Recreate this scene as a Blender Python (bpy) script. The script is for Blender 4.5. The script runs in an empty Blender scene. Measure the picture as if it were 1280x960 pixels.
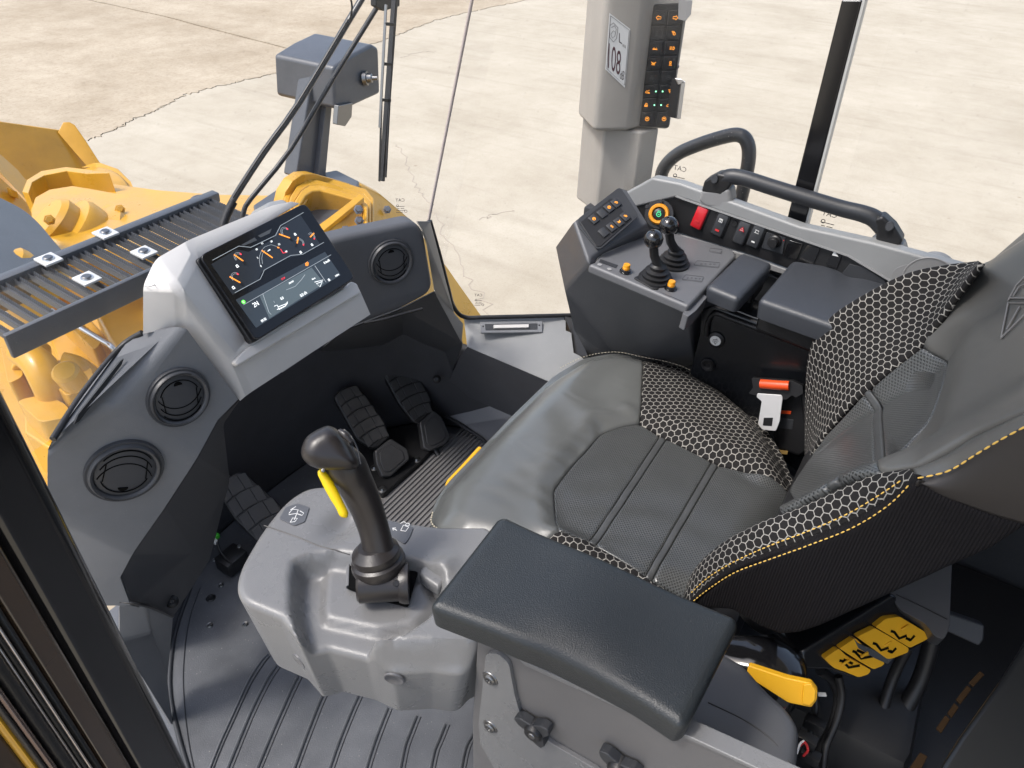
import bpy, bmesh, math, random
import numpy as np
from mathutils import Vector, Matrix
from mathutils.geometry import delaunay_2d_cdt
random.seed(7); rng = np.random.default_rng(7)
S = bpy.context.scene
# ------------------------------------------------------------------ camera
CAM = Vector((0.0, 0.0, 1.45))
FPX = 920.0
CX, CY = 640.0, 480.0
def _vp(x, y):
    return Vector((x-CX, -(y-CY), -FPX)).normalized()
_down = _vp(600, 1700); _right = _vp(1347, -186)
_Z = -_down; _X = (_right - _right.dot(_Z)*_Z).normalized(); _Y = _Z.cross(_X)
RW = Matrix((_X, _Y, _Z))
cd = bpy.data.cameras.new('camera'); cam = bpy.data.objects.new('camera', cd)
S.collection.objects.link(cam); S.camera = cam
cam.matrix_world = Matrix.Translation(CAM) @ RW.to_4x4()
cd.sensor_width = 36; cd.lens = FPX/1280*36; cd.clip_start = 0.02; cd.clip_end = 2000
# ------------------------------------------------------------------ daylight
SUN_EL, SUN_AZ = math.radians(58), math.radians(310)
wd = bpy.data.worlds.new('World'); S.world = wd; wd.use_nodes = True
wn = wd.node_tree.nodes; wl = wd.node_tree.links
sky = wn.new('ShaderNodeTexSky'); sky.sky_type = 'NISHITA'; sky.sun_disc = False
sky.sun_elevation = SUN_EL; sky.sun_rotation = SUN_AZ; sky.dust_density = 3.0; sky.air_density = 1.0
bg = wn['Background']; bg.inputs['Strength'].default_value = 0.15
hs = wn.new('ShaderNodeHueSaturation'); hs.inputs['Saturation'].default_value = 0.8   # thin high cloud
wl.new(sky.outputs[0], hs.inputs['Color']); wl.new(hs.outputs[0], bg.inputs[0])
sd = bpy.data.lights.new('sun', 'SUN'); sun = bpy.data.objects.new('sun', sd); S.collection.objects.link(sun)
sd.energy = 1.5; sd.angle = math.radians(12); sd.color = (1.0, 0.965, 0.92)
_dir = Vector((math.sin(SUN_AZ)*math.cos(SUN_EL), math.cos(SUN_AZ)*math.cos(SUN_EL), math.sin(SUN_EL)))
sun.rotation_euler = _dir.to_track_quat('Z', 'Y').to_euler()
S.view_settings.view_transform = 'Standard'; S.view_settings.look = 'None'
S.view_settings.exposure = 1.0; S.view_settings.gamma = 1.0
# ------------------------------------------------------------------ geometry helpers
def ray(px, py):
    return (RW @ Vector((px-CX, -(py-CY), -FPX))).normalized()
class F:
    """a flat frame in the cab: origin O, axes U,V, normal N"""
    def __init__(s, O, U, V):
        s.O = Vector(O); s.U = Vector(U).normalized(); V = Vector(V)
        s.V = (V - V.dot(s.U)*s.U).normalized(); s.N = s.U.cross(s.V)
    def pt(s, u, v, w=0.0):
        return s.O + s.U*u + s.V*v + s.N*w
    def px(s, x, y, w=0.0):
        r = ray(x, y); o = s.O + s.N*w
        return CAM + r*((o-CAM).dot(s.N)/r.dot(s.N))
    def uv(s, x, y, w=0.0):
        d = s.px(x, y, w) - s.O
        return (d.dot(s.U), d.dot(s.V))
    def mat(s, u=0, v=0, w=0, rot=0):
        U = s.U*math.cos(rot)+s.V*math.sin(rot); V = s.N.cross(U)
        m = Matrix((U, V, s.N)).transposed().to_4x4(); m.translation = s.pt(u, v, w); return m
def ZP(z): return F((0,0,z), (1,0,0), (0,1,0))
def XP(x): return F((x,0,0), (0,-1,0), (0,0,1))      # faces -X
def YP(y): return F((0,y,0), (1,0,0), (0,0,1))       # faces -Y
def F3(a, b, c): return F(a, b-a, c-a)
def P(x, y, z=None, X=None, Y=None):
    r = ray(x, y)
    if z is not None: t = (z-CAM.z)/r.z
    elif X is not None: t = (X-CAM.x)/r.x
    else: t = (Y-CAM.y)/r.y
    return CAM + r*t
# ------------------------------------------------------------------ objects
ROOTM = {}
def wm(o): return ROOTM.get(o.name, Matrix.Identity(4))
def link(o, parent=None, M=None):
    M = M or Matrix.Identity(4)
    S.collection.objects.link(o)
    if parent is not None:
        o.parent = parent; o.matrix_basis = wm(parent).inverted() @ M
    else: o.matrix_basis = M
    ROOTM[o.name] = M.copy()
    return o
def tag(o, label=None, cat=None, group=None, kind=None):
    if label: o['label'] = label
    if cat: o['category'] = cat
    if group: o['group'] = group
    if kind: o['kind'] = kind
    return o
def thing(name, loc, label, cat, group=None):
    e = bpy.data.objects.new(name, None); e.empty_display_size = 0.05
    link(e, None, Matrix.Translation(Vector(loc))); return tag(e, label, cat, group)
def obj(name, me, mat, parent=None, M=None, smooth=True, sharp=40, bevel=0, bseg=2, sub=0, solid=0, kind=None, blim=25):
    if mat is not None:
        if isinstance(mat, (list, tuple)):
            for m in mat: me.materials.append(m)
        elif len(me.materials) == 0: me.materials.append(mat)
    if smooth and len(me.polygons):
        me.polygons.foreach_set('use_smooth', [True]*len(me.polygons))
        if sharp: me.set_sharp_from_angle(angle=math.radians(sharp))
    o = bpy.data.objects.new(name, me); link(o, parent, M)
    if solid:
        m = o.modifiers.new('solid', 'SOLIDIFY'); m.thickness = solid; m.offset = -1
    if bevel:
        m = o.modifiers.new('bevel', 'BEVEL'); m.width = bevel; m.segments = bseg; m.limit_method = 'ANGLE'
        m.angle_limit = math.radians(blim); m.harden_normals = True
    if sub:
        m = o.modifiers.new('sub', 'SUBSURF'); m.levels = sub; m.render_levels = sub
    if kind: o['kind'] = kind
    return o
def raw(verts, faces):
    me = bpy.data.meshes.new('m'); me.from_pydata([tuple(v) for v in verts], [], faces); me.update(); return me
def fixn(me):
    bm = bmesh.new(); bm.from_mesh(me); bmesh.ops.recalc_face_normals(bm, faces=bm.faces); bm.to_mesh(me); bm.free(); return me
def prism_me(pts, vec):
    """closed prism: polygon pts swept along vec"""
    n = len(pts); v = [Vector(p) for p in pts] + [Vector(p)+vec for p in pts]
    f = [tuple(range(n)), tuple(range(2*n-1, n-1, -1))] + [(i, i+n, (i+1) % n+n, (i+1) % n) for i in range(n)]
    return fixn(raw(v, f))
def slab(name, fr, pxs, thick, mat, parent=None, w=0, bevel=0.002, bseg=2, uv=False, r=0, **k):
    """flat plate: outline (photo px on the frame's plane, or uv metres), thickness going inward"""
    q = [p if uv else fr.uv(p[0], p[1], w) for p in pxs]
    if r: q = rnd(q, r)
    return obj(name, prism_me([fr.pt(a, b, w) for a, b in q], -fr.N*thick), mat, parent, bevel=bevel, bseg=bseg, sharp=35, **k)
def box_me(sx, sy, sz, bev=0, seg=2):
    bm = bmesh.new(); bmesh.ops.create_cube(bm, size=1)
    for v in bm.verts: v.co = Vector((v.co.x*sx, v.co.y*sy, v.co.z*sz))
    if bev: bmesh.ops.bevel(bm, geom=bm.edges[:], offset=bev, segments=seg, profile=0.5, affect='EDGES')
    me = bpy.data.meshes.new('m'); bm.to_mesh(me); bm.free(); return me
def box(name, c, s, mat, parent=None, fr=None, bev=0.003, rot=0, seg=2, **k):
    """c = centre (world, or u,v,w in fr); s = sizes"""
    M = fr.mat(c[0], c[1], c[2], rot) if fr else Matrix.Translation(Vector(c)) @ Matrix.Rotation(rot, 4, 'Z')
    return obj(name, box_me(*s, bev, seg), mat, parent, M=M, sharp=35, **k)
def rnd(poly, r, seg=5):
    out = []; n = len(poly)
    for i in range(n):
        p = Vector(poly[i][:2]); a = Vector(poly[i-1][:2]); b = Vector(poly[(i+1) % n][:2])
        rr = poly[i][2] if len(poly[i]) > 2 else r
        d1 = a-p; d2 = b-p; l1, l2 = d1.length, d2.length; d1.normalize(); d2.normalize()
        t = min(rr, l1*0.48, l2*0.48)
        if t < 1e-5 or d1.dot(d2) < -0.9995: out.append((p.x, p.y)); continue
        q1 = p+d1*t; q2 = p+d2*t
        for k in range(seg+1):
            s = k/seg; q = q1*(1-s)**2 + p*2*s*(1-s) + q2*s*s; out.append((q.x, q.y))
    return out
def cat(pts, n=8, closed=False):
    """Catmull-Rom through points (any dimension)"""
    P_ = [np.array(p, float) for p in pts]; out = []; N = len(P_)
    rngi = range(N) if closed else range(N-1)
    for i in rngi:
        if closed: a, b, c, d = P_[i-1], P_[i], P_[(i+1) % N], P_[(i+2) % N]
        else: a, b, c, d = P_[max(i-1, 0)], P_[i], P_[i+1], P_[min(i+2, N-1)]
        for k in range(n):
            t = k/n
            out.append(0.5*((2*b)+(-a+c)*t+(2*a-5*b+4*c-d)*t*t+(-a+3*b-3*c+d)*t**3))
    if not closed: out.append(P_[-1])
    return out
def tube_me(pts, r, segs=10, n=6, closed=False, flat=1.0, up=None, caps=True, smoothp=True):
    pts = [Vector(p) for p in pts]
    if smoothp and len(pts) > 2:
        rr = r if isinstance(r, (list, tuple)) else [r]*len(pts)
        q = cat([(*p, ri) for p, ri in zip(pts, rr)], n, closed)
        pts = [Vector(a[:3]) for a in q]; rr = [a[3] for a in q]
    else: rr = r if isinstance(r, (list, tuple)) else [r]*len(pts)
    N = len(pts); V = []; Fc = []
    t = (pts[1]-pts[0]).normalized(); ref = Vector(up) if up else (Vector((0,0,1)) if abs(t.z) < 0.9 else Vector((1,0,0)))
    u = (ref - ref.dot(t)*t).normalized()
    for i in range(N):
        if closed: t = (pts[(i+1) % N]-pts[i-1]).normalized()
        else: t = (pts[min(i+1, N-1)]-pts[max(i-1, 0)]).normalized()
        u = (u - u.dot(t)*t).normalized(); v = t.cross(u)
        for k in range(segs):
            a = 2*math.pi*k/segs; V.append(pts[i] + (u*math.cos(a)*flat + v*math.sin(a))*rr[i])
    for i in range(N if closed else N-1):
        for k in range(segs):
            a = i*segs+k; b = i*segs+(k+1) % segs; c = ((i+1) % N)*segs+(k+1) % segs; d = ((i+1) % N)*segs+k
            Fc.append((a, b, c, d))
    if caps and not closed:
        Fc.append(tuple(range(segs-1, -1, -1))); Fc.append(tuple(range((N-1)*segs, N*segs)))
    return raw(V, Fc)
def tube(name, pts, r, mat, parent=None, sharp=50, kind=None, bevel=0, **k):
    return obj(name, tube_me(pts, r, **k), mat, parent, sharp=sharp, kind=kind)
def puff(name, fr, pxs, T, mat, parent, power=.5, step=.003, flat=1.0):
    """rounded lump: outline inflated to both sides of a frame"""
    q = rnd([fr.uv(*p) for p in pxs], .006); A = np.array(q)
    if 0.5*np.sum(A[:, 0]*np.roll(A[:, 1], -1)-np.roll(A[:, 0], -1)*A[:, 1]) < 0: q = q[::-1]
    bd = resample(q, step*.8); B = np.array(bd); nb = len(B); x0, y0 = B.min(0); x1, y1 = B.max(0)
    gx, gy = np.meshgrid(np.arange(x0, x1, step), np.arange(y0, y1, step)); g = np.stack([gx.ravel(), gy.ravel()], 1); dg = sdist(g, bd); R = dg.max(); g = g[dg > step*.6]
    tg = np.roll(B, -1, 0)-np.roll(B, 1, 0); tg /= np.linalg.norm(tg, axis=1)[:, None]; nn = np.stack([-tg[:, 1], tg[:, 0]], 1)
    ring = B+nn*step*.15; ring = ring[sdist(ring, bd) > step*.1]
    co, ed, fc, *_ = delaunay_2d_cdt([Vector(a) for a in np.concatenate([B, ring, g])], [], [list(range(nb))], 1, 1e-7)
    co = np.array([tuple(c) for c in co]); d = segdist(co, bd); t = np.clip(1-d/(R*flat), 0, 1); w = T*np.sqrt(np.clip(1-t*t, 0, 1))
    onb = d < 1e-6; n = len(co); V = [fr.pt(a, b, c) for (a, b), c in zip(co, w)]+[fr.pt(a, b, -c) for (a, b), c in zip(co, w)]
    Fc = [tuple(f) for f in fc]+[tuple(n+i for i in f[::-1]) for f in fc]
    me = raw(V, Fc); bm = bmesh.new(); bm.from_mesh(me); bmesh.ops.remove_doubles(bm, verts=bm.verts, dist=1e-6); bmesh.ops.smooth_vert(bm, verts=bm.verts, factor=.5, use_axis_x=True, use_axis_y=True, use_axis_z=True); bmesh.ops.smooth_vert(bm, verts=bm.verts, factor=.5, use_axis_x=True, use_axis_y=True, use_axis_z=True); bm.to_mesh(me); bm.free()
    return obj(name, me, mat, parent, sharp=0)
def lathe_me(prof, segs=32, sx=1, sy=1):
    """profile [(r,h)] turned about local z"""
    V = []; Fc = []
    for r, h in prof:
        for k in range(segs):
            a = 2*math.pi*k/segs; V.append((r*math.cos(a)*sx, r*math.sin(a)*sy, h))
    for i in range(len(prof)-1):
        for k in range(segs):
            Fc.append((i*segs+k, i*segs+(k+1) % segs, (i+1)*segs+(k+1) % segs, (i+1)*segs+k))
    if prof[0][0] > 1e-6: Fc.append(tuple(range(segs-1, -1, -1)))
    if prof[-1][0] > 1e-6: Fc.append(tuple(range((len(prof)-1)*segs, len(prof)*segs)))
    me = raw(V, Fc)
    if prof[0][0] <= 1e-6 or prof[-1][0] <= 1e-6:
        bm = bmesh.new(); bm.from_mesh(me); bmesh.ops.remove_doubles(bm, verts=bm.verts, dist=1e-6); bm.to_mesh(me); bm.free()
    return me
def lathe(name, prof, M, mat, parent=None, segs=32, sharp=35, **k):
    return obj(name, lathe_me(prof, segs, k.pop('sx', 1), k.pop('sy', 1)), mat, parent, M=M, sharp=sharp, **k)
def axisM(O, N, up=(0,0,1)):
    N = Vector(N).normalized(); up = Vector(up)
    if abs(N.dot(up)) > 0.99: up = Vector((0,1,0))
    U = up.cross(N).normalized(); V = N.cross(U)
    m = Matrix((U, V, N)).transposed().to_4x4(); m.translation = Vector(O); return m
def segdist(p, poly, closed=True):
    p = np.asarray(p, float); a = np.asarray(poly, float)
    b = np.roll(a, -1, 0) if closed else a[1:]
    if not closed: a = a[:-1]
    best = np.full(len(p), 1e9)
    for A, B in zip(a, b):
        d = B-A; L = max(d@d, 1e-12); t = np.clip(((p-A)@d)/L, 0, 1)
        q = A+t[:, None]*d; best = np.minimum(best, np.hypot(*(p-q).T))
    return best
def inside(p, poly):
    p = np.asarray(p, float); a = np.asarray(poly, float); b = np.roll(a, -1, 0); c = np.zeros(len(p), bool)
    for (x1, y1), (x2, y2) in zip(a, b):
        if y1 == y2: continue
        m = ((y1 > p[:, 1]) != (y2 > p[:, 1])) & (p[:, 0] < (x2-x1)*(p[:, 1]-y1)/(y2-y1)+x1); c ^= m
    return c
def sdist(p, poly):
    d = segdist(p, poly); return np.where(inside(p, poly), d, -d)
def ss(a, b, x):
    t = np.clip((x-a)/(b-a), 0, 1); return t*t*(3-2*t)
def resample(poly, step):
    out = []; n = len(poly)
    for i in range(n):
        a = np.array(poly[i][:2]); b = np.array(poly[(i+1) % n][:2]); L = np.linalg.norm(b-a)
        k = max(1, int(round(L/step)))
        for j in range(k): out.append(tuple(a+(b-a)*j/k))
    return out
def relief(name, fr, outline, mat, parent=None, h=None, step=0.01, er=0.01, depth=0.02, taper=0.0, pxin=True, w=0, r=0, sharp=60, bottom=True, lift=None, sub=0, kind=None, iters=3):
    """cushion-like solid: height field h(u,v) over an outline, edge rounded with radius er, walls going down by depth"""
    if pxin:
        q = []
        for p in outline:
            ww = w
            for _ in range(iters):
                a = fr.uv(p[0], p[1], ww)
                if h is not None: ww = w + float(h(np.array([a[0]]), np.array([a[1]]))[0]) - (lift or 0)
                else: break
            a = fr.uv(p[0], p[1], ww); q.append((*a, p[2]) if len(p) > 2 else a)
        outline = q
    if r or any(len(p) > 2 for p in outline): outline = rnd(outline, r)
    outline = [p[:2] for p in outline]
    A = np.array(outline); area = 0.5*np.sum(A[:, 0]*np.roll(A[:, 1], -1)-np.roll(A[:, 0], -1)*A[:, 1])
    if area < 0: outline = outline[::-1]
    bd = resample(outline, min(step, 0.008) if step < 0.02 else step)
    B = np.array(bd); nb = len(B)
    x0, y0 = B.min(0); x1, y1 = B.max(0)
    gx, gy = np.meshgrid(np.arange(x0, x1, step), np.arange(y0, y1, step*0.866)); gx[::2] += step*0.5
    g = np.stack([gx.ravel(), gy.ravel()], 1)
    tg = np.roll(B, -1, 0)-np.roll(B, 1, 0); tg /= np.maximum(np.linalg.norm(tg, axis=1), 1e-9)[:, None]
    nrm = np.stack([-tg[:, 1], tg[:, 0]], 1)
    rings = []
    for k in (1, 2, 3, 4):
        dd = er*(1-math.cos(k*math.pi/8)) if k < 4 else er
        q = B+nrm*dd
        ok = sdist(q, bd) > dd*0.93; rings.append(q[ok])
    dg = sdist(g, bd); g = g[dg > er+step*0.4]
    pts = np.concatenate([B]+rings+[g])
    co, ed, fc, *_ = delaunay_2d_cdt([Vector(p) for p in pts], [], [list(range(nb))], 1, 1e-6)
    co = np.array([tuple(c) for c in co]); d = np.maximum(segdist(co, bd), 0)
    t = np.clip(1-d/er, 0, 1); wz = -er*(1-np.sqrt(np.clip(1-t*t, 0, 1)))
    hh = h(co[:, 0], co[:, 1]) if h is not None else 0*wz
    W = w+hh+wz
    V = [fr.pt(a, b, c) for (a, b), c in zip(co, W)]
    Fc = [tuple(f) for f in fc]
    # boundary loop by edge use
    cnt = {}
    for f in Fc:
        for i in range(len(f)):
            a, b = f[i], f[(i+1) % len(f)]; cnt[(a, b)] = 1
    be = {a: b for (a, b) in cnt if (b, a) not in cnt}
    if be:
        s0 = next(iter(be)); loop = [s0]; c = be[s0]
        while c != s0 and c in be and len(loop) < 100000: loop.append(c); c = be[c]
        cen = B.mean(0); base = len(V); wl_ = float(np.max(W[loop]))
        for i in loop:
            uv_ = co[i]+(cen-co[i])*taper
            V.append(fr.pt(uv_[0], uv_[1], w+(hh[i] if np.ndim(hh) else 0)-er-depth if lift is None else w-er-depth))
        m = len(loop)
        for k in range(m): Fc.append((loop[(k+1) % m], loop[k], base+k, base+(k+1) % m))
        if bottom: Fc.append(tuple(base+k for k in range(m-1, -1, -1)))
        co = np.concatenate([co, co[loop]])
    me = raw(V, Fc)
    uvl = me.uv_layers.new(name='UVMap'); vi = np.zeros(len(me.loops), int); me.loops.foreach_get('vertex_index', vi)
    uvl.data.foreach_set('uv', co[vi].astype(np.float32).ravel())
    return obj(name, me, mat, parent, sharp=sharp, sub=sub, kind=kind)
def poly(name, pts, faces, mat, parent=None, thick=0.006, bevel=0.008, bseg=3, **k):
    """open shell of flat facets through named points, given thickness and rounded creases"""
    keys = list(pts); me = raw([pts[a] for a in keys], [tuple(keys.index(c) for c in f) for f in faces])
    fixn(me)
    # face the camera side / cab inside
    s = sum((CAM-p.center).dot(p.normal)*p.area for p in me.polygons)
    if s < 0: me.flip_normals()
    o = obj(name, me, mat, parent, sharp=0, smooth=True)
    if bevel:
        m = o.modifiers.new('bevel', 'BEVEL'); m.width = bevel; m.segments = bseg; m.limit_method = 'ANGLE'; m.angle_limit = math.radians(8)
    if thick:
        m = o.modifiers.new('solid', 'SOLIDIFY'); m.thickness = thick; m.offset = -1
    me2 = o.data
    for p in me2.polygons: p.use_smooth = True
    w_ = o.modifiers.new('wn', 'WEIGHTED_NORMAL'); w_.keep_sharp = True
    return o
def text(name, s, fr, x, y, size, mat, parent=None, w=0.0006, rot=0, mirror=False, align='CENTER', sx=1.0, px=True, deep=0.0002, shear=0):
    cu = bpy.data.curves.new('t', 'FONT'); cu.body = s; cu.size = size; cu.align_x = align; cu.align_y = 'CENTER'; cu.extrude = deep; cu.shear = shear
    to = bpy.data.objects.new('t', cu); S.collection.objects.link(to)
    me = bpy.data.meshes.new_from_object(to.evaluated_get(bpy.context.evaluated_depsgraph_get()))
    bpy.data.objects.remove(to); bpy.data.curves.remove(cu)
    for v in me.vertices: v.co.x *= sx*(-1 if mirror else 1)
    if mirror: me.flip_normals()
    u, v = fr.uv(x, y) if px else (x, y)
    return obj(name, me, mat, parent, M=fr.mat(u, v, w, rot), smooth=False)
def strokes(name, fr, lines, width, mat, parent=None, w=0.0008, M=None, thick=0.0004, sc=1.0, at=(0, 0), rot=0, kind=None):
    """printed line drawing: polylines in uv metres*sc about at"""
    V = []; Fc = []; c, s_ = math.cos(rot), math.sin(rot)
    for ln in lines:
        q = [np.array((at[0]+sc*(c*a-s_*b), at[1]+sc*(s_*a+c*b))) for a, b in ln]
        n = len(q); base = len(V)
        for i in range(n):
            d = q[min(i+1, n-1)]-q[max(i-1, 0)]; d = d/max(np.linalg.norm(d), 1e-9); nn = np.array((-d[1], d[0]))*width/2
            V.append(fr.pt(*(q[i]+nn), w)); V.append(fr.pt(*(q[i]-nn), w))
            V.append(fr.pt(*(q[i]+nn), w-thick)); V.append(fr.pt(*(q[i]-nn), w-thick))
        for i in range(n-1):
            a = base+4*i; Fc += [(a, a+1, a+5, a+4), (a+4, a+6, a+2, a), (a+1, a+3, a+7, a+5)]
    return obj(name, raw(V, Fc), mat, parent, smooth=False, kind=kind)
def arc(cx, cy, r, a0, a1, n=14):
    return [(cx+r*math.cos(math.radians(a0+(a1-a0)*i/n)), cy+r*math.sin(math.radians(a0+(a1-a0)*i/n))) for i in range(n+1)]
def copytree(o, loc=None):
    c = o.copy(); S.collection.objects.link(c)
    for ch in list(o.children):
        d = ch.copy(); S.collection.objects.link(d); d.parent = c
        for g in ch.children:
            e = g.copy(); S.collection.objects.link(e); e.parent = d
    return c
# ------------------------------------------------------------------ materials
def nt(name):
    m = bpy.data.materials.new(name); m.use_nodes = True; n = m.node_tree; return m, n.nodes, n.links, n.nodes['Principled BSDF']
def mk(name, col, rough=0.5, metal=0.0, bump=0.0, bsc=900, var=0.0, vsc=9, coat=0.0, spec=0.5, rvar=0.0, dirt=0.0, emit=0, wear=None):
    m, N, L, b = nt(name)
    b.inputs['Roughness'].default_value = rough; b.inputs['Metallic'].default_value = metal
    b.inputs['Coat Weight'].default_value = coat; b.inputs['Coat Roughness'].default_value = 0.08
    b.inputs['Specular IOR Level'].default_value = spec
    b.inputs['Base Color'].default_value = (*col, 1)
    tc = N.new('ShaderNodeTexCoord')
    if var or rvar or dirt:
        no = N.new('ShaderNodeTexNoise'); no.inputs['Scale'].default_value = vsc; no.inputs['Detail'].default_value = 6; no.inputs['Roughness'].default_value = 0.62
        L.new(tc.outputs['Object'], no.inputs['Vector'])
        if var:
            mx = N.new('ShaderNodeMix'); mx.data_type = 'RGBA'
            mx.inputs[6].default_value = (*[c*(1-var) for c in col], 1); mx.inputs[7].default_value = (*[min(1, c*(1+var)) for c in col], 1)
            mr = N.new('ShaderNodeMapRange'); mr.inputs[1].default_value = 0.3; mr.inputs[2].default_value = 0.7
            L.new(no.outputs['Fac'], mr.inputs[0]); L.new(mr.outputs[0], mx.inputs[0]); L.new(mx.outputs[2], b.inputs['Base Color'])
            colout = mx.outputs[2]
            if dirt:   # fine pale dust specks
                n2 = N.new('ShaderNodeTexNoise'); n2.inputs['Scale'].default_value = 260; n2.inputs['Detail'].default_value = 2
                L.new(tc.outputs['Object'], n2.inputs['Vector'])
                cr = N.new('ShaderNodeMapRange'); cr.inputs[1].default_value = 0.70; cr.inputs[2].default_value = 0.76; cr.inputs[4].default_value = dirt
                L.new(n2.outputs['Fac'], cr.inputs[0]); m3 = N.new('ShaderNodeMix'); m3.data_type = 'RGBA'; m3.inputs[7].default_value = (0.5, 0.47, 0.42, 1)
                L.new(cr.outputs[0], m3.inputs[0]); L.new(colout, m3.inputs[6]); L.new(m3.outputs[2], b.inputs['Base Color'])
        if rvar:
            mr2 = N.new('ShaderNodeMapRange'); mr2.inputs[1].default_value = 0.3; mr2.inputs[2].default_value = 0.7
            mr2.inputs[3].default_value = max(0.02, rough-rvar); mr2.inputs[4].default_value = min(1, rough+rvar)
            L.new(no.outputs['Fac'], mr2.inputs[0]); L.new(mr2.outputs[0], b.inputs['Roughness'])
    if bump:
        nb = N.new('ShaderNodeTexNoise'); nb.inputs['Scale'].default_value = bsc; nb.inputs['Detail'].default_value = 3
        L.new(tc.outputs['Object'], nb.inputs['Vector'])
        bp = N.new('ShaderNodeBump'); bp.inputs['Strength'].default_value = bump; bp.inputs['Distance'].default_value = 0.0006
        L.new(nb.outputs['Fac'], bp.inputs['Height']); L.new(bp.outputs[0], b.inputs['Normal'])
    if emit:
        b.inputs['Emission Color'].default_value = (*col, 1); b.inputs['Emission Strength'].default_value = emit
    return m
def V3(N, op, a=None, b=None, L=None):
    n = N.new('ShaderNodeVectorMath'); n.operation = op
    for i, x in enumerate((a, b)):
        if x is None: continue
        if isinstance(x, tuple): n.inputs[i].default_value = x
        else: L.new(x, n.inputs[i])
    return n
def M1(N, op, a=None, b=None, L=None, c=None):
    n = N.new('ShaderNodeMath'); n.operation = op
    for i, x in enumerate((a, b, c)):
        if x is None: continue
        if isinstance(x, (int, float)): n.inputs[i].default_value = x
        else: L.new(x, n.inputs[i])
    return n.outputs[0]
def hexmat(name, dark, lightc, pitch, width=0.085, rot=0.0):
    m, N, L, b = nt(name); uv = N.new('ShaderNodeUVMap'); mp = N.new('ShaderNodeMapping')
    mp.inputs['Scale'].default_value = (1/pitch, 1/pitch, 1); mp.inputs['Location'].default_value = (100, 173.2, 0); mp.inputs['Rotation'].default_value = (0, 0, rot)
    L.new(uv.outputs[0], mp.inputs[0])
    # slight wobble of the knit
    no = N.new('ShaderNodeTexNoise'); no.inputs['Scale'].default_value = 0.9; L.new(mp.outputs[0], no.inputs['Vector'])
    wb = V3(N, 'SCALE', no.outputs['Color'], None, L); wb.inputs['Scale'].default_value = 0.16
    pv = V3(N, 'ADD', mp.outputs[0], wb.outputs[0], L)
    r_ = (1.0, 1.7320508, 1.0); h_ = (0.5, 0.8660254, 0.0)
    a = V3(N, 'SUBTRACT', V3(N, 'MODULO', pv.outputs[0], r_, L).outputs[0], h_, L)
    p2 = V3(N, 'SUBTRACT', pv.outputs[0], h_, L)
    c = V3(N, 'SUBTRACT', V3(N, 'MODULO', p2.outputs[0], r_, L).outputs[0], h_, L)
    flat = (1, 1, 0)
    a = V3(N, 'MULTIPLY', a.outputs[0], flat, L); c = V3(N, 'MULTIPLY', c.outputs[0], flat, L)
    la = V3(N, 'LENGTH', a.outputs[0], None, L).outputs['Value']; lc = V3(N, 'LENGTH', c.outputs[0], None, L).outputs['Value']
    lt = M1(N, 'LESS_THAN', la, lc, L)
    mx = N.new('ShaderNodeMix'); mx.data_type = 'VECTOR'; L.new(lt, mx.inputs[0]); L.new(c.outputs[0], mx.inputs[4]); L.new(a.outputs[0], mx.inputs[5])
    ab = V3(N, 'ABSOLUTE', mx.outputs[1], None, L)
    dt = V3(N, 'DOT_PRODUCT', ab.outputs[0], (0.5, 0.8660254, 0), L).outputs['Value']
    sx = N.new('ShaderNodeSeparateXYZ'); L.new(ab.outputs[0], sx.inputs[0])
    hd = M1(N, 'MAXIMUM', dt, sx.outputs[0], L)
    mr = N.new('ShaderNodeMapRange'); mr.inputs[1].default_value = 0.5-width-0.03; mr.inputs[2].default_value = 0.5-width+0.02
    L.new(hd, mr.inputs[0])
    mc = N.new('ShaderNodeMix'); mc.data_type = 'RGBA'; mc.inputs[6].default_value = (*dark, 1); mc.inputs[7].default_value = (*lightc, 1)
    L.new(mr.outputs[0], mc.inputs[0]); L.new(mc.outputs[2], b.inputs['Base Color'])
    b.inputs['Roughness'].default_value = 0.85; b.inputs['Specular IOR Level'].default_value = 0.25
    bp = N.new('ShaderNodeBump'); bp.inputs['Distance'].default_value = 0.0012; bp.inputs['Strength'].default_value = 0.8
    wv = N.new('ShaderNodeTexNoise'); wv.inputs['Scale'].default_value = 14; L.new(pv.outputs[0], wv.inputs['Vector'])
    s = M1(N, 'MULTIPLY_ADD', wv.outputs['Fac'], 0.35, L, mr.outputs[0])
    L.new(s, bp.inputs['Height']); L.new(bp.outputs[0], b.inputs['Normal'])
    return m
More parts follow.
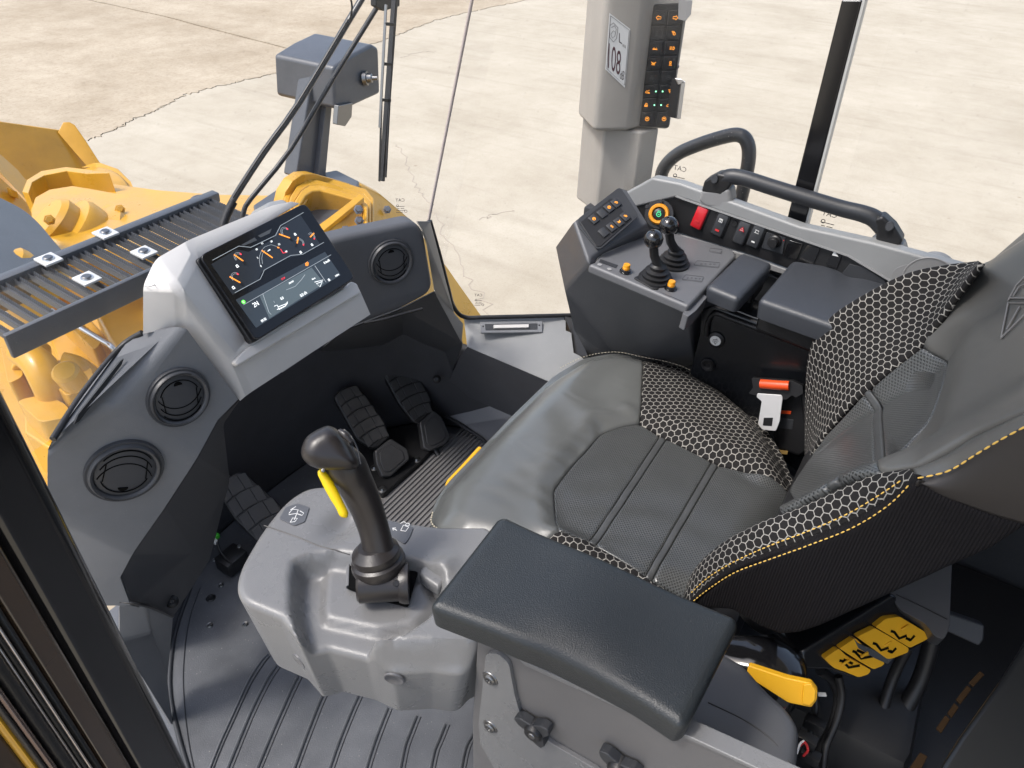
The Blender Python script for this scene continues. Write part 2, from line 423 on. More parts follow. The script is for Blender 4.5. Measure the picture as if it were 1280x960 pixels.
def leather(name, col, rough=0.42, perf=False, pitch=0.0042, wr=0.5, rot=0, coat=0.0):
    m, N, L, b = nt(name); b.inputs['Coat Weight'].default_value = coat; b.inputs['Coat Roughness'].default_value = 0.28; uv = N.new('ShaderNodeUVMap')
    b.inputs['Roughness'].default_value = rough; b.inputs['Base Color'].default_value = (*col, 1)
    vo = N.new('ShaderNodeTexVoronoi'); vo.feature = 'DISTANCE_TO_EDGE'; vo.inputs['Scale'].default_value = 620; L.new(uv.outputs[0], vo.inputs['Vector'])
    no = N.new('ShaderNodeTexNoise'); no.inputs['Scale'].default_value = 14; no.inputs['Detail'].default_value = 5; L.new(uv.outputs[0], no.inputs['Vector'])
    mu = N.new('ShaderNodeTexNoise'); mu.noise_type = 'RIDGED_MULTIFRACTAL'; mu.inputs['Scale'].default_value = 16; mu.inputs['Detail'].default_value = 3; mu.inputs['Distortion'].default_value = 0.8
    mp = N.new('ShaderNodeMapping'); mp.inputs['Scale'].default_value = (1.0, 0.45, 1); mp.inputs['Rotation'].default_value = (0, 0, rot); L.new(uv.outputs[0], mp.inputs[0]); L.new(mp.outputs[0], mu.inputs['Vector'])
    b1 = N.new('ShaderNodeBump'); b1.inputs['Strength'].default_value = 0.35; b1.inputs['Distance'].default_value = 0.0004
    mm = M1(N, 'MINIMUM', vo.outputs['Distance'], 0.25, L); L.new(mm, b1.inputs['Height'])
    b2 = N.new('ShaderNodeBump'); b2.inputs['Strength'].default_value = wr; b2.inputs['Distance'].default_value = 0.0035
    L.new(mu.outputs['Fac'], b2.inputs['Height']); L.new(b1.outputs[0], b2.inputs['Normal'])
    last = b2
    mc = N.new('ShaderNodeMix'); mc.data_type = 'RGBA'; mc.inputs[6].default_value = (*[c*0.85 for c in col], 1); mc.inputs[7].default_value = (*[c*1.15 for c in col], 1)
    L.new(no.outputs['Fac'], mc.inputs[0]); outc = mc.outputs[2]
    if perf:
        v2 = N.new('ShaderNodeTexVoronoi'); v2.inputs['Scale'].default_value = 1/pitch; v2.inputs['Randomness'].default_value = 0.0
        mp2 = N.new('ShaderNodeMapping'); mp2.inputs['Rotation'].default_value = (0, 0, 0.785); L.new(uv.outputs[0], mp2.inputs[0]); L.new(mp2.outputs[0], v2.inputs['Vector'])
        mr = N.new('ShaderNodeMapRange'); mr.inputs[1].default_value = 0.22; mr.inputs[2].default_value = 0.34; L.new(v2.outputs['Distance'], mr.inputs[0])
        b3 = N.new('ShaderNodeBump'); b3.inputs['Strength'].default_value = 0.9; b3.inputs['Distance'].default_value = 0.0012
        L.new(mr.outputs[0], b3.inputs['Height']); L.new(last.outputs[0], b3.inputs['Normal']); last = b3
        m4 = N.new('ShaderNodeMix'); m4.data_type = 'RGBA'; m4.inputs[6].default_value = (*[c*0.25 for c in col], 1)
        L.new(mr.outputs[0], m4.inputs[0]); L.new(outc, m4.inputs[7]); outc = m4.outputs[2]
    L.new(outc, b.inputs['Base Color']); L.new(last.outputs[0], b.inputs['Normal'])
    return m
def glassmat(name, tint=(1, 1, 1), k=1.0):
    m, N, L, b = nt(name); N.remove(b)
    out = N['Material Output']; tr = N.new('ShaderNodeBsdfTransparent'); tr.inputs[0].default_value = (*tint, 1)
    gl = N.new('ShaderNodeBsdfGlossy'); gl.inputs['Roughness'].default_value = 0.0
    lw = N.new('ShaderNodeLayerWeight'); lw.inputs['Blend'].default_value = 0.5; mx = N.new('ShaderNodeMixShader')
    f = M1(N, 'MULTIPLY_ADD', M1(N, 'POWER', lw.outputs['Facing'], 5.0, L), 0.5*k, L, 0.02*k); L.new(f, mx.inputs[0]); L.new(tr.outputs[0], mx.inputs[1]); L.new(gl.outputs[0], mx.inputs[2])
    # thin film of dust and dried water spots on the pane
    tc = N.new('ShaderNodeTexCoord'); n1 = N.new('ShaderNodeTexNoise'); n1.inputs['Scale'].default_value = 3.5; n1.inputs['Detail'].default_value = 8; n1.inputs['Roughness'].default_value = .7
    L.new(tc.outputs['Object'], n1.inputs[0]); r1 = N.new('ShaderNodeMapRange'); r1.inputs[1].default_value = .45; r1.inputs[2].default_value = .8; r1.inputs[3].default_value = 0; r1.inputs[4].default_value = .04; L.new(n1.outputs['Fac'], r1.inputs[0])
    v = N.new('ShaderNodeTexVoronoi'); v.inputs['Scale'].default_value = 38; L.new(tc.outputs['Object'], v.inputs[0]); r2 = N.new('ShaderNodeMapRange'); r2.inputs[1].default_value = .10; r2.inputs[2].default_value = .05; r2.inputs[3].default_value = 0; r2.inputs[4].default_value = .12; L.new(v.outputs['Distance'], r2.inputs[0])
    sm = M1(N, 'ADD', r1.outputs[0], M1(N, 'MULTIPLY', r2.outputs[0], n1.outputs['Fac'], L), L)
    df = N.new('ShaderNodeBsdfDiffuse'); df.inputs[0].default_value = (.6, .57, .52, 1); m2 = N.new('ShaderNodeMixShader'); L.new(sm, m2.inputs[0]); L.new(mx.outputs[0], m2.inputs[1]); L.new(df.outputs[0], m2.inputs[2]); L.new(m2.outputs[0], out.inputs['Surface'])
    return m
def ribmat(name, col, period, depth=0.0008, rough=0.85, axis=0):
    m, N, L, b = nt(name); uv = N.new('ShaderNodeUVMap'); b.inputs['Base Color'].default_value = (*col, 1); b.inputs['Roughness'].default_value = rough
    sx = N.new('ShaderNodeSeparateXYZ'); L.new(uv.outputs[0], sx.inputs[0])
    s = M1(N, 'SINE', M1(N, 'MULTIPLY', sx.outputs[axis], 2*math.pi/period, L), None, L)
    no = N.new('ShaderNodeTexNoise'); no.inputs['Scale'].default_value = 900; L.new(uv.outputs[0], no.inputs['Vector'])
    s = M1(N, 'MULTIPLY_ADD', no.outputs['Fac'], 1.2, L, s)
    bp = N.new('ShaderNodeBump'); bp.inputs['Distance'].default_value = depth; bp.inputs['Strength'].default_value = 0.9
    L.new(s, bp.inputs['Height']); L.new(bp.outputs[0], b.inputs['Normal'])
    b.inputs['Specular IOR Level'].default_value = 0.2
    b.inputs['Sheen Weight'].default_value = 0.0
    return m
GREY   = mk('grey_plastic', (0.185, 0.19, 0.198), 0.44, bump=0.5, var=0.08, rvar=0.06, dirt=0.12)
GREYL  = mk('light_grey_panel_plastic', (0.235, 0.24, 0.24), 0.42, bump=0.4, var=0.06, rvar=0.05, dirt=0.2)
POD    = mk('armrest_pod_plastic', (0.168, 0.168, 0.168), 0.28, bump=0.5, var=0.05, rvar=0.05)
HOUS   = mk('pale_housing_plastic', (0.60, 0.578, 0.545), 0.5, bump=0.35, var=0.04, rvar=0.05)
PILLAR = mk('pillar_trim_plastic', (0.33, 0.31, 0.28), 0.5, bump=0.35, var=0.04)
PILLARD = mk('pillar_grey_plastic', (0.22, 0.22, 0.22), 0.5, bump=0.35, var=0.04)
DARK   = mk('charcoal_plastic', (0.028, 0.030, 0.034), 0.5, bump=0.4, var=0.12, rvar=0.06, dirt=0.08)
FIRE   = mk('footwell_lining', (0.040, 0.041, 0.047), 0.5, bump=0.5, var=0.15)
BLACK  = mk('black_plastic', (0.012, 0.012, 0.013), 0.42, bump=0.3, rvar=0.08, var=0.1)
GLOSS  = mk('gloss_black', (0.008, 0.008, 0.009), 0.12, coat=0.5)
SCREENB = mk('bezel_black', (0.006, 0.006, 0.007), 0.10, spec=0.5)
RUBBER = mk('black_rubber', (0.012, 0.012, 0.013), 0.45, bump=0.5, bsc=500, var=0.2)
PADM   = mk('armrest_vinyl', (0.020, 0.0235, 0.0255), 0.31, bump=1.0, bsc=700, var=0.06, rvar=0.05)
PADR   = mk('right_pad_vinyl', (0.040, 0.044, 0.052), 0.36, bump=0.8, bsc=700, var=0.06, rvar=0.05)
STICK  = mk('joystick_rubber', (0.022, 0.019, 0.0185), 0.28, bump=0.4, bsc=900, var=0.08)
FLOORM = mk('floor_mat_rubber', (0.088, 0.092, 0.100), 0.40, bump=0.8, bsc=600, var=0.2, rvar=0.1, dirt=0.5)
GREYD  = mk('vent_plastic', (0.052, 0.054, 0.059), 0.42, bump=0.3, rvar=0.05)
YEL    = mk('yellow_paint', (0.56, 0.295, 0.022), 0.34, coat=0.2, bump=0.25, bsc=60, var=0.12, vsc=5, rvar=0.1, dirt=0.35)
YELP   = mk('yellow_plastic', (0.82, 0.43, 0.018), 0.42, bump=0.2)
YELT   = mk('bright_yellow_plastic', (0.75, 0.52, 0.0), 0.4)
ORNG   = mk('amber_plastic', (0.75, 0.30, 0.012), 0.35)
REDP   = mk('red_plastic', (0.50, 0.012, 0.020), 0.3, coat=0.3)
RED    = mk('red_print', (0.60, 0.03, 0.03), 0.5)
ORED   = mk('orange_red_plastic', (0.72, 0.075, 0.012), 0.42)
WHITE  = mk('white_print', (0.72, 0.72, 0.70), 0.5)
GREYP  = mk('grey_print', (0.28, 0.28, 0.28), 0.5)
STEEL  = mk('steel', (0.62, 0.63, 0.64), 0.28, metal=1.0, var=0.08)
SCREW  = mk('screw_metal', (0.22, 0.22, 0.22), 0.35, metal=1.0)
ALU    = mk('brushed_trim', (0.52, 0.47, 0.44), 0.3, metal=0.9)
GRATE  = mk('dark_grey_paint', (0.070, 0.076, 0.086), 0.38, bump=0.4, bsc=300, var=0.12, dirt=0.5, coat=0.15)
ARMP   = mk('wiper_paint', (0.035, 0.036, 0.038), 0.35, var=0.1)
PEDALM = mk('pedal_rubber', (0.042, 0.042, 0.044), 0.30, bump=0.4, bsc=400, var=0.2)
VOID   = mk('deep_black', (0.003, 0.003, 0.003), 0.8, spec=0.1)
SPECK  = mk('speckled_steel_tube', (0.045, 0.047, 0.050), 0.35, bump=0.3, bsc=300, var=0.2, dirt=1.0)
THREAD = mk('yellow_thread', (0.75, 0.47, 0.10), 0.8)
THREADW = mk('cream_thread', (0.55, 0.50, 0.38), 0.8)
HEX    = hexmat('honeycomb_knit', (0.012, 0.011, 0.011), (0.34, 0.325, 0.295), 0.0130, 0.045)
LEA    = leather('seat_leather', (0.108, 0.112, 0.108), 0.30, wr=0.75, coat=.35)
LEAP   = leather('perforated_leather', (0.074, 0.077, 0.076), 0.30, perf=True, wr=0.35, coat=.25)
LEAS   = leather('seam_strip_leather', (0.058, 0.060, 0.060), 0.36, wr=0.2)
LEAB   = leather('backrest_leather', (0.095, 0.094, 0.088), 0.36, wr=0.15, coat=.15)
CLOTH  = ribmat('ribbed_black_cloth', (0.0085, 0.0075, 0.0085), 0.0034, depth=0.0005)
GLASS  = glassmat('window_glass', k=0.5)
# ================================================================== OUTSIDE
def concrete(name, c1, c2, streak=0.0, pebble=0.0):
    m, N, L, b = nt(name); tc = N.new('ShaderNodeTexCoord'); b.inputs['Roughness'].default_value = 0.85; b.inputs['Specular IOR Level'].default_value = 0.25
    n1 = N.new('ShaderNodeTexNoise'); n1.inputs['Scale'].default_value = 0.55; n1.inputs['Detail'].default_value = 9; n1.inputs['Roughness'].default_value = 0.68; n1.inputs['Distortion'].default_value = 0.1
    n2 = N.new('ShaderNodeTexNoise'); n2.inputs['Scale'].default_value = 24 if pebble else 60; n2.inputs['Detail'].default_value = 4; n2.inputs['Roughness'].default_value = 0.7
    L.new(tc.outputs['Object'], n1.inputs[0]); L.new(tc.outputs['Object'], n2.inputs[0])
    mr = N.new('ShaderNodeMapRange'); mr.inputs[1].default_value = 0.36; mr.inputs[2].default_value = 0.66; L.new(n1.outputs['Fac'], mr.inputs[0])
    mx = N.new('ShaderNodeMix'); mx.data_type = 'RGBA'; mx.inputs[6].default_value = (*c1, 1); mx.inputs[7].default_value = (*c2, 1); L.new(mr.outputs[0], mx.inputs[0])
    out = mx.outputs[2]
    def dark(fac, col, amt):
        nonlocal out
        f = M1(N, 'MULTIPLY', fac, amt, L); q = N.new('ShaderNodeMix'); q.data_type = 'RGBA'; q.blend_type = 'MULTIPLY'; q.inputs[7].default_value = (*col, 1)
        L.new(f, q.inputs[0]); L.new(out, q.inputs[6]); out = q.outputs[2]
    m2 = N.new('ShaderNodeMapRange'); m2.inputs[1].default_value = 0.5; m2.inputs[2].default_value = 0.75; L.new(n2.outputs['Fac'], m2.inputs[0])
    dark(m2.outputs[0], (0.62, 0.58, 0.52), 0.75 if pebble else 0.35)
    # tyre scuffs: long stretched noise in two directions
    for ang, sc, am in ((0.5, 1.3, 0.18), (-0.55, 0.8, 0.16)):
        mp = N.new('ShaderNodeMapping'); mp.inputs['Rotation'].default_value = (0, 0, ang); mp.inputs['Scale'].default_value = (sc*5, sc*0.35, 1)
        L.new(tc.outputs['Object'], mp.inputs[0]); n3 = N.new('ShaderNodeTexNoise'); n3.inputs['Scale'].default_value = 1.0; n3.inputs['Detail'].default_value = 7; n3.inputs['Distortion'].default_value = 0.1
        L.new(mp.outputs[0], n3.inputs[0]); m3 = N.new('ShaderNodeMapRange'); m3.inputs[1].default_value = 0.56; m3.inputs[2].default_value = 0.72; L.new(n3.outputs['Fac'], m3.inputs[0])
        dark(m3.outputs[0], (0.72, 0.70, 0.68), am*(1+streak))
    n5 = N.new('ShaderNodeTexNoise'); n5.inputs['Scale'].default_value = 3.2; n5.inputs['Detail'].default_value = 8; n5.inputs['Roughness'].default_value = 0.75; L.new(tc.outputs['Object'], n5.inputs[0])
    m5 = N.new('ShaderNodeMapRange'); m5.inputs[1].default_value = 0.46; m5.inputs[2].default_value = 0.68; L.new(n5.outputs['Fac'], m5.inputs[0]); dark(m5.outputs[0], (0.70, 0.67, 0.62), 0.40 if pebble else 0.22)
    # sparse dark spots
    v = N.new('ShaderNodeTexVoronoi'); v.inputs['Scale'].default_value = 1.6; L.new(tc.outputs['Object'], v.inputs[0])
    m4 = N.new('ShaderNodeMapRange'); m4.inputs[1].default_value = 0.045; m4.inputs[2].default_value = 0.02; L.new(v.outputs['Distance'], m4.inputs[0])
    dark(m4.outputs[0], (0.5, 0.42, 0.36), 0.5)
    L.new(out, b.inputs['Base Color'])
    bp = N.new('ShaderNodeBump'); bp.inputs['Strength'].default_value = 0.5; bp.inputs['Distance'].default_value = 0.006 if pebble else 0.003
    L.new(n2.outputs['Fac'], bp.inputs['Height']); L.new(bp.outputs[0], b.inputs['Normal'])
    return m
CPEB = concrete('pebbled_concrete', (0.36, 0.295, 0.21), (0.48, 0.41, 0.31), 0.2, 1.0)
CSMO = concrete('smooth_concrete', (0.40, 0.352, 0.272), (0.48, 0.432, 0.345), 0.6)
DIRT = mk('joint_dirt', (0.27, 0.23, 0.18), 0.9)
GZ = -1.9
G = ZP(GZ)
me = raw([(-300, -300, GZ-0.05), (300, -300, GZ-0.05), (300, 300, GZ-0.05), (-300, 300, GZ-0.05)], [(0, 1, 2, 3)])
obj('ground', me, DIRT, kind='structure')
def jag(pts, amp, n=10, seed=1):
    r = np.random.default_rng(seed); out = []
    for a, b in zip(pts[:-1], pts[1:]):
        a = np.array(a); b = np.array(b); L = np.linalg.norm(b-a)
        for i in range(n):
            q = a+(b-a)*i/n
            if i or len(out): q = q+r.normal(0, amp, 2)
            out.append(q)
    out.append(np.array(pts[-1])); return [tuple(q) for q in out]
Bp = [G.uv(*p) for p in [(60, 196), (110, 175), (150, 158), (190, 140), (230, 120), (270, 108), (330, 95), (370, 86), (410, 75), (500, 43), (545, 25), (600, 12), (650, 2), (740, -25), (1000, -90)]]
Jp = [G.uv(*p) for p in [(-200, -78), (107, -1), (200, 19), (362, 61), (412, 74)]]
bl = jag(Bp, 0.030, 22, 3); far = [(90, 140), (-60, 160)]
def pav(name, uvs, z, mat):
    n = len(uvs); co, _, fc, *_r = delaunay_2d_cdt([Vector(q[:2]) for q in uvs], [], [list(range(n))], 1, 1e-5); m_ = len(co)
    V = [(c.x, c.y, z) for c in co]+[(c.x, c.y, z-.04) for c in co]; Fc = [tuple(f) for f in fc]
    ed = {}
    for f in Fc:
        for i in range(len(f)): ed[(f[i], f[(i+1) % len(f)])] = 1
    Fc += [(b, a, a+m_, b+m_) for (a, b) in ed if (b, a) not in ed]
    me = raw(V, Fc); return obj(name, me, mat, smooth=False, kind='structure')
k = min(range(len(bl)), key=lambda i: (bl[i][0]-Jp[-1][0])**2+(bl[i][1]-Jp[-1][1])**2)
def offn(pl_, d):
    out = []
    for i_, q in enumerate(pl_):
        t_ = np.array(pl_[min(i_+1, len(pl_)-1)])-np.array(pl_[max(i_-1, 0)]); t_ = t_/np.linalg.norm(t_); out.append((q[0]-t_[1]*d, q[1]+t_[0]*d))
    return out
off = lambda p, a, b: (p[0]+a, p[1]+b)
blo = jag(offn(Bp, .016), 0.030, 22, 3)
jl = jag(Jp, 0.012, 6, 5)
pav('pebbled_concrete_slab', [G.uv(-900, 100)]+offn(jl, -.03)[:-1]+blo[:k][::-1]+[(-8, 8)], GZ, CPEB)
pav('pebbled_concrete_slab', offn(jl, .03)[:-1]+blo[k:]+[(120, 60), (90, 150), (-60, 150)], GZ, CPEB)
pav('smooth_concrete_slab', bl+[(150, 30), (150, -120), (-40, -120), (-40, 5), (0.5, 9)], GZ-0.006, CSMO)
CRK = mk('crack_dirt', (0.36, 0.31, 0.25), 0.9)
def crack(pxs, wd_, seed):
    q = jag([G.uv(*p) for p in pxs], 0.03, 8, seed)
    strokes('concrete_crack', ZP(GZ), [q], wd_, CRK, w=-0.0035, thick=0.002, kind='structure')
for i, (c, wdt) in enumerate([([(496, 180), (508, 205), (523, 236), (540, 262), (560, 300), (590, 350), (610, 392)], 0.010), ([(62, 45), (66, 60), (90, 66), (122, 66)], 0.02),
     ([(0, 99), (60, 98), (130, 99)], 0.018), ([(150, 103), (170, 112), (178, 117)], 0.018), ([(297, 98), (300, 85), (340, 64)], 0.015),
     ([(600, 275), (615, 268), (640, 262)], 0.010), ([(500, 72), (520, 66), (545, 63)], 0.014)]): crack(c, wdt, 11+i)

# ---- front grating step (in front of the windscreen)
GF = F(P(11, 419, z=0.55), (1, 0, 0), ray(-1341, -525))
gr = thing('grating_step', GF.px(110, 340), 'dark grey slotted steel grating step outside the windscreen, with four bright clamp plates', 'grating')
u0, vn = GF.uv(11, 419); uf, vf = GF.uv(0, 344); u1, _ = GF.uv(178, 338)
ul, _ = GF.uv(-60, 380); ue, _ = GF.uv(222, 248); ue2 = ue+0.10
VF = vf
box('far_rail', ((ul+ue2)/2, VF-0.012, -0.012), (ue2-ul, 0.03, 0.03), GRATE, gr, GF, 0.004)
box('near_rail', ((ul+ue2)/2, vn+0.004, -0.028), (ue2-ul, 0.014, 0.062), GRATE, gr, GF, 0.004)
ua, _ = GF.uv(9, 347); ub, _ = GF.uv(216, 252); pitch = (ub-ua)/15
L_ = VF-vn-0.03
# serrated plank: raised strip with toothed edges
def plank_me(L, wdt):
    n = 26; V = []; Fc = []
    for i in range(n*2+1):
        v = -L/2+L*i/(2*n); t = 0.003 if i % 2 else 0.0
        for u, z in ((-wdt/2, -0.016), (-wdt/2+0.001, t), (-wdt/2+0.004, -0.009), (wdt/2-0.004, -0.009), (wdt/2-0.001, t), (wdt/2, -0.016)): V.append((u, v, z))
    for i in range(n*2):
        for j in range(5): a = i*6+j; Fc.append((a, a+1, a+7, a+6))
        Fc.append((i*6+5, i*6, i*6+6, i*6+11))
    return raw(V, Fc)
pm = plank_me(L_, pitch*0.47); pm.materials.append(GRATE)
i = 0; u = ua-pitch*5.5
while u < ue2-0.01:
    o = bpy.data.objects.new('bar', pm); link(o, gr, GF.mat(u, (VF+vn)/2, -0.006)); u += pitch
for n_, (x, y) in enumerate([(133, 295), (181, 319), (62, 328), (110, 352)]):
    a, b_ = GF.uv(x, y); c = box('clamp_plate', (a, b_, 0.008), (pitch*1.35, 0.05, 0.006), STEEL if 0 else mk('galvanised_plate', (0.62, 0.62, 0.60), 0.5, metal=0.2, var=0.1), gr, GF, 0.001)
    lathe('bolt', [(0.0, 0.006), (0.009, 0.006), (0.011, 0.004), (0.0115, 0.0)], GF.mat(a, b_, 0.0112), SCREW, c, 16)
    lathe('washer', [(0.005, 0.0025), (0.014, 0.0025), (0.015, 0)], GF.mat(a, b_, 0.0112), STEEL, c, 18)

# ---- loader bucket
bk = thing('loader_bucket', P(90, 200, Y=5.4), 'yellow loader bucket lowered on the concrete beyond the grating', 'bucket')
def pp(nm, pts, vec, mat, par, bev=0.006, **k): return obj(nm, prism_me([P(*q[:2], Y=q[2]) for q in pts], Vector(vec)), mat, par, bevel=bev, **k)
pp('back_plate', [(-150, 125, 5.3), (0, 152, 5.3), (83, 164, 5.3), (122, 209, 5.15), (43, 239, 5.1), (0, 198, 5.2), (-150, 160, 5.3)], (0, .03, 0), YEL, bk)
cg = [[(-5, 205, 5.02), (43, 238, 5.0), (80, 223, 5.0), (119, 208, 5.0)], [(8, 228, 4.85), (46, 248, 4.8), (92, 232, 4.8), (148, 215, 4.75)], [(20, 250, 4.65), (52, 258, 4.6), (100, 243, 4.6), (163, 231, 4.55)], [(30, 280, 4.4), (60, 275, 4.4), (105, 262, 4.4), (171, 250, 4.4)]]
V = [P(x, y, Y=d) for row in cg for x, y, d in row]; Fc = [(r*4+c, r*4+c+1, r*4+c+5, r*4+c+4) for r in range(3) for c in range(3)]
obj('curved_shell', fixn(raw(V, Fc)), YEL, bk, sub=2, solid=0.03, sharp=0)
pp('side_fin', [(80, 165, 5.25), (87, 152, 5.25), (94, 156, 5.22), (108, 176, 5.15), (126, 204, 5.05), (119, 211, 5.05)], (-.03, .03, 0), YEL, bk)
pp('shell_lip', [(108, 209, 4.98), (125, 203, 4.98), (148, 211, 4.8), (164, 227, 4.6), (173, 247, 4.4), (168, 250, 4.4), (158, 232, 4.6), (143, 219, 4.8), (124, 211, 4.95)], (-.03, .03, 0), YEL, bk)
pp('stiffener_plate', [(-60, 150, 4.7), (0, 192, 4.7), (22, 212, 4.65), (43, 238, 4.5), (54, 258, 4.35), (44, 262, 4.3), (20, 236, 4.4), (0, 216, 4.5), (-60, 175, 4.6)], (.05, .08, -.12), YEL, bk)
pp('lower_plate', [(-60, 178, 4.3), (0, 222, 4.3), (24, 243, 4.25), (44, 266, 4.2), (60, 278, 4.15), (50, 300, 4.0), (-60, 300, 4.0)], (0, .06, 0), YEL, bk)
pp('weld_block', [(13, 236, 4.2), (22, 240, 4.2), (24, 249, 4.2), (16, 246, 4.2)], (0, .04, 0), YEL, bk, .003)
# ---- dark linkage cover
dcp = [(x, y) for x, y in rnd([(-80, 215), (0, 247, 10), (30, 262, 20), (50, 280, 20), (66, 300, 15), (82, 318, 8), (86, 329, 3), (0, 364), (-80, 396)], 4)]
dc = obj('linkage_cover', prism_me([P(x, y, Y=3.0-(y-250)*.006) for x, y in dcp], Vector((0, .10, -.12))), GRATE, None, bevel=0.03, bseg=4)
tag(dc, 'dark slate painted metal cover between the yellow arms, left of the grating', 'machine cover')
# ---- lift arm and tower
la = thing('lift_arm', P(200, 260, Y=3.0), 'long yellow lift arm reaching from its tower to the bucket', 'loader arm')
A1 = F3(P(97, 247, Y=3.9), P(355, 262, Y=2.7), P(57, 285, Y=3.6))
slab('top_plate', A1, [(97, 248), (140, 240), (200, 249), (273, 255), (370, 257), (380, 290), (270, 282), (200, 268), (140, 255), (118, 252)], 0.05, YEL, la, bevel=0.006)
slab('side_web', A1, [(45, 278), (50, 262), (67, 252), (97, 247), (120, 251), (200, 266), (275, 283), (380, 290), (380, 330), (50, 330)], 0.06, YEL, la, w=-0.09, bevel=0.006)
slab('hook_flange', A1, [(44, 279), (49, 263), (66, 251), (97, 245.5), (122, 249), (150, 254), (122, 255), (98, 251), (70, 257), (56, 266), (52, 281)], 0.16, YEL, la, w=0.01, bevel=0.004)
bM = axisM(P(84, 292, Y=3.1), (-0.5, 0.25, 0.75))
lathe('pin_boss', [(0.0, 0.10), (0.10, 0.10), (0.12, 0.08), (0.12, 0.03), (0.16, 0.02), (0.17, 0.0), (0.17, -0.06), (0.22, -0.08), (0.23, -0.25)], bM, YEL, la, 28)
lathe('pin_boss', [(0.0, 0.05), (0.08, 0.05), (0.10, 0.03), (0.10, -0.1)], axisM(P(120, 305, Y=3.0), (-0.5, 0.25, 0.75)), YEL, la, 24)
lathe('pin_boss', [(0.0, 0.08), (0.07, 0.08), (0.1, 0.05), (0.12, -0.1)], axisM(P(22, 350, Y=2.6), (-0.5, 0.25, 0.75)), YEL, la, 24)
tw = thing('arm_tower', P(430, 290, Y=2.4), 'yellow ribbed arm tower behind the top of the display, below the lamp post', 'machine frame')
T1 = F3(P(373, 222, Y=2.5), P(462, 240, Y=2.3), P(353, 260, Y=2.5))
TF = F3(P(413, 302, Y=2.25), P(465, 240, Y=2.3), P(465, 290, Y=2.15))
V = []; rows = [(0.0, [(353, 256), (357, 240), (366, 226), (378, 218), (392, 217), (425, 226), (458, 236)]), (0.10, [(364, 262), (369, 248), (378, 236), (390, 229), (402, 229), (430, 236), (452, 243)]), ]
for i_, (ins, pp) in enumerate([(0, rows[0][1]), (1, rows[1][1])]): pass
TWF = F3(P(353, 256, Y=2.5), P(458, 236, Y=2.42), P(413, 302, Y=2.2)); TWF = TWF if TWF.N.dot(CAM-TWF.O) > 0 else F(TWF.O, TWF.V, TWF.U)
ou_ = rows[0][1]+[(468, 248), (468, 292)]
def shr(k, dy=0): return [((x-425)*(1-k)+425, (y-292)*(1-k)+292+dy) for x, y in ou_]
for i_, (k0, k1, ww, dp) in enumerate(((0, .10, 0, .10), (.09, .19, .03, .12), (.18, .28, .055, .13), (.27, .33, .03, .12))):
    A2, B2_ = shr(k0), shr(k1)[::-1]
    slab('arch_rib', TWF, A2+B2_, dp, YEL, tw, w=ww, bevel=0.008, bseg=3)
ou = [P(x, y, Y=2.55) for x, y in ou_[:-2]]
VV = ou+[P(462, 290, Y=2.5), P(400, 300, Y=2.6)]
obj('web', prism_me(VV, Vector((0, 0.06, 0))), YEL, tw, bevel=0.004)
obj('inner_plate', prism_me([P(395, 290, Y=2.3), P(452, 248, Y=2.28), P(455, 292, Y=2.2), P(413, 304, Y=2.2)], Vector((0.0, 0.03, 0))), YEL, tw, bevel=0.004)
obj('top_flange', prism_me([P(393, 286, Y=2.3), P(450, 242, Y=2.28), P(455, 247, Y=2.26), P(400, 292, Y=2.26)], Vector((0.0, 0.0, -0.02))), YEL, tw, bevel=0.002)
obj('rear_frame', prism_me([P(452, 231, Y=2.55), P(477, 244, Y=2.5), P(510, 272, Y=2.45), P(560, 335, Y=2.2), P(600, 395, Y=2.0), P(620, 460, Y=1.9), P(540, 460, Y=1.9), P(470, 330, Y=2.2)], Vector((0.0, 0.05, 0.02))), YEL, tw, bevel=0.008)
# ---- frame parts below the grating
fm = thing('chassis_casting', P(110, 450, z=-0.3), 'yellow front frame castings with hoses and pins seen under the grating', 'machine frame')
FF = ZP(-0.35)
slab('deck_plate', FF, [(-80, 300), (60, 250), (300, 280), (420, 310), (420, 600), (-80, 640)], 0.06, YEL, fm, w=-0.35, bevel=0.01)
slab('box_plate', FF, [(118, 392, .05), (160, 372, .05), (300, 330), (300, 470), (150, 450), (135, 425)], 0.3, YEL, fm, w=0.16, bevel=0.02, r=0.0)
slab('cross_plate', FF, [(60, 420), (110, 395), (152, 440), (120, 475), (75, 455)], 0.25, YEL, fm, w=-0.02, bevel=0.012)
pf = F3(P(18, 445, z=-0.2), P(62, 440, z=-0.2), P(35, 490, z=-0.45))
fl = slab('bolt_flange', pf, [(16, 442, .03), (48, 424, .05), (64, 430, .05), (66, 450, .04), (52, 500, .03), (30, 500), (14, 470)], 0.06, YEL, fm, bevel=0.008, r=0.02)
for x, y in ((52, 434), (59, 444), (30, 458), (25, 449)):
    a, b_ = pf.uv(x, y); lathe('bolt_hole', [(0.0, 0.002), (0.012, 0.002), (0.018, 0.0)], pf.mat(a, b_, 0.001), SCREW, fl, 14)
tube('cross_tube', [P(24, 440, z=-0.15), P(45, 452, z=-0.15), P(60, 475, z=-0.2), P(70, 505, z=-0.3), P(75, 540, z=-0.4)], [0.045, 0.055, 0.06, 0.055, 0.05], YEL, fm, segs=20)
tube('cross_tube', [P(78, 458, z=-0.2), P(96, 462, z=-0.22), P(118, 480, z=-0.3), P(130, 500, z=-0.4)], [0.055, 0.05, 0.05, 0.05], YEL, fm, segs=20)
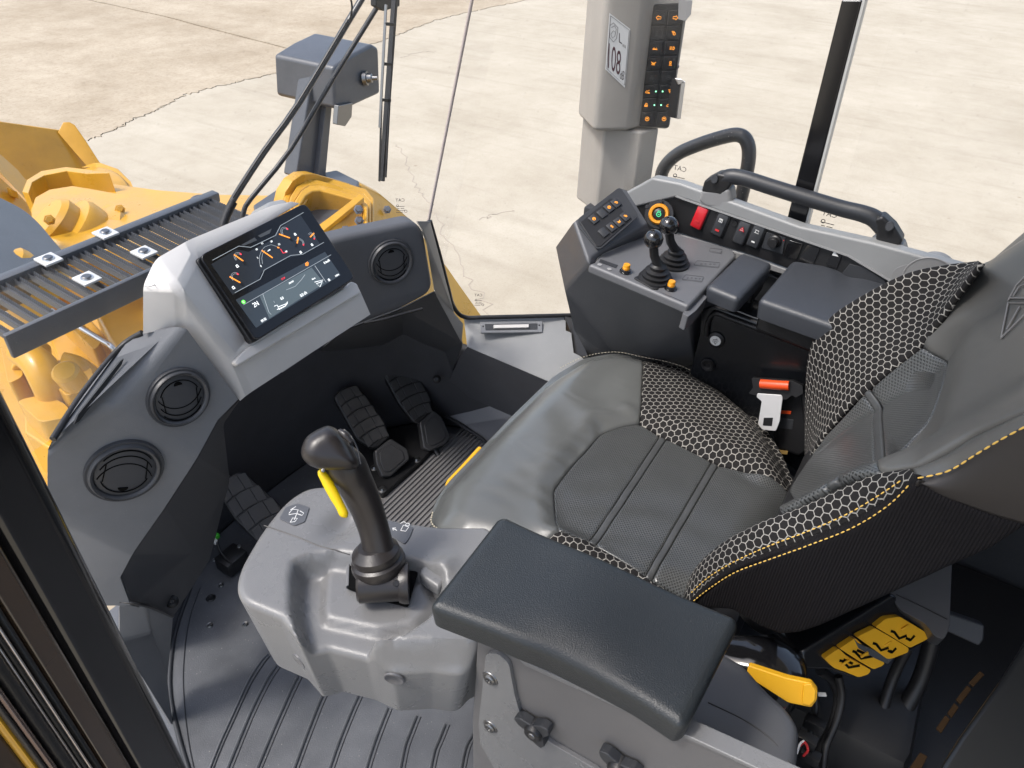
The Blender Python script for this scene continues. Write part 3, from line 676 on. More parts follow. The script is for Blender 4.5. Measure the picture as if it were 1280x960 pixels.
for q_, th_, ww_ in (([(60, 452), (96, 446), (112, 456), (120, 474), (84, 496), (66, 480)], .12, .14), ([(20, 500), (58, 492), (84, 506), (90, 520), (50, 528)], .12, .10), ([(70, 392), (84, 386), (128, 426), (118, 438)], .10, .12), ([(2, 398), (52, 378), (60, 392), (8, 416)], .10, .05), ([(30, 350), (80, 330), (110, 352), (60, 378)], .10, .02), ([(110, 330), (160, 310), (190, 330), (150, 356)], .10, .0), ([(0, 430), (14, 424), (30, 470), (10, 480)], .2, .12)):
    slab('frame_plate', FF, q_, th_, YEL, fm, w=ww_, bevel=.012, r=.03)
lathe('pin', [(0, 0.04), (0.035, 0.04), (0.045, 0.03), (0.045, -0.05)], axisM(P(86, 470, z=-0.12), (-0.3, -0.3, 0.9)), YEL, fm, 18)
slab('gusset', FF, [(30, 480), (60, 500), (80, 510), (120, 520), (60, 560), (30, 540)], 0.2, YEL, fm, w=0.0, bevel=0.01)
tube('steel_pipe', [P(60, 385, z=-0.1), P(88, 402, z=-0.1), P(128, 426, z=-0.1), P(140, 434, z=-0.1), P(147, 446, z=-0.15)], 0.011, STEEL, fm, segs=10, n=5)
tube('steel_pipe', [P(5, 392, z=-0.1), P(40, 384, z=-0.1), P(60, 384, z=-0.12)], 0.010, STEEL, fm, segs=10, n=5)
tube('hose', [P(242, 262, Y=1.9), P(247, 252, Y=1.9), P(258, 255, Y=1.9), P(262, 272, Y=1.9)], 0.02, GRATE, fm, segs=10)
for k_, (x, y, yy, par_) in enumerate([(448, 262, 2.2, tw), (449, 276, 2.2, tw), (432, 288, 2.18, tw), (484, 262, 2.42, tw), (500, 284, 2.38, tw), (516, 306, 2.3, tw), (150, 262, 3.0, la), (176, 267, 3.0, la), (62, 275, 3.0, la)]):
    p_ = P(x, y, Y=yy); lathe('bolt', [(0, .022), (.012, .022), (.014, .018), (.014, .004), (.022, .003), (.022, 0)], axisM(p_, CAM-p_+Vector((0, 0, .6))), YEL if k_ > 5 else SCREW, par_, 6)
# ---- headlamp on its post, fender
hl = thing('lamp_housing', P(390, 220, Y=2.7), 'dark grey front lamp housing on a square post, seen from behind through the windscreen', 'headlamp')
Yb = 2.62
V0 = [P(417, 84, Y=Yb), P(441, 68, Y=Yb), P(466, 55, Y=Yb), P(474, 60, Y=Yb), P(476, 117, Y=Yb), P(430, 138, Y=Yb), P(418, 136, Y=Yb)]
obj('lamp_shell', prism_me(V0, Vector((-0.03, 0.36, 0.01))), GRATE, hl, bevel=0.018, bseg=3)
pz = [P(x, y, Y=2.75) for x, y in ((391, 88), (418, 90), (407, 222), (370, 222))]
obj('post', prism_me(pz, Vector((0.0, 0.09, 0))), GRATE, hl, bevel=0.01)
obj('post_side', prism_me([P(412, 92, Y=2.72), P(419, 92, Y=2.72), P(407, 222, Y=2.72), P(397, 222, Y=2.72)], Vector((0.0, 0.06, 0))), GRATE, hl, bevel=0.004)
bo = lathe('bolt', [(0.0, 0.07), (0.010, 0.07), (0.012, 0.045), (0.022, 0.04), (0.024, 0.02), (0.034, 0.018), (0.036, 0.0)], axisM(P(455, 98, Y=Yb-0.001), (0.45, -1, 0.1)), SCREW, hl, 16)
obj('bracket', prism_me([P(423, 132, Y=2.6), P(441, 128, Y=2.6), P(440, 146, Y=2.6), P(432, 158, Y=2.6), P(421, 156, Y=2.6)], Vector((0, 0.03, 0))), SCREW, hl, bevel=0.004)
slab('front_fender', ZP(0.0), [(316, 256), (352, 232), (405, 215, .08), (421, 212, .08), (449, 226, .05), (446, 235), (400, 300), (330, 300)], 0.04, GRATE, None, bevel=0.01)
tag(bpy.data.objects['front_fender'], 'dark grey flat fender top under the lamp post', 'fender')
# ---- wiper (outside the glass)
wp = thing('windscreen_wiper', P(290, 275, Y=1.26), 'black twin-arm wiper across the windscreen above the display', 'wiper')
tube('main_arm', [P(280, 279, Y=1.25), P(284, 266, Y=1.25), P(293, 247, Y=1.245), P(330, 190, Y=1.22), P(373, 130, Y=1.2), P(437, 24, Y=1.17), P(455, -6, Y=1.16)], 0.0075, ARMP, wp, segs=8, n=3, flat=0.8)
tube('arm_ridge', [P(291, 247, Y=1.238), P(328, 190, Y=1.212), P(371, 130, Y=1.192), P(435, 24, Y=1.162)], 0.002, RUBBER, wp, segs=6, n=3)
tube('link_arm', [P(303, 274, Y=1.25), P(305, 264, Y=1.25), P(313, 249, Y=1.245), P(363, 187, Y=1.21), P(417, 97, Y=1.17), P(472, 8, Y=1.12), P(485, -14, Y=1.1)], 0.0052, ARMP, wp, segs=8, n=3)
tube('sleeve', [P(279, 283, Y=1.245), P(284, 268, Y=1.245), P(292, 252, Y=1.24)], 0.0085, BLACK, wp, segs=10, n=3)
tube('washer_hose', [P(436, -10, Y=1.15), P(440, 8, Y=1.15), P(437, 26, Y=1.16), P(432, 30, Y=1.16)], 0.002, RUBBER, wp, segs=6)
obj('arm_head', prism_me([P(470, -10, Y=1.1), P(500, -10, Y=1.1), P(500, 8, Y=1.1), P(480, 14, Y=1.1), P(470, 8, Y=1.1)], Vector((0, 0.015, 0))), BLACK, wp, bevel=0.002)
def bar2(nm, a, b, wdt, th, mat, par):
    a, b = Vector(a), Vector(b); t = (b-a).normalized(); n = Vector((0, 1, 0)); s_ = t.cross(n).normalized()
    return obj(nm, prism_me([a-s_*wdt/2, a+s_*wdt/2, b+s_*wdt/2, b-s_*wdt/2], n*th), mat, par, bevel=min(wdt, th)*0.2)
bar2('blade', P(497, -10, Y=1.06), P(480, 227, Y=1.04), 0.0085, 0.012, BLACK, wp)
bar2('blade_spine', P(484, 6, Y=1.05), P(476, 160, Y=1.04), 0.0025, 0.006, SCREW, wp)
bar2('blade_rubber', P(493, 30, Y=1.055), P(483, 222, Y=1.035), 0.0035, 0.004, RUBBER, wp)
for y in (30, 80, 125): bar2('blade_clip', P(483-(y-30)*0.05, y, Y=1.047), P(494-(y-30)*0.05, y+1, Y=1.047), 0.006, 0.005, BLACK, wp)
bar2('blade_link', P(478, 125, Y=1.045), P(475, 227, Y=1.035), 0.003, 0.004, BLACK, wp)
# ---- outside grab rail on the right
rl = thing('outside_grab_rail', P(830, 240, X=1.75), 'bent speckled grey tube grab rail outside the right window, behind the black handrail', 'grab rail')
tube('rail_tube', [P(x, y, X=1.75) for x, y in ((824, 262), (825, 235), (829, 212), (845, 194), (870, 182), (905, 171), (924, 169), (934, 178), (936, 198), (930, 232), (922, 265), (915, 300))], 0.0165, SPECK, rl, segs=14, n=6)
# ================================================================== CAB SHELL (setting)
def struct(o): o['kind'] = 'structure'; return o
def boxs(name, lo, hi, mat, bev=0.004):
    c = [(a+b)/2 for a, b in zip(lo, hi)]; s = [b-a for a, b in zip(lo, hi)]
    o = box(name, c, s, mat, None, bev=bev); return struct(o)
boxs('cab_floor', (-0.10, -1.2, -0.06), (1.45, 1.30, -0.004), FLOORM)
# footwell lining: upright walls round the front of the floor
pl = [(0.40, 1.10, .20), (0.46, 1.17, .30), (0.58, 1.24, .5), (0.75, 1.27, .58), (1.0, 1.27, .58), (1.18, 1.22, .48), (1.33, 1.10, .36), (1.42, 0.88, .30)]
V = []; Fc = []; q = cat(pl, 6)
for a, b, c in q: V += [(a, b, -0.01), (a, b, 0.10), (a-(a-0.85)*0.02, b-0.02, c)]
for i in range(len(q)-1):
    for j in range(2): Fc.append((3*i+j, 3*i+3+j, 3*i+4+j, 3*i+1+j))
struct(obj('footwell_wall', raw(V, Fc), FIRE, sub=1, solid=0.01, sharp=0))
# right wall body below the window
boxs('right_wall', (1.475, -1.2, -0.05), (1.53, 0.70, 0.75), DARK)
boxs('shading_half_roof', (0.05, -1.2, 1.78), (1.56, 0.30, 1.84), mk('roof_lining', (0.45, 0.45, 0.43), .8))  # unseen roof, cut to the rear half to darken the back of the cab
boxs('rear_floor_box', (0.70, -1.2, -0.01), (1.46, -0.16, 0.16), BLACK)
boxs('rear_wall', (0.0, -1.25, -0.05), (1.53, -1.18, 1.6), BLACK)
# ---- window glass
sb, st = P(536, 275, Y=0.955), P(590, 0, z=1.2); sd_ = (st-sb)
ws = [(-0.25, 1.10), (0.2, 1.24), (0.6, 1.29), (0.95, 1.22), (1.12, 1.09), (1.215, 0.955)]
q = cat(ws, 6); V = []; Fc = []
for a, b in q: V += [(a, b, 0.50), (a+(st-sb).x*2.6, b-0.29, 1.67)]
for i in range(len(q)-1): Fc.append((2*i, 2*i+2, 2*i+3, 2*i+1))
struct(obj('windscreen', raw(V, Fc), GLASS, solid=0.005, sharp=0))
tube('windscreen_seam', [sb-sd_*0.02, sb+sd_*1.6], 0.0033, mk('seam_sealant', (0.42, 0.36, 0.34), 0.5), None, segs=8, smoothp=False); struct(bpy.data.objects['windscreen_seam'])
gq = [sb+sd_*1.6, sb, P(568, 380, z=0.49), P(581, 396, z=0.457), P(712, 394, z=0.457), P(740, 262, X=1.5), P(742, -60, X=1.5)]
struct(obj('front_side_window', raw(gq, [(0, 1, 5, 6), (1, 2, 4, 5), (2, 3, 4)]), GLASS, smooth=False))
struct(tube('window_gasket', [P(537, 276, z=0.765), P(549, 318, z=0.68), P(560, 360, z=0.58), P(567, 383, z=0.50), P(580, 396, z=0.462), P(610, 396.5, z=0.460), P(715, 394, z=0.460)], 0.0055, RUBBER, segs=8, n=5))
for nm, ya, yb in (('right_window', 0.215, 0.62), ('rear_right_window', -1.1, 0.165)):
    struct(obj(nm, raw([(1.512, ya, 0.79), (1.512, yb, 0.79), (1.512, yb, 1.7), (1.512, ya, 1.7)], [(0, 1, 2, 3)]), GLASS, solid=0.005, smooth=False))
# glass maker's marks, printed on the outer face (read mirrored from inside)
INK = mk('glass_ink', (0.10, 0.09, 0.08), 0.6)
def glassmark(fr, x, y, s, w=0.0):
    e = thing('glass_mark', fr.px(x, y), {850: 'small black maker mark printed on the right window beside the grab rail', 1037: 'small black maker mark printed on the rear right window under the handrail', 598: 'small black maker mark low on the front side window over the light switch panel', 500: 'small black maker mark on the windscreen right of the wiper blade'}[x], 'glass marking')
    text('lettering', 'CAT', fr, x, y-2, s, INK, e, mirror=True, w=w)
    u, v = fr.uv(x, y)
    strokes('fine_print', fr, [[(u-s*0.9, v-s*1.05), (u+s*0.9, v-s*1.05)], [(u-s*0.7, v-s*1.5), (u-s*0.2, v-s*1.5)], [(u, v-s*1.5), (u+s*0.8, v-s*1.5)], [(u-s*0.9, v-s*1.95), (u+s*1.1, v-s*1.95)], [(u-s*1.0, v-s*2.4), (u+s*0.5, v-s*2.4)]]+[arc(u-s*0.6, v-s*0.9, s*0.25, 0, 360, 12), arc(u+s*1.1, v-s*2.2, s*0.28, 0, 360, 12)], s*0.10, INK, e, w=w)
XR = F((1.508, 0, 0), (0, -1, 0), (0, 0, 1))
glassmark(XR, 850, 213, 0.015); glassmark(XR, 1037, 270, 0.015)
g3 = F3(P(581, 390, z=0.47), P(706, 390, z=0.47), P(590, 300, z=0.66)); glassmark(g3, 598, 371, 0.010)
g4 = F((1.2, 0.955, 0), (1.0, -1.2, 0), (0, 0, 1)); glassmark(g4, 500, 250, 0.010, w=0.01)
# ---- rear right pillar (black, outside glass joint)
pr = XP(1.5)
struct(slab('rear_side_pillar', pr, [(1050, 0), (1080, 0), (1102, -120), (1070, -120), (1050, -2), (1020, 130), (983, 280), (980, 300), (1002, 300), (1007, 270), (1045, 130), (1080, 0)][3:] and [(1052, 0), (1078, 0), (1003, 292), (979, 292)], 0.035, GLOSS, None, w=0.02, bevel=0.003))
a_, b_ = pr.uv(1052, 0); a2, b2 = pr.uv(1078, 0)
struct(slab('rear_side_pillar', pr, [(a_-0.002, b_-0.004), (a2+0.002, b2-0.004), (a2+0.002, b2+0.4), (a_-0.002, b_+0.4)], 0.035, GLOSS, None, w=0.02, uv=True, bevel=0.001)) if 0 else None
struct(slab('pillar_edge_seal', pr, [(1078.5, -2), (1082, -2), (1006, 292), (1003.5, 292)], 0.03, mk('pale_seal', (0.5, 0.5, 0.48), 0.4), None, w=0.018, bevel=0))
# ---- right front pillar
AP = F3(P(748, 163, X=1.5), P(778, 163, X=1.44), P(770, 240, X=1.44))
fa = [P(748, 236, z=.80), P(771, 243, z=.79), P(792, 249, z=.785), P(813, 240, z=.79)]
fa = [Vector((q.x+.012, q.y+.006, .735)) for q in fa]; fa += [fa[3]+Vector((.04, .03, 0)), fa[0]+Vector((.05, .08, 0))]
f1 = [P(749, 150, X=1.50), P(778, 150, X=1.45), P(770, 244, X=1.45), P(747, 230, X=1.50)]
struct(obj('front_pillar', prism_me(fa, Vector((0, 0, .198))), PILLAR, None, bevel=0.006))
struct(tube('pillar_seal', [P(744, -20, X=1.53), P(743, 160, X=1.53), P(742, 262, X=1.53)], 0.007, RUBBER, segs=8, smoothp=False))
# left door post: black frame, seal strips, band coloured as a bronze reflection, yellow outer skin (all upright near the camera)
def upright(name, xa, xb, y, mat, depth=0.02, X=None, zb=-0.4, zt=1.7, bev=0.003):
    """vertical strip whose bottom-edge columns xa..xb (photo row 960) stand at plan distance y"""
    a = P(xa, 960, Y=y); b = P(xb, 960, Y=y)
    pts = [Vector((a.x, y, zb)), Vector((b.x, y, zb)), Vector((b.x, y, zt)), Vector((a.x, y, zt))]
    return struct(obj(name, prism_me(pts, Vector((0, depth, 0))), mat, None, bevel=bev))
GLOSSP = mk('black_painted_frame', (0.010, 0.010, 0.011), 0.16, coat=0.6)
BRZ = mk('bronze_reflection_tint', (0.10, 0.062, 0.035), 0.22, metal=0.4)
upright('door_post', 160, 240, 0.42, GLOSSP, 0.035, bev=0.012)
upright('post_reflection_band', 128, 166, 0.41, mk('post_reflection_tint', (0.055, 0.034, 0.020), 0.18, coat=0.8), 0.03, bev=0.004)  # brown reflection on the door frame, put into this band's colour
upright('seal_strip', 117, 129, 0.405, RUBBER, 0.02, bev=0.003)
upright('metal_trim_strip', 111, 116.5, 0.40, ALU, 0.02, bev=0.0012)
upright('seal_strip', 104, 111, 0.40, RUBBER, 0.012, bev=0.002)
upright('metal_trim_strip', 97, 103, 0.40, ALU, 0.02, bev=0.002)
upright('seal_strip', 74, 97, 0.395, RUBBER, 0.02, bev=0.004)
upright('metal_trim_strip', 60, 73, 0.39, mk('dark_bronze_trim', (0.20, 0.15, 0.13), 0.25, metal=0.8), 0.02, bev=0.004)
upright('door_skin', 36, 52, 0.40, YELT if 0 else YEL, 0.02, bev=0.003)
upright('door_seal', 52, 60, 0.39, RUBBER, 0.02, bev=0.003)
upright('door_edge', -60, 36, 0.41, mk('dark_door_edge', (0.035, 0.022, 0.014), 0.4), 0.02, bev=0.003)
# ================================================================== DASHBOARD
db = thing('dashboard', P(300, 450, z=0.7), 'grey moulded dashboard with pale display hood and round vents across the cab front', 'dashboard')
Lp = dict(a=P(60, 562, z=.795), b=P(178, 416, z=.855), c=P(226, 407, z=.862), d=P(234, 412, z=.86), e=P(298, 499, z=.72), f=P(272, 525, z=.69), g=P(246, 573, z=.655),
          h=P(138, 508, z=.805), i=P(155, 518, z=.79), j=P(205, 636, z=.58), k=P(167, 690, z=.52), l=P(150, 722, z=.47), m=P(163, 757, z=.42), n=P(60, 640, z=.62), o=P(100, 757, z=.42),
          p=P(215, 772, z=.25), q=P(214, 745, z=.28), r=P(262, 690, z=.42), s=P(288, 600, z=.50), t=P(300, 505, z=.66), b2=P(150, 435, z=.835), a2=P(66, 549, z=.80), a3=P(104, 491, z=.815))
FA = F3(Lp['d'], Lp['e'], Lp['g']); Lp['i'] = FA.px(155, 518); Lp['f'] = FA.px(272, 525); Lp['c'] = FA.px(226, 407); Lp['h'] = FA.px(138, 508)
FB = F3(Lp['i'], Lp['g'], Lp['k'])
for k_, xy in dict(h=(138, 508), a=(60, 562), n=(60, 640), j=(205, 636)).items(): Lp[k_] = FB.px(*xy)
poly('side_pod', Lp, [('a', 'a2', 'a3', 'b2', 'b', 'c', 'h'), ('c', 'd', 'i', 'h'), ('d', 'e', 'f', 'g', 'i'), ('a', 'h', 'i', 'g', 'j', 'k', 'n'), ('n', 'k', 'l', 'm', 'o')], GREY, db, bevel=0.012)
poly('side_skirt', dict(e=P(300, 500, z=.715), f=P(273, 526, z=.685), g=P(247, 574, z=.65), j=P(206, 637, z=.575), k=P(168, 691, z=.515), l=P(151, 722, z=.465), m=P(165, 757, z=.415), p=P(216, 772, z=.20), q=P(262, 700, z=.22), r=P(287, 600, z=.40), t=P(279, 530, z=.62), u=P(240, 690, z=.33)),
     [('e', 'f', 't'), ('f', 'g', 'r', 't'), ('g', 'j', 'u', 'r'), ('j', 'k', 'u'), ('k', 'l', 'm', 'u'), ('m', 'p', 'q', 'u'), ('u', 'q', 'r')], mk('skirt_plastic', (0.060, 0.062, 0.067), .5, bump=.4), db, bevel=0.006)
# pale panel strip low by the door, with the dark lower panel under it
poly('door_side_panel', dict(a=P(150, 757, z=.40), b=P(183, 759, z=.38), c=P(216, 773, z=.22), d=P(209, 850, z=.06), e=P(216, 905, z=.0), f=P(150, 800, z=.3), g=P(190, 790, z=.24)),
     [('a', 'b', 'g', 'f'), ('b', 'c', 'd', 'g'), ('g', 'd', 'e', 'f')], GREY, db, bevel=0.006)
tube('trim_seam', [P(150, 752, z=.425), P(183, 757, z=.40), P(216, 771, z=.235)], 0.003, BLACK, db, segs=6)
# small notch tray at the pod's door edge
nf = F3(Lp['a'], Lp['j'], Lp['k'])
# defrost slot and black gasket along the top left
top = F3(Lp['b'], Lp['a2'], Lp['h'])
sl = slab('defrost_slot', top, [(93, 530), (98, 518), (150, 452), (155, 448), (152, 456), (99, 527)], 0.004, BLACK, db, w=0.006, bevel=0)
0 and slab('slot_frame', top, [(88, 533), (95, 515), (148, 450), (157, 446), (155, 452), (98, 529)], 0.004, DARK, db, w=0.0008, bevel=0)
tube('edge_gasket', [Lp['a2'], Lp['a3'], Lp['b2'], Lp['b']], 0.0045, RUBBER, db, segs=8)
# ---- round vents
def vent(par, fr, cx, cy, r, rot, lab, w=0.0):
    u, v = fr.uv(cx, cy, w); M = fr.mat(u, v, w, rot)
    ring = lathe('air_vent', [(r*1.12, -0.02), (r*1.12, 0.001), (r*1.10, 0.003), (r*1.03, 0.003), (r*1.0, 0.007), (r*0.97, 0.0085), (r*0.92, 0.008), (r*0.875, 0.006), (r*0.86, 0.003), (r*0.85, 0.001)], M, GREYD, par, 72)
    ring['label'] = lab
    R2 = r*0.865
    lathe('vent_disc', [(0.0, 0.005), (R2*0.5, 0.0048), (R2*0.94, 0.0040), (R2*0.985, 0.0032), (R2, 0.001)], M, GREYD, ring, 56)
    lf = F(M @ Vector((0, 0, 0)), M.to_3x3().col[0], M.to_3x3().col[1])
    fl = [(R2*0.72*math.cos(a), R2*0.72*math.sin(a)) for a in np.linspace(0, 2*math.pi, 33)[:-1]]
    x0 = R2*0.62
    strokes('flap_edges', lf, [[(x*R2, y*R2) for x, y in l] for l in (
        [(-.70, .30), (-.66, -.45)], [(.70, .30), (.66, -.45)], arc(0, .55, .95, 202, 338, 18), arc(0, .20, .92, 205, 335, 18), arc(0, .02, .80, 20, 160, 18), arc(0, -.02, .93, 215, 325, 18))], R2*0.034, VOID, ring, w=0.0056, thick=0.0015)
    # thumb scoop
    tu = [(R2*0.17*math.cos(a), R2*(0.62+0.15*math.sin(a))) for a in np.linspace(0, math.pi, 13)]
    slab('thumb_tab', lf, tu, 0.003, VOID, ring, w=0.0062, uv=True, bevel=0.0005)
    # grip teeth round the rim (upper-left arc)
    V = []; Fc = []
    for k in range(110):
        a = math.radians(60+k*1.5); a1 = a+math.radians(0.75)
        b = len(V)
        for (rr, h) in ((1.0, 0.0105), (0.98, 0.0120), (0.95, 0.0118)):
            for aa in (a, a1): V.append(lf.pt(r*rr*math.cos(aa), r*rr*math.sin(aa), h-.003))
        Fc += [(b, b+1, b+3, b+2), (b+2, b+3, b+5, b+4)]
    obj('grip_teeth', raw(V, Fc), BLACK, ring, smooth=False, kind='stuff')
    return ring
F2 = F3(Lp['d'], Lp['e'], Lp['g']);  F2 = F(F2.O, F2.U, F2.V) if F2.N.dot(CAM-F2.O) > 0 else F(F2.O, F2.V, F2.U)
F1 = F3(Lp['i'], Lp['g'], Lp['k']);  F1 = F1 if F1.N.dot(CAM-F1.O) > 0 else F(F1.O, F1.V, F1.U)
def aim(fr, x0, y0, x1, y1):
    a = fr.uv(x0, y0); b = fr.uv(x1, y1); return math.atan2(b[1]-a[1], b[0]-a[0])
vent(db, F2, 224, 497, 0.0415, aim(F2, 224, 497, 219, 470)-math.pi/2, 'upper round vent on the left pod', .0035)
F1v = F1
vent(db, F1v, 156, 589, 0.048, aim(F1, 156, 589, 152, 612)-math.pi/2, 'lower round vent on the left pod', .0035)
# ---- display hood
SF = F3(P(247, 323, z=.92), P(380, 258, z=.923), P(317, 428, z=.80))
SF = F(SF.O, SF.U, -SF.V); 
if SF.N.dot(CAM-SF.O) < 0: SF = F(SF.O, SF.U, -SF.V)
H = dict(tl=SF.px(243, 322, -.012), tr=SF.px(374, 254, -.012), bl=SF.px(312, 430, -.012), br=SF.px(445, 355, -.012),
         a=P(179, 357, z=.925), a1=P(194, 324, z=.938), a2=P(236, 300, z=.935), b=P(179, 417, z=.86), c=P(227, 408, z=.855), d=P(300, 501, z=.715), e=P(311, 492, z=.715),
         f=P(463, 393, z=.728), g=P(447, 358, z=.775), h=P(291, 455, z=.775), k=P(224, 361, z=.925), r1=P(340, 257, z=.935), r2=P(364, 252, z=.932))
H['h'] = SF.px(293, 450, -.022); H['g'] = SF.px(448, 359, -.018)
poly('display_hood', H, [('a', 'k', 'c', 'b'), ('k', 'h', 'e', 'd', 'c'), ('k', 'tl', 'bl', 'h'), ('bl', 'br', 'g', 'h'), ('h', 'g', 'f', 'e'), ('a', 'a1', 'k'), ('a1', 'a2', 'tl', 'k'), ('a2', 'r1', 'r2', 'tr', 'tl')], HOUS, db, bevel=0.011, bseg=5)
# lifted lip under the display
slab('hood_lip', SF, [(291, 452), (297, 458), (452, 366), (447, 354), (440, 351), (433, 358), (310, 434)], 0.012, HOUS, db, w=-.012, bevel=0.004)
CH = F3(H['h'], H['g'], H['e']); CH = CH if CH.N.dot(CAM-CH.O) > 0 else F(CH.O, CH.V, CH.U)
slab('hood_recess_panel', CH, [(352, 448), (421, 401), (421, 420), (353, 466)], 0.004, mk('hood_recess', (0.36, 0.355, 0.35), 0.6, bump=0.3), db, w=0.002, bevel=0.001)
HS = F3(H['a'], H['k'], H['c']); HS = HS if HS.N.dot(CAM-HS.O) > 0 else F(HS.O, HS.V, HS.U)
u, v = HS.uv(189, 393)
lathe('hood_screw', [(0.0, 0.001), (0.003, 0.001), (0.0035, 0.003), (0.006, 0.003), (0.0075, 0.002), (0.008, 0.0)], HS.mat(u, v, 0.001), BLACK, db, 18)
tube('hood_seam', [HS.px(181, 358, .0005), HS.px(192, 357, .0008), SF.px(206, 341, -.03), SF.px(212, 327, -.03)], 0.0006, GREYP, db, segs=5, n=2)
obj('hood_rear_cap', prism_me([P(330, 262, z=.925), P(336, 252, z=.928), P(355, 248, z=.928), P(366, 256, z=.925)], Vector((0, 0.05, -0.03))), GREYL, db, bevel=0.006)
# ---- right pod
Rz = dict(a=P(425, 297, z=.80), b=P(517, 277, z=.80), c=P(530, 290, z=.785), d=P(543, 364, z=.60), e=P(500, 385, z=.58), f=P(425, 412, z=.60), g=P(380, 312, z=.80), h=P(385, 420, z=.62))
poly('right_pod', Rz, [('g', 'a', 'b', 'c', 'd', 'e', 'f', 'h')], DARK, db, bevel=0.004, thick=0.03)
RF = F3(Rz['a'], Rz['b'], Rz['f']); RF = RF if RF.N.dot(CAM-RF.O) > 0 else F(RF.O, RF.V, RF.U)
bpy.data.objects.remove(bpy.data.objects['right_pod'])
o = relief('right_pod', RF, [(395, 304), (432, 295), (517, 277, .02), (530, 288, .02), (543, 365, .03), (500, 388, .02), (430, 414), (395, 424)], GREY if 0 else mk('charcoal_grey_plastic', (0.085, 0.088, 0.096), 0.5, bump=0.4, var=0.08, rvar=0.05), db, step=0.02, er=0.012, depth=0.03)
vent(db, RF, 489, 328, 0.045, aim(RF, 489, 328, 487, 305)-math.pi/2, 'round vent on the right pod', .0015)
poly('right_side_trim', dict(a=P(523, 277, z=.795), b=P(538, 277, z=.79), c=P(567, 392, z=.50), d=P(579, 405, z=.46), e=P(577, 428, z=.42), f=P(543, 364, z=.59), g=P(531, 290, z=.78)),
     [('a', 'b', 'c', 'g'), ('g', 'c', 'f'), ('f', 'c', 'd', 'e')], PILLAR, db, bevel=0.004)
poly('kick_panel', dict(a=P(543, 366, z=.585), b=P(577, 430, z=.415), c=P(558, 483, z=.08), d=P(548, 494, z=.02), e=P(430, 500, z=.0), f=P(400, 440, z=.34), g=P(430, 414, z=.57), h=P(500, 388, z=.56), i=P(505, 440, z=.12), j=P(540, 450, z=.14)),
     [('a', 'b', 'j', 'i', 'h'), ('g', 'h', 'i', 'f'), ('b', 'c', 'j'), ('f', 'i', 'e'), ('i', 'j', 'c', 'd', 'e')], mk('kick_plastic', (0.058, 0.060, 0.065), 0.5, bump=0.4), db, bevel=0.006)
for pts in ([(455, 437), (478, 430), (505, 416), (528, 398)],):
    tube('shadow_gap', [P(x, y, z=.62-0.0005*0) for x, y in ((455, 404), (480, 399), (505, 392), (528, 386))], 0.0035, BLACK, db, segs=6)
for x, y, zz in ((546, 474, .2), (215, 752, .27)):
    M = axisM(P(x, y, z=zz)+(CAM-P(x, y, z=zz)).normalized()*0.004, CAM-P(x, y, z=zz)); lathe('panel_screw', [(0.0, 0.002), (0.004, 0.002), (0.005, 0.004), (0.009, 0.003), (0.012, 0.0)], M, BLACK, db, 20)
# ---- display monitor
dm = thing('display_monitor', SF.px(345, 340), 'wide black touch display showing gauges, gear 2N and clock, set in the pale hood', 'display')
scr = [SF.uv(*p) for p in ((246, 322), (378, 256), (440, 349), (316, 428))]
slab('rear_case', SF, [(244, 324), (375, 257), (438, 352), (315, 430)], 0.028, BLACK, dm, w=0.0, r=0.01, bevel=0.003)
slab('bezel', SF, scr, 0.006, SCREENB, dm, w=0.010, uv=True, r=0.012, bevel=0.0015)
w0 = 0.0104
bezel = bpy.data.objects['bezel']
# pixel map of the close-up crop (230,250 scale 5.33) to photo px
def z(x, y): return (230+x/5.332, 250+y/5.332)
LCD = mk('lcd_panel', (0.020, 0.024, 0.030), 0.12, emit=0.25)
LCD2 = mk('lcd_lower_panel', (0.035, 0.045, 0.055), 0.12, emit=0.3)
LW = mk('lcd_white', (0.7, 0.72, 0.72), 0.3, emit=0.75); LG = mk('lcd_grey', (0.30, 0.33, 0.35), 0.3, emit=0.5); LO = mk('lcd_orange', (0.85, 0.26, 0.03), 0.3, emit=0.8)
LR = mk('lcd_red', (0.65, 0.03, 0.05), 0.3, emit=0.7); LGn = mk('lcd_green', (0.10, 0.85, 0.05), 0.3, emit=0.9)
slab('gauge_area', SF, [z(*p) for p in ((182, 428), (345, 330), (430, 345), (590, 265), (625, 195), (775, 98), (908, 296), (770, 372), (690, 385), (520, 478), (495, 530), (325, 632))], 0.0003, LCD, dm, w=w0, bevel=0)
slab('status_area', SF, [z(*p) for p in ((345, 665), (940, 345), (1045, 500), (480, 852))], 0.0003, LCD2, dm, w=w0, bevel=0)
slab('status_panel', SF, [z(*p) for p in ((505, 640), (850, 450), (935, 555), (570, 790))], 0.0003, mk('lcd_mid_panel', (0.09, 0.115, 0.125), 0.14, emit=0.35), dm, w=w0+0.0002, bevel=0)
w1 = w0+0.0005
def zl(lines): return [[SF.uv(*z(*p)) for p in l] for l in lines]
strokes('frame_lines', SF, zl([[(170, 416), (345, 322), (425, 330), (590, 250), (622, 186), (775, 98)], [(318, 632), (488, 540), (515, 480), (690, 383), (770, 375), (910, 296)], [(375, 712), (958, 378)], [(505, 640), (545, 760), (560, 775)], [(850, 450), (925, 560)], [(660, 612), (720, 588), (760, 545), (785, 510)]]), 0.0007, LG, dm, w=w1)
slab('soft_key', SF, [z(*p) for p in ((380, 300), (470, 250), (488, 268), (400, 305))], 0.0003, mk('lcd_key', (0.06, 0.065, 0.07), 0.2, emit=0.2), dm, w=w1, bevel=0)
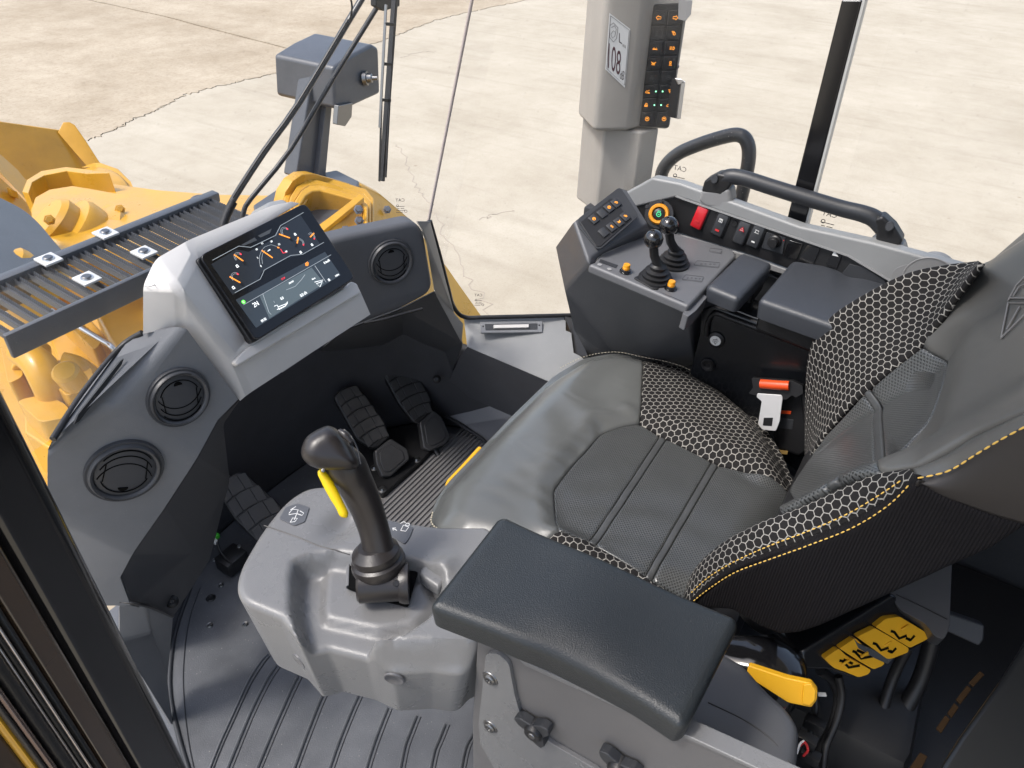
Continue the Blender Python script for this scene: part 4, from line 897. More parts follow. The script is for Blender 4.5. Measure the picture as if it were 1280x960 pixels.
slab('soft_key', SF, [z(*p) for p in ((492, 238), (585, 190), (572, 222), (510, 250))], 0.0003, mk('lcd_key2', (0.07, 0.075, 0.08), 0.2, emit=0.2), dm, w=w1, bevel=0)
rr = 0.0075
for (x, y, a0, a1, nx, ny, s_) in ((345, 395, 20, 200, 372, 415, 1.0), (325, 528, 20, 200, 352, 560, 1.0), (655, 228, 20, 190, 700, 262, 1.1), (752, 300, -60, 130, 742, 262, 1.0), (828, 258, -70, 120, 832, 240, 0.9)):
    c = SF.uv(*z(x, y))
    strokes('gauge_arc', SF, [arc(c[0], c[1], rr*s_, a0, a1), arc(c[0], c[1], rr*s_*0.72, a0, a1)], 0.0004, LG, dm, w=w1)
    strokes('gauge_red_zone', SF, [arc(c[0], c[1], rr*s_*0.88, a0-8, a0+22, 6)], 0.0022, LR, dm, w=w1+.0001)
for a, b in (((312, 378), (375, 422)), ((283, 525), (355, 565)), ((612, 242), (685, 268)), ((740, 262), (732, 305)), ((818, 262), (845, 235)), ((497, 350), (570, 400))):
    strokes('gauge_needle', SF, zl([[a, b]]), 0.0019, LO, dm, w=w1+.0003)
for a, b in (((372, 420), (395, 445)), ((352, 563), (380, 585)), ((682, 266), (705, 288)), ((735, 305), (722, 325))):
    strokes('needle_tail', SF, zl([[a, b]]), 0.003, BLACK, dm, w=w1+.0003)
c = SF.uv(*z(560, 400)); 
strokes('tachometer_arc', SF, zl([[(488, 455), (482, 420), (484, 385), (497, 350), (520, 325), (560, 312), (600, 325)], [(503, 440), (498, 405), (502, 375), (520, 348)]]), 0.0004, LG, dm, w=w1)
strokes('tachometer_red_zone', SF, zl([[(622, 340), (640, 368), (665, 360)]]), 0.0012, LR, dm, w=w1)
strokes('tachometer_amber_zone', SF, zl([[(600, 330), (614, 332)]]), 0.002, LO, dm, w=w1)
for s_, x, y in (('0', 492, 455), ('5', 470, 400), ('10', 463, 345), ('15', 500, 305), ('20', 562, 292), ('25', 613, 310), ('30', 660, 358), ('x100', 545, 350)):
    text('scale_number', s_, SF, *z(x, y), 0.0042 if s_ != 'x100' else 0.003, LW, dm, w=w1)
def ttx(s_, x, y, size, m, al='CENTER', sx=0.8): text('readout', s_, SF, *z(x, y), size, m, dm, w=w1, align=al, sx=sx)
ttx('2N', 458, 708, 0.0105, LW); ttx('09:30', 510, 812, 0.0058, LW); ttx('0 km/h', 930, 424, 0.0062, LW); ttx('1489.6', 998, 515, 0.0044, LW)
ttx('0.0', 632, 668, 0.0062, LW); ttx('0.0 t/h', 775, 640, 0.0070, LW); ttx('1', 580, 692, 0.005, LG); ttx('4.6 m', 842, 537, 0.0042, LW)
ttx('ZEROED', 693, 562, 0.0036, LW); ttx('STOP', 640, 537, 0.0042, LR)
for x, y, s_ in ((335, 455, .8), (310, 598, .8), (720, 243, .7), (757, 362, .7), (832, 312, .7), (945, 545, .7)):
    c = SF.uv(*z(x, y)); strokes('gauge_icon', SF, [arc(c[0], c[1], .0022*s_, 0, 360, 10), [(c[0]-.003*s_, c[1]-.002*s_), (c[0]+.003*s_, c[1]-.002*s_)], [(c[0]-.003*s_, c[1]+.002*s_), (c[0]+.002*s_, c[1]+.003*s_)]], 0.0008, LW, dm, w=w1)
c = SF.uv(*z(798, 442)); strokes('warning_icon', SF, [arc(c[0], c[1], .0022, 0, 360, 10), [(c[0]-.004, c[1]-.001), (c[0]+.005, c[1]+.001)], [(c[0]-.003, c[1]+.002), (c[0]+.004, c[1]+.003)]], 0.001, LO, dm, w=w1)
c = SF.uv(*z(375, 692)); lathe('ready_dot', [(0, 0.0004), (0.0030, 0.0004), (0.0030, 0)], SF.mat(c[0], c[1], w1), LGn, dm, 20)
strokes('letter_ring', SF, [arc(c[0], c[1], .0014, 30, 330, 10)], 0.0005, LW, dm, w=w1+.0006)
strokes('bucket_icon', SF, zl([[(580, 720), (600, 712), (612, 742), (655, 718), (668, 690)], [(598, 742), (650, 720), (668, 700), (605, 725)], [(848, 560), (905, 545), (885, 590), (860, 570), (898, 556)]]), 0.0010, LW, dm, w=w1)
# ================================================================== RIGHT-HAND SIDE
# front corner panels below the side window
fp = thing('corner_trim', P(640, 450, z=.4), 'pale grey sloping trim panel with a light, under the front side window beside the seat', 'trim panel')
c1 = dict(a=P(580, 399, z=.452), b=P(707, 396, z=.452), c=P(707, 413, z=.44), d=P(714, 416, z=.435), e=P(717, 441, z=.41), f=P(760, 462, z=.39), g=P(692, 479, z=.37), h=P(584, 433, z=.40))
poly('sill_panel', c1, [('a', 'b', 'c', 'd', 'e', 'g', 'h'), ('e', 'f', 'g')], GREYL, fp, bevel=0.004)
poly('lower_panel', dict(h=P(584, 434, z=.397), g=P(692, 479, z=.367), f=P(770, 510, z=.33), c=P(730, 560, z=.10), b=P(640, 520, z=.12), a=P(558, 484, z=.13), m=P(575, 446, z=.33)), [('h', 'g', 'b', 'a', 'm'), ('g', 'f', 'c', 'b')], mk('lower_trim_plastic', (0.075, 0.077, 0.085), 0.5, bump=0.4, var=0.08), fp, bevel=0.004)
CF = F3(c1['a'], c1['b'], c1['g']); CF = CF if CF.N.dot(CAM-CF.O) > 0 else F(CF.O, CF.V, CF.U)
slab('lamp_frame', CF, [(600, 402), (678, 401), (678, 415), (601, 416)], 0.006, GREY, fp, w=0.004, r=0.003, bevel=0.0015)
slab('lamp_recess', CF, [(606, 405), (672, 404), (672, 412), (607, 413)], 0.003, DARK, fp, w=0.0045, r=0.002, bevel=0.0005)
slab('lamp_lens', CF, [(617, 406), (661, 405), (661, 409), (617, 410)], 0.005, HOUS, fp, w=0.009, r=0.001, bevel=0.002)
for x, y in ((604, 409), (674, 407.5)):
    a, b = CF.uv(x, y); lathe('lamp_screw', [(0, .001), (.002, .001), (.0026, 0)], CF.mat(a, b, .004), BLACK, fp, 12)
obj('dark_gap', prism_me([P(706, 396, z=.46), P(716, 394, z=.46), P(735, 446, z=.42), P(716, 442, z=.40), P(713, 415, z=.43)], Vector((0.02, 0.02, -0.05))), BLACK, fp)
# footrest
ft = thing('footrest', P(610, 530, z=.1), 'dark plastic footrest tray in the right corner of the footwell', 'footrest')
poly('tray', dict(a=P(541, 487, z=.10), b=P(556, 486, z=.11), c=P(590, 494, z=.11), d=P(642, 520, z=.10), e=P(690, 545, z=.09), f=P(640, 590, z=.04), g=P(607, 549, z=.035), h=P(580, 530, z=.035), i=P(543, 510, z=.045)),
     [('a', 'b', 'c', 'd', 'h', 'i'), ('d', 'e', 'f', 'g', 'h')], mk('footrest_plastic', (0.15, 0.155, 0.17), 0.42, bump=0.4), ft, bevel=0.004)
tube('tray_rim', [P(538, 489, z=.115), P(555, 485, z=.12), P(590, 491, z=.12), P(642, 517, z=.11), P(700, 546, z=.10)], 0.006, DARK, ft, segs=8)
tube('tray_lip', [P(541, 512, z=.04), P(580, 534, z=.035), P(608, 553, z=.035), P(640, 590, z=.035)], 0.005, DARK, ft, segs=8)
# ---- upper side panel with switches
SP = F3(P(800, 252, z=.805), P(1100, 342, z=.80), P(931, 314, z=.765)); SP = SP if SP.N.dot(CAM-SP.O) > 0 else F(SP.O, SP.V, SP.U)
sp = thing('side_switch_panel', SP.px(950, 280), 'pale grey window ledge with a black strip of rocker switches along the right wall', 'switch panel')
slab('ledge', SP, [(772, 246), (815, 222), (850, 229), (1000, 283), (1090, 303), (1200, 333), (1330, 375), (1330, 470), (1130, 400), (1112, 352), (1060, 322), (860, 251), (845, 247), (800, 258), (780, 262)], 0.03, GREYL, sp, w=0.0, bevel=0.006, bseg=3)
slab('ledge_inner_wall', SP, [(780, 262), (860, 300), (1000, 360), (1130, 410), (1130, 470), (780, 400)], 0.05, DARK, sp, w=-0.03, bevel=0.004)
slab('switch_strip', SP, [(786, 252), (843, 246), (858, 251), (1060, 321), (1112, 352), (1120, 372), (1080, 364), (985, 335), (930, 316), (848, 291), (792, 276)], 0.012, BLACK, sp, w=-0.006, bevel=0.002)
slab('strip_rail', SP, [(845, 292), (930, 318), (990, 340), (1000, 350), (925, 326), (846, 300)], 0.012, PILLARD, sp, w=-0.004, bevel=0.002)
slab('ledge_edge_line', SP, [(845, 244.5), (858, 249.5), (1062, 319.5), (1114, 350.5), (1112, 352), (1060, 321), (857, 251), (844, 246)], 0.004, GREYP, sp, w=0.0015, bevel=0)
dir_ = aim(SP, 850, 270, 1000, 320)
def rocker(x, y, lx, ly, mat, lab, r=0.004, pv=0.0):
    u, v = SP.uv(x, y); up = aim(SP, x, y, x+lx, y-ly)
    M = SP.mat(u, v, 0.0, up-math.pi/2)
    b = box_me(0.025, 0.050, 0.014, 0.004, 3)
    for vv in b.vertices:
        if vv.co.z > 0: vv.co.z += 0.004*math.cos(vv.co.y/0.025*1.4)-0.0025-vv.co.y*0.10
    M0 = SP.mat(u, v, -0.004, up-math.pi/2)
    o = obj('rocker_switch', b, mat, sp, M=M0, sharp=40); o['label'] = lab
    bz = obj('switch_bezel', box_me(0.030, 0.056, 0.006, 0.002, 2), BLACK, o, M=SP.mat(u, v, -0.0055, up-math.pi/2), sharp=40)
    lf = F(M @ Vector((0, 0, 0.0055)), M.to_3x3().col[0], M.to_3x3().col[1]); return o, lf
o, lf = rocker(874, 272, 8, 20, REDP, 'red rocker switch')
strokes('switch_mark', lf, [[(-.004, -.006), (.004, -.006)], [(-.003, -.0045), (.003, -.0045)]], .0008, RED, o, w=0.001)
o, lf = rocker(900, 281, 8, 20, DARK, 'black rocker with white and red marks')
slab('white_mark', lf, [(-.004, .008), (.004, .008), (.004, .016), (-.004, .016)], .0006, WHITE, o, uv=True, w=.0015, bevel=0); slab('red_mark', lf, [(-.0045, -.013), (.0045, -.013), (.004, -.009), (-.004, -.009)], .0006, RED, o, uv=True, w=.0005, bevel=0)
strokes('mark_detail', lf, [[(-.002, .015), (-.002, .009)], [(.002, .015), (.002, .009)], [(-.003, .012), (.003, .012)]], .0008, BLACK, o, w=.0022)
o, lf = rocker(927, 291, 8, 20, DARK, 'black rocker with a red triangle')
slab('hazard_triangle', lf, [(-.006, .006), (.006, .006), (0, .016)], .0006, REDP, o, uv=True, w=.0015, bevel=0)
strokes('mark_detail', lf, [[(-.003, .0078), (.003, .0078), (0, .013), (-.003, .0078)]], .0006, WHITE, o, w=.0022)
o, lf = rocker(945, 295, 8, 20, DARK, 'black rocker with white symbols')
strokes('switch_mark', lf, [arc(0, .012, .003, 0, 270, 10), [(-.005, .009), (.005, .009)], [(-.004, .015), (.004, .015)]], .0008, WHITE, o, w=.0015)
slab('white_mark', lf, [(-.0035, -.013), (.0035, -.013), (.0035, -.010), (-.0035, -.010)], .0006, WHITE, o, uv=True, w=.0005, bevel=0)
u, v = SP.uv(917, 280); lathe('socket_hole', [(0, -.002), (.004, -.002), (.0045, .001), (.006, .0012), (.0065, 0)], SP.mat(u, v, -.004), BLACK, sp, 18)
u, v = SP.uv(968, 302)
kp = slab('knob_plate', SP, [(958, 290), (982, 297), (978, 318), (952, 310)], .003, DARK, sp, w=-.003, bevel=.0008)
lathe('rotary_knob', [(0, .017), (.0085, .017), (.010, .015), (.0105, .006), (.013, .004), (.014, 0)], SP.mat(u, v, -.003), BLACK, kp, 28)
a, b = SP.uv(979, 301); lathe('red_dot', [(0, .0006), (.001, .0006), (.001, 0)], SP.mat(a, b, -.0028), RED, kp, 8)
for q in ([(986, 300), (1004, 305), (996, 325), (978, 320)], [(1009, 306), (1025, 311), (1016, 331), (998, 326)], [(1040, 312), (1054, 316), (1046, 336), (1032, 332)]):
    slab('blank_cover', SP, q, .004, GLOSS, sp, w=-.0025, r=.003, bevel=.001)
slab('seat_symbol', SP, [(1043, 314), (1046, 318), (1048, 321), (1040, 319)], .0005, WHITE, sp, w=-.0018, bevel=0)
slab('ribbed_pocket', SP, [(1062, 330), (1080, 334), (1106, 351), (1112, 364), (1050, 345)], .006, DARK, sp, w=-.003, bevel=.001)
# cup holder in the ledge
u, v = SP.uv(1160, 350)
lathe('cup_holder', [(0.0, -.055), (.036, -.055), (.040, -.004), (.041, .001), (.043, .0015), (.044, 0.0005)], SP.mat(u, v, 0.0008), PILLARD, sp, 48)
slab('cup_recess', SP, [(1113, 348), (1117, 337), (1133, 330), (1153, 330), (1180, 336), (1200, 352), (1150, 372)], 0.001, PILLARD, sp, w=0.0012, r=0.02, bevel=0.0003)
# round start switch in yellow ring
ks = thing('start_switch', P(825, 270, z=.80), 'round push start switch in a bright amber ring behind the two levers', 'start switch')
KF = F(P(824, 268, z=.80), (0.25, -1, 0.0), (0.45, 0.10, 0.9))
if KF.N.dot(CAM-KF.O) < 0: KF = F(KF.O, -KF.U, KF.V)
KM = KF.mat(0, 0, 0.006)
lathe('bezel', [(0, .0), (.030, .0), (.031, -.004), (.030, -.02)], KM, BLACK, ks, 36)
lathe('amber_ring', [(.0135, .004), (.015, .009), (.0195, .0095), (.0215, .006), (.0222, .001)], KM, ORNG, ks, 48)
bt = lathe('push_button', [(0, .006), (.011, .0058), (.0135, .004), (.0136, 0)], KM, BLACK, ks, 36)
GRN = mk('green_lit_symbol', (0.05, 0.55, 0.22), 0.5, emit=0.5)
kf2 = F(KM @ Vector((0, 0, .0066)), KM.to_3x3().col[0], KM.to_3x3().col[1])
strokes('lit_symbol', kf2, [arc(0, -.001, .0045, 0, 360, 16), [(-.002, -.001), (.002, -.001)], [(-.003, .004), (-.002, .006), (.002, .006), (.003, .004)]], .0012, GRN, bt)
lathe('ring_clip', [(0, .012), (.003, .012), (.004, 0)], KF.mat(0.0, .027, 0.0), BLACK, ks, 12); lathe('ring_clip', [(0, .008), (.004, .008), (.005, 0)], KF.mat(.030, -.014, 0.0), BLACK, ks, 12); lathe('ring_clip', [(0, .008), (.004, .008), (.005, 0)], KF.mat(-.028, .012, 0.0), BLACK, ks, 12)
# ---- black hand rail along the window
hr = thing('window_handrail', P(1000, 260, X=1.46), 'thick black padded handrail on pale grey bases along the right window', 'handrail')
X_ = 1.46
pts = [(890, 236, .012), (899, 227, .014), (911, 221, .016), (930, 223, .0155), (965, 234, .0155), (1010, 248, .0155), (1050, 260, .0155), (1078, 267, .016), (1094, 274, .0165), (1106, 287, .0165), (1116, 300, .015)]
tube('rail', [P(a, b, X=X_) for a, b, c in pts], [c for a, b, c in pts], DARK if 0 else mk('rail_rubber', (0.022, 0.024, 0.028), 0.42, bump=0.4), hr, segs=16, n=6)
for cx, cy, sgn in ((888, 240, -1), (1113, 305, 1)):
    pass
obj('rail_foot', prism_me([P(876, 240, X=X_-.015), P(880, 226, X=X_-.015), P(897, 217, X=X_-.015), P(912, 220, X=X_-.015), P(914, 232, X=X_-.015), P(902, 246, X=X_-.015)], Vector((0.032, 0, 0))), BLACK, hr, bevel=0.005, bseg=3)
obj('rail_foot', prism_me([P(1092, 274, X=X_-.017), P(1103, 270, X=X_-.017), P(1118, 284, X=X_-.017), P(1129, 302, X=X_-.017), P(1121, 310, X=X_-.017), P(1094, 303, X=X_-.017), P(1095, 290, X=X_-.017)], Vector((0.034, 0, 0))), BLACK, hr, bevel=0.006, bseg=3)
for q_ in ([(876, 237), (912, 235), (915, 254), (909, 264), (881, 260), (871, 251)], [(1090, 298), (1129, 305), (1133, 322), (1126, 333), (1087, 326), (1079, 316)]):
    obj('rail_base', prism_me([P(x, y, X=1.445) for x, y in q_], Vector((.040, 0, 0))), PILLARD, hr, bevel=.009, bseg=3)
for x, y in ((893, 224), (1112, 283)):
    p = P(x, y, X=X_-.019); lathe('rail_cap', [(0, .002), (.006, .002), (.0075, 0)], axisM(p, CAM-p), DARK, hr, 18, sx=1, sy=1.3)
# ---- switch pillar (right front)
BF = F3(P(798, 159, X=1.405), P(835, 161, X=1.452), P(816, 7, X=1.405)); 
y0_, y1_ = P(798, 159, X=1.405), P(835, 161, X=1.452)
BF = F(y0_, Vector((y1_.x-y0_.x, y1_.y-y0_.y, 0)), (0, 0, 1))
if BF.N.dot(CAM-BF.O) < 0: print('BF flipped')
pc = thing('switch_pillar', P(790, 162, X=1.45), 'beige pillar housing with a sound level label and a tall black keypad, right of the front side window', 'pillar console')
a0 = P(741, 163, X=1.44); a1_ = P(752, 163, X=1.41); a2_ = P(787, 163, X=1.385); a3 = P(799, 163, X=1.395); a4 = BF.px(797, 159); a5 = BF.px(838, 161); a6 = a5+Vector((.03, .08, 0)); a7 = a0+Vector((.06, .06, 0))
base = [a0, a1_, a2_, a3, a5+Vector((0, 0, 0)), a6, a7]
zb = 0.935
bs = [Vector((p.x, p.y, zb)) for p in (P(741, 164, z=zb), P(752, 165, z=zb), P(786, 164, z=zb), P(799, 160, z=zb), P(838, 163, z=zb))]
bs += [bs[4]+Vector((.05, .05, 0)), bs[0]+Vector((.08, .08, 0))]
up_ = Vector((-.03*0, 0, 0.75))
o = obj('housing', prism_me(bs, up_), [PILLAR], pc, bevel=0.010, bseg=4)
BF = F(bs[3], bs[4]-bs[3], (0, 0, 1)); LF = F(bs[1], bs[2]-bs[1], (0, 0, 1))
BF = BF if BF.N.dot(CAM-BF.O) > 0 else F(bs[4], bs[3]-bs[4], (0, 0, 1)); LF = LF if LF.N.dot(CAM-LF.O) > 0 else F(bs[2], bs[1]-bs[2], (0, 0, 1))
kpad = slab('keypad_frame', BF, [(817, 6), (857, 4), (836, 160), (799, 158)], .012, BLACK, pc, w=.006, r=.004, bevel=.0015)
kb = lambda x, y: (740+x/5.65, y/5.65)
rows_ = [(76, 175), (186, 283), (296, 385), (402, 493), (505, 592), (602, 690), (700, 785), (795, 885)]
lx0, lx1 = (432, 340), (528, 437); rx0, rx1 = (543, 455), (640, 545)
OPR = mk('amber_lit_symbol', (0.9, 0.33, 0.03), 0.5, emit=0.7); GLED = mk('green_led', (0.25, 0.9, 0.45), 0.4, emit=1.2); DIM = mk('dim_symbol', (0.05, 0.05, 0.05), 0.5)
icons = {'l': [[(-.8, 0), (-.1, .7), (-.1, .35), (.8, .35), (.8, -.35), (-.1, -.35), (-.1, -.7), (-.8, 0)]], 'r': [[(.8, 0), (.1, .7), (.1, .35), (-.8, .35), (-.8, -.35), (.1, -.35), (.1, -.7), (.8, 0)]],
 'w': [arc(.2, -.2, .4, 0, 360, 10), [(-.8, .5), (0, .6), (.2, .2)], [(-.6, .1), (-.1, .2)]], 'b': [[(-.8, -.4), (-.4, .1), (0, -.4), (.4, .1), (.8, -.4), (-.8, -.4)]],
 'h': [arc(.3, 0, .5, -90, 90, 8)+[(.3, -.5)], [(-.8, .4), (-.1, .35)], [(-.8, 0), (-.1, 0)], [(-.8, -.4), (-.1, -.35)]], 's': [[(-.8, .5), (-.4, 0), (-.6, -.5), (.6, -.5), (.4, 0), (.8, .5)], [(-.3, .3), (0, -.3), (.3, .3)], [(-.4, 0), (.4, 0)]],
 'd': [arc(0, .3, .35, 0, 360, 8), [(0, 0), (-.4, -.7), (.5, -.7), (0, 0)]], 'c': [arc(0, 0, .7, 0, 360, 14), [(-.4, 0), (.4, 0)], [(-.3, .2), (.3, .2)]], 'k': [[(-.8, -.4), (-.3, .3), (.1, -.2), (.8, -.5)], [(-.7, -.5), (.8, -.6)], [(.2, .3), (.6, .5)]],
 'm': [[(-.6, -.5), (.5, -.5), (.6, .1), (-.5, .1), (-.6, -.5)], [(-.5, -.2), (.5, -.2)], arc(0, .4, .3, 0, 200, 6)]}
names_ = ['lr', 'dw', 'bh', 'sd', 'mc', 'kw', 'mk', 'cc']
for i_, (y0, y1) in enumerate(rows_):
    t0 = y0/885.; t1 = y1/885.
    for side in (0, 1):
        A0, A1 = (lx0, lx1) if side == 0 else (rx0, rx1)
        xa = A0[0]+(A0[1]-A0[0])*(y0-76)/809; xb = A1[0]+(A1[1]-A1[0])*(y0-76)/809; xc = A0[0]+(A0[1]-A0[0])*(y1-76)/809; xd = A1[0]+(A1[1]-A1[0])*(y1-76)/809
        o = slab('key', BF, [kb(xa, y0), kb(xb, y0-6), kb(xd, y1-6), kb(xc, y1)], .004, BLACK, kpad, w=.009, r=.0012, bevel=.0008)
        cx_, cy_ = (xa+xb+xc+xd)/4+(-4 if side == 0 else 4), (y0+y1)/2
        if i_ in (5, 6): cx_ += -18 if side == 0 else 22
        u, v = BF.uv(*kb(cx_, cy_), .0095); dim = (i_ == 4) or (i_ == 1 and side == 0)
        strokes('key_symbol', BF, icons[names_[i_][side]], .0008, DIM if dim else OPR, kpad, w=.0096, sc=.0058, at=(u, v))
        if i_ in (5, 6):
            u, v = BF.uv(*kb((xa+xb+xc+xd)/4+(36 if side == 0 else -28), cy_), .0095)
            lathe('key_led', [(0, .0012), (.0013, .001), (.0016, 0)], BF.mat(u, v, .0094), GLED, kpad, 10)
obj('pillar_flange', prism_me([bs[4]+Vector((.004, .006, -.0)), bs[4]+Vector((.022, -.002, 0)), bs[4]+Vector((.03, .02, 0))], Vector((0, 0, .0))) if 0 else prism_me([P(858, 0, X=1.5), P(866, 0, X=1.5), P(864, 18, X=1.5), P(857, 27, X=1.5)], Vector((.01, .02, .0))), PILLARD, pc, bevel=.001)
# sound label
lb = slab('sound_label', LF, [kb(124, 92), kb(270, 205), kb(232, 620), kb(95, 490)], .0008, WHITE, pc, w=.0012, bevel=0)
INKB = mk('label_ink', (0.06, 0.04, 0.04), 0.6); INKR = mk('label_number_ink', (0.10, 0.045, 0.05), 0.6)
def fit_text(nm, s, fr, q, mat, par, w):
    """lettering filling a quad given in photo px (TL,TR,BR,BL)"""
    cu = bpy.data.curves.new('t', 'FONT'); cu.body = s; cu.size = 1
    to = bpy.data.objects.new('t', cu); S.collection.objects.link(to); me = bpy.data.meshes.new_from_object(to.evaluated_get(bpy.context.evaluated_depsgraph_get()))
    bpy.data.objects.remove(to)
    C_ = np.array([v.co[:] for v in me.vertices]); lo = C_.min(0); hi = C_.max(0)
    Q = [np.array(fr.uv(*p, w)) for p in q]
    for v in me.vertices:
        s_ = (v.co.x-lo[0])/(hi[0]-lo[0]); t = (v.co.y-lo[1])/(hi[1]-lo[1])
        a = Q[3]*(1-s_)*(1-t)+Q[2]*s_*(1-t)+Q[1]*s_*t+Q[0]*(1-s_)*t; v.co = fr.pt(a[0], a[1], w)
    return obj(nm, me, mat, par, smooth=False)
fit_text('number', '108', LF, [kb(118, 300), kb(208, 370), kb(196, 535), kb(112, 480)], INKR, lb, .0016)
fit_text('lettering', 'L', LF, [kb(192, 232), kb(212, 248), kb(212, 312), kb(190, 298)], INKB, lb, .0016)
fit_text('lettering', 'WA', LF, [kb(215, 308), kb(240, 322), kb(238, 345), kb(214, 330)], INKB, lb, .0016)
fit_text('lettering', 'dB', LF, [kb(202, 498), kb(232, 505), kb(222, 568), kb(196, 552)], INKB, lb, .0016)
zz = lambda l: [[LF.uv(*kb(*p)) for p in q] for q in l]
strokes('label_border', LF, zz([[(130, 110), (262, 212), (228, 600), (104, 484), (130, 110)], [(125, 180), (150, 160), (182, 195), (172, 270), (150, 295), (122, 262), (125, 180)], [(135, 195), (158, 180), (170, 205), (160, 255), (142, 268), (132, 240), (150, 215), (160, 225)]]), .0007, INKB, lb, w=.0016)
for x, y in ((347, 487), (603, 470)):
    u, v = BF.uv(*kb(x, y)); lathe('side_screw', [(0, .003), (.003, .002), (.004, 0)], BF.mat(u, v, .001), SCREW, pc, 12)
ck = thing('phone_clip', P(848, 130, X=1.5), 'small chromed clip bracket on the right edge of the keypad pillar', 'clip')
obj('clip_body', prism_me([P(845, 100, X=1.49), P(856, 101, X=1.49), P(849, 149, X=1.49), P(839, 147, X=1.49)], Vector((.006, .012, 0))), BLACK, ck, bevel=.001)
obj('clip_rim', prism_me([P(852, 102, X=1.485), P(857, 102, X=1.485), P(851, 149, X=1.485), P(846, 148, X=1.485)], Vector((.004, .004, 0))), STEEL, ck, bevel=.0008)
obj('clip_cap', prism_me([P(844, 98, X=1.485), P(852, 99, X=1.485), P(857, 103, X=1.485), P(848, 106, X=1.485)], Vector((.004, .004, 0))), STEEL, ck, bevel=.0008)
# ---- right-hand console with levers
rc = thing('right_console', P(800, 420, z=.5), 'charcoal right console with a keypad facet, two levers and amber buttons', 'console')
K = dict(a=P(717, 278, z=.835), b=P(774, 235, z=.875), b2=P(783, 238, z=.872), c=P(810, 281, z=.81), d=P(741, 322, z=.79), e=P(735, 329, z=.785), f=P(859, 383, z=.765), g=P(920, 318, z=.765), g2=P(914, 312, z=.768), h=P(812, 293, z=.78),
         i=P(695, 309, z=.73), j=P(706, 362, z=.62), k=P(718, 413, z=.50), l=P(736, 445, z=.40), m=P(790, 470, z=.36), n=P(872, 460, z=.40), o=P(878, 378, z=.64), p=P(790, 300, z=.775), q=P(744, 326, z=.782), r=P(748, 319, z=.785))
CM = mk('console_plastic', (0.090, 0.093, 0.100), 0.45, bump=0.5, var=0.08, rvar=0.06, dirt=0.1)
poly('console_shell', K, [('a', 'b', 'b2', 'c', 'd', 'e'), ('c', 'h', 'r', 'd'), ('d', 'r', 'q', 'e'), ('a', 'e', 'j', 'i'), ('e', 'f', 'n', 'm', 'k', 'j'), ('k', 'm', 'l'), ('f', 'g', 'o', 'n')], CM, rc, bevel=0.008)
DK = F3(P(748, 320, z=.782), P(859, 383, z=.768), P(914, 313, z=.768)); DK = DK if DK.N.dot(CAM-DK.O) > 0 else F(DK.O, DK.V, DK.U)
DKM = mk('deck_plastic', (0.115, 0.118, 0.125), .42, bump=.5, var=.06, dirt=.1)
slab('lever_deck', DK, [(744, 327), (748, 318), (812, 290), (840, 290), (916, 311), (921, 319), (861, 383), (735, 330)], 0.02, DKM, rc, w=0.0, bevel=0.006, bseg=3)
FF2 = F3(K['a'], K['e'], K['b']); FF2 = FF2 if FF2.N.dot(CAM-FF2.O) > 0 else F(FF2.O, FF2.V, FF2.U)
zr = lambda x, y: (660+x/3.691, 210+y/3.691)
kf = slab('keypad_bezel', FF2, [zr(232, 232), zr(415, 92), zr(432, 95), zr(508, 212), zr(505, 228), zr(338, 372), zr(318, 372), zr(228, 262)], .003, DARK, rc, w=.003, r=.004, bevel=.001)
slab('keypad_well', FF2, [zr(240, 250), zr(378, 140), zr(400, 142), zr(465, 232), zr(462, 250), zr(335, 362), zr(315, 362)], .004, BLACK, kf, w=.0045, r=.003, bevel=.001)
for k_, (x, y) in enumerate([(300, 245), (338, 218), (370, 192), (402, 170), (345, 305), (382, 280), (415, 258), (445, 232)]):
    sX = 19; q = [zr(x-sX-3, y-8), zr(x+4, y-sX-14), zr(x+sX+6, y+10), zr(x-2, y+sX+16)]
    u, v = FF2.uv(*zr(x, y)); ang = aim(FF2, *zr(300, 245), *zr(402, 170))
    cap = box('key', (u, v, .0055), (.0165, .0185, .005), DARK, kf, fr=FF2, rot=ang, bev=.001)
    if k_ not in (1, 4):
        strokes('key_symbol', FF2, [icons['c'], icons['h'], icons['c'], icons['w'], icons['d'], icons['d'], icons['s'], icons['w']][k_], .0007, OPR, kf, w=.0086, sc=.0044, at=(u, v), rot=ang)
# lever deck fittings
def lever(x, y, hx, hy, zball, lab):
    base_ = DK.px(x, y, .001); hb = P(hx, hy, z=zball)
    L = thing('control_lever', base_, lab, 'lever', 'ball-topped levers on the right console')
    ax = (hb-base_).normalized(); M = Matrix.Translation(base_)
    Mb = DK.mat(*DK.uv(x, y), 0.0, aim(DK, 820, 340, 850, 330))
    lathe('boot', [(.034, 0), (.034, .004), (.027, .006), (.029, .012), (.022, .014), (.024, .020), (.016, .023), (.017, .029), (.010, .033), (.0085, .036)], Mb, RUBBER, L, 36, sx=1.0, sy=.92)
    tube('shaft', [base_+DK.N*.03, base_+(hb-base_)*.6, hb], .0085, BLACK, L, segs=18, n=2)
    lathe('ball_knob', [(0, .0180)]+[(.0180*math.sin(a), .0180*math.cos(a)) for a in np.linspace(.2, 2.75, 12)]+[(.006, -.018)], axisM(hb, ax), GLOSS, L, 36)
lever(819, 349, 817, 299, .857, 'nearer black ball-topped lever on the ribbed boot'); lever(841, 330, 836, 282, .862, 'farther black ball-topped lever beside the start switch')
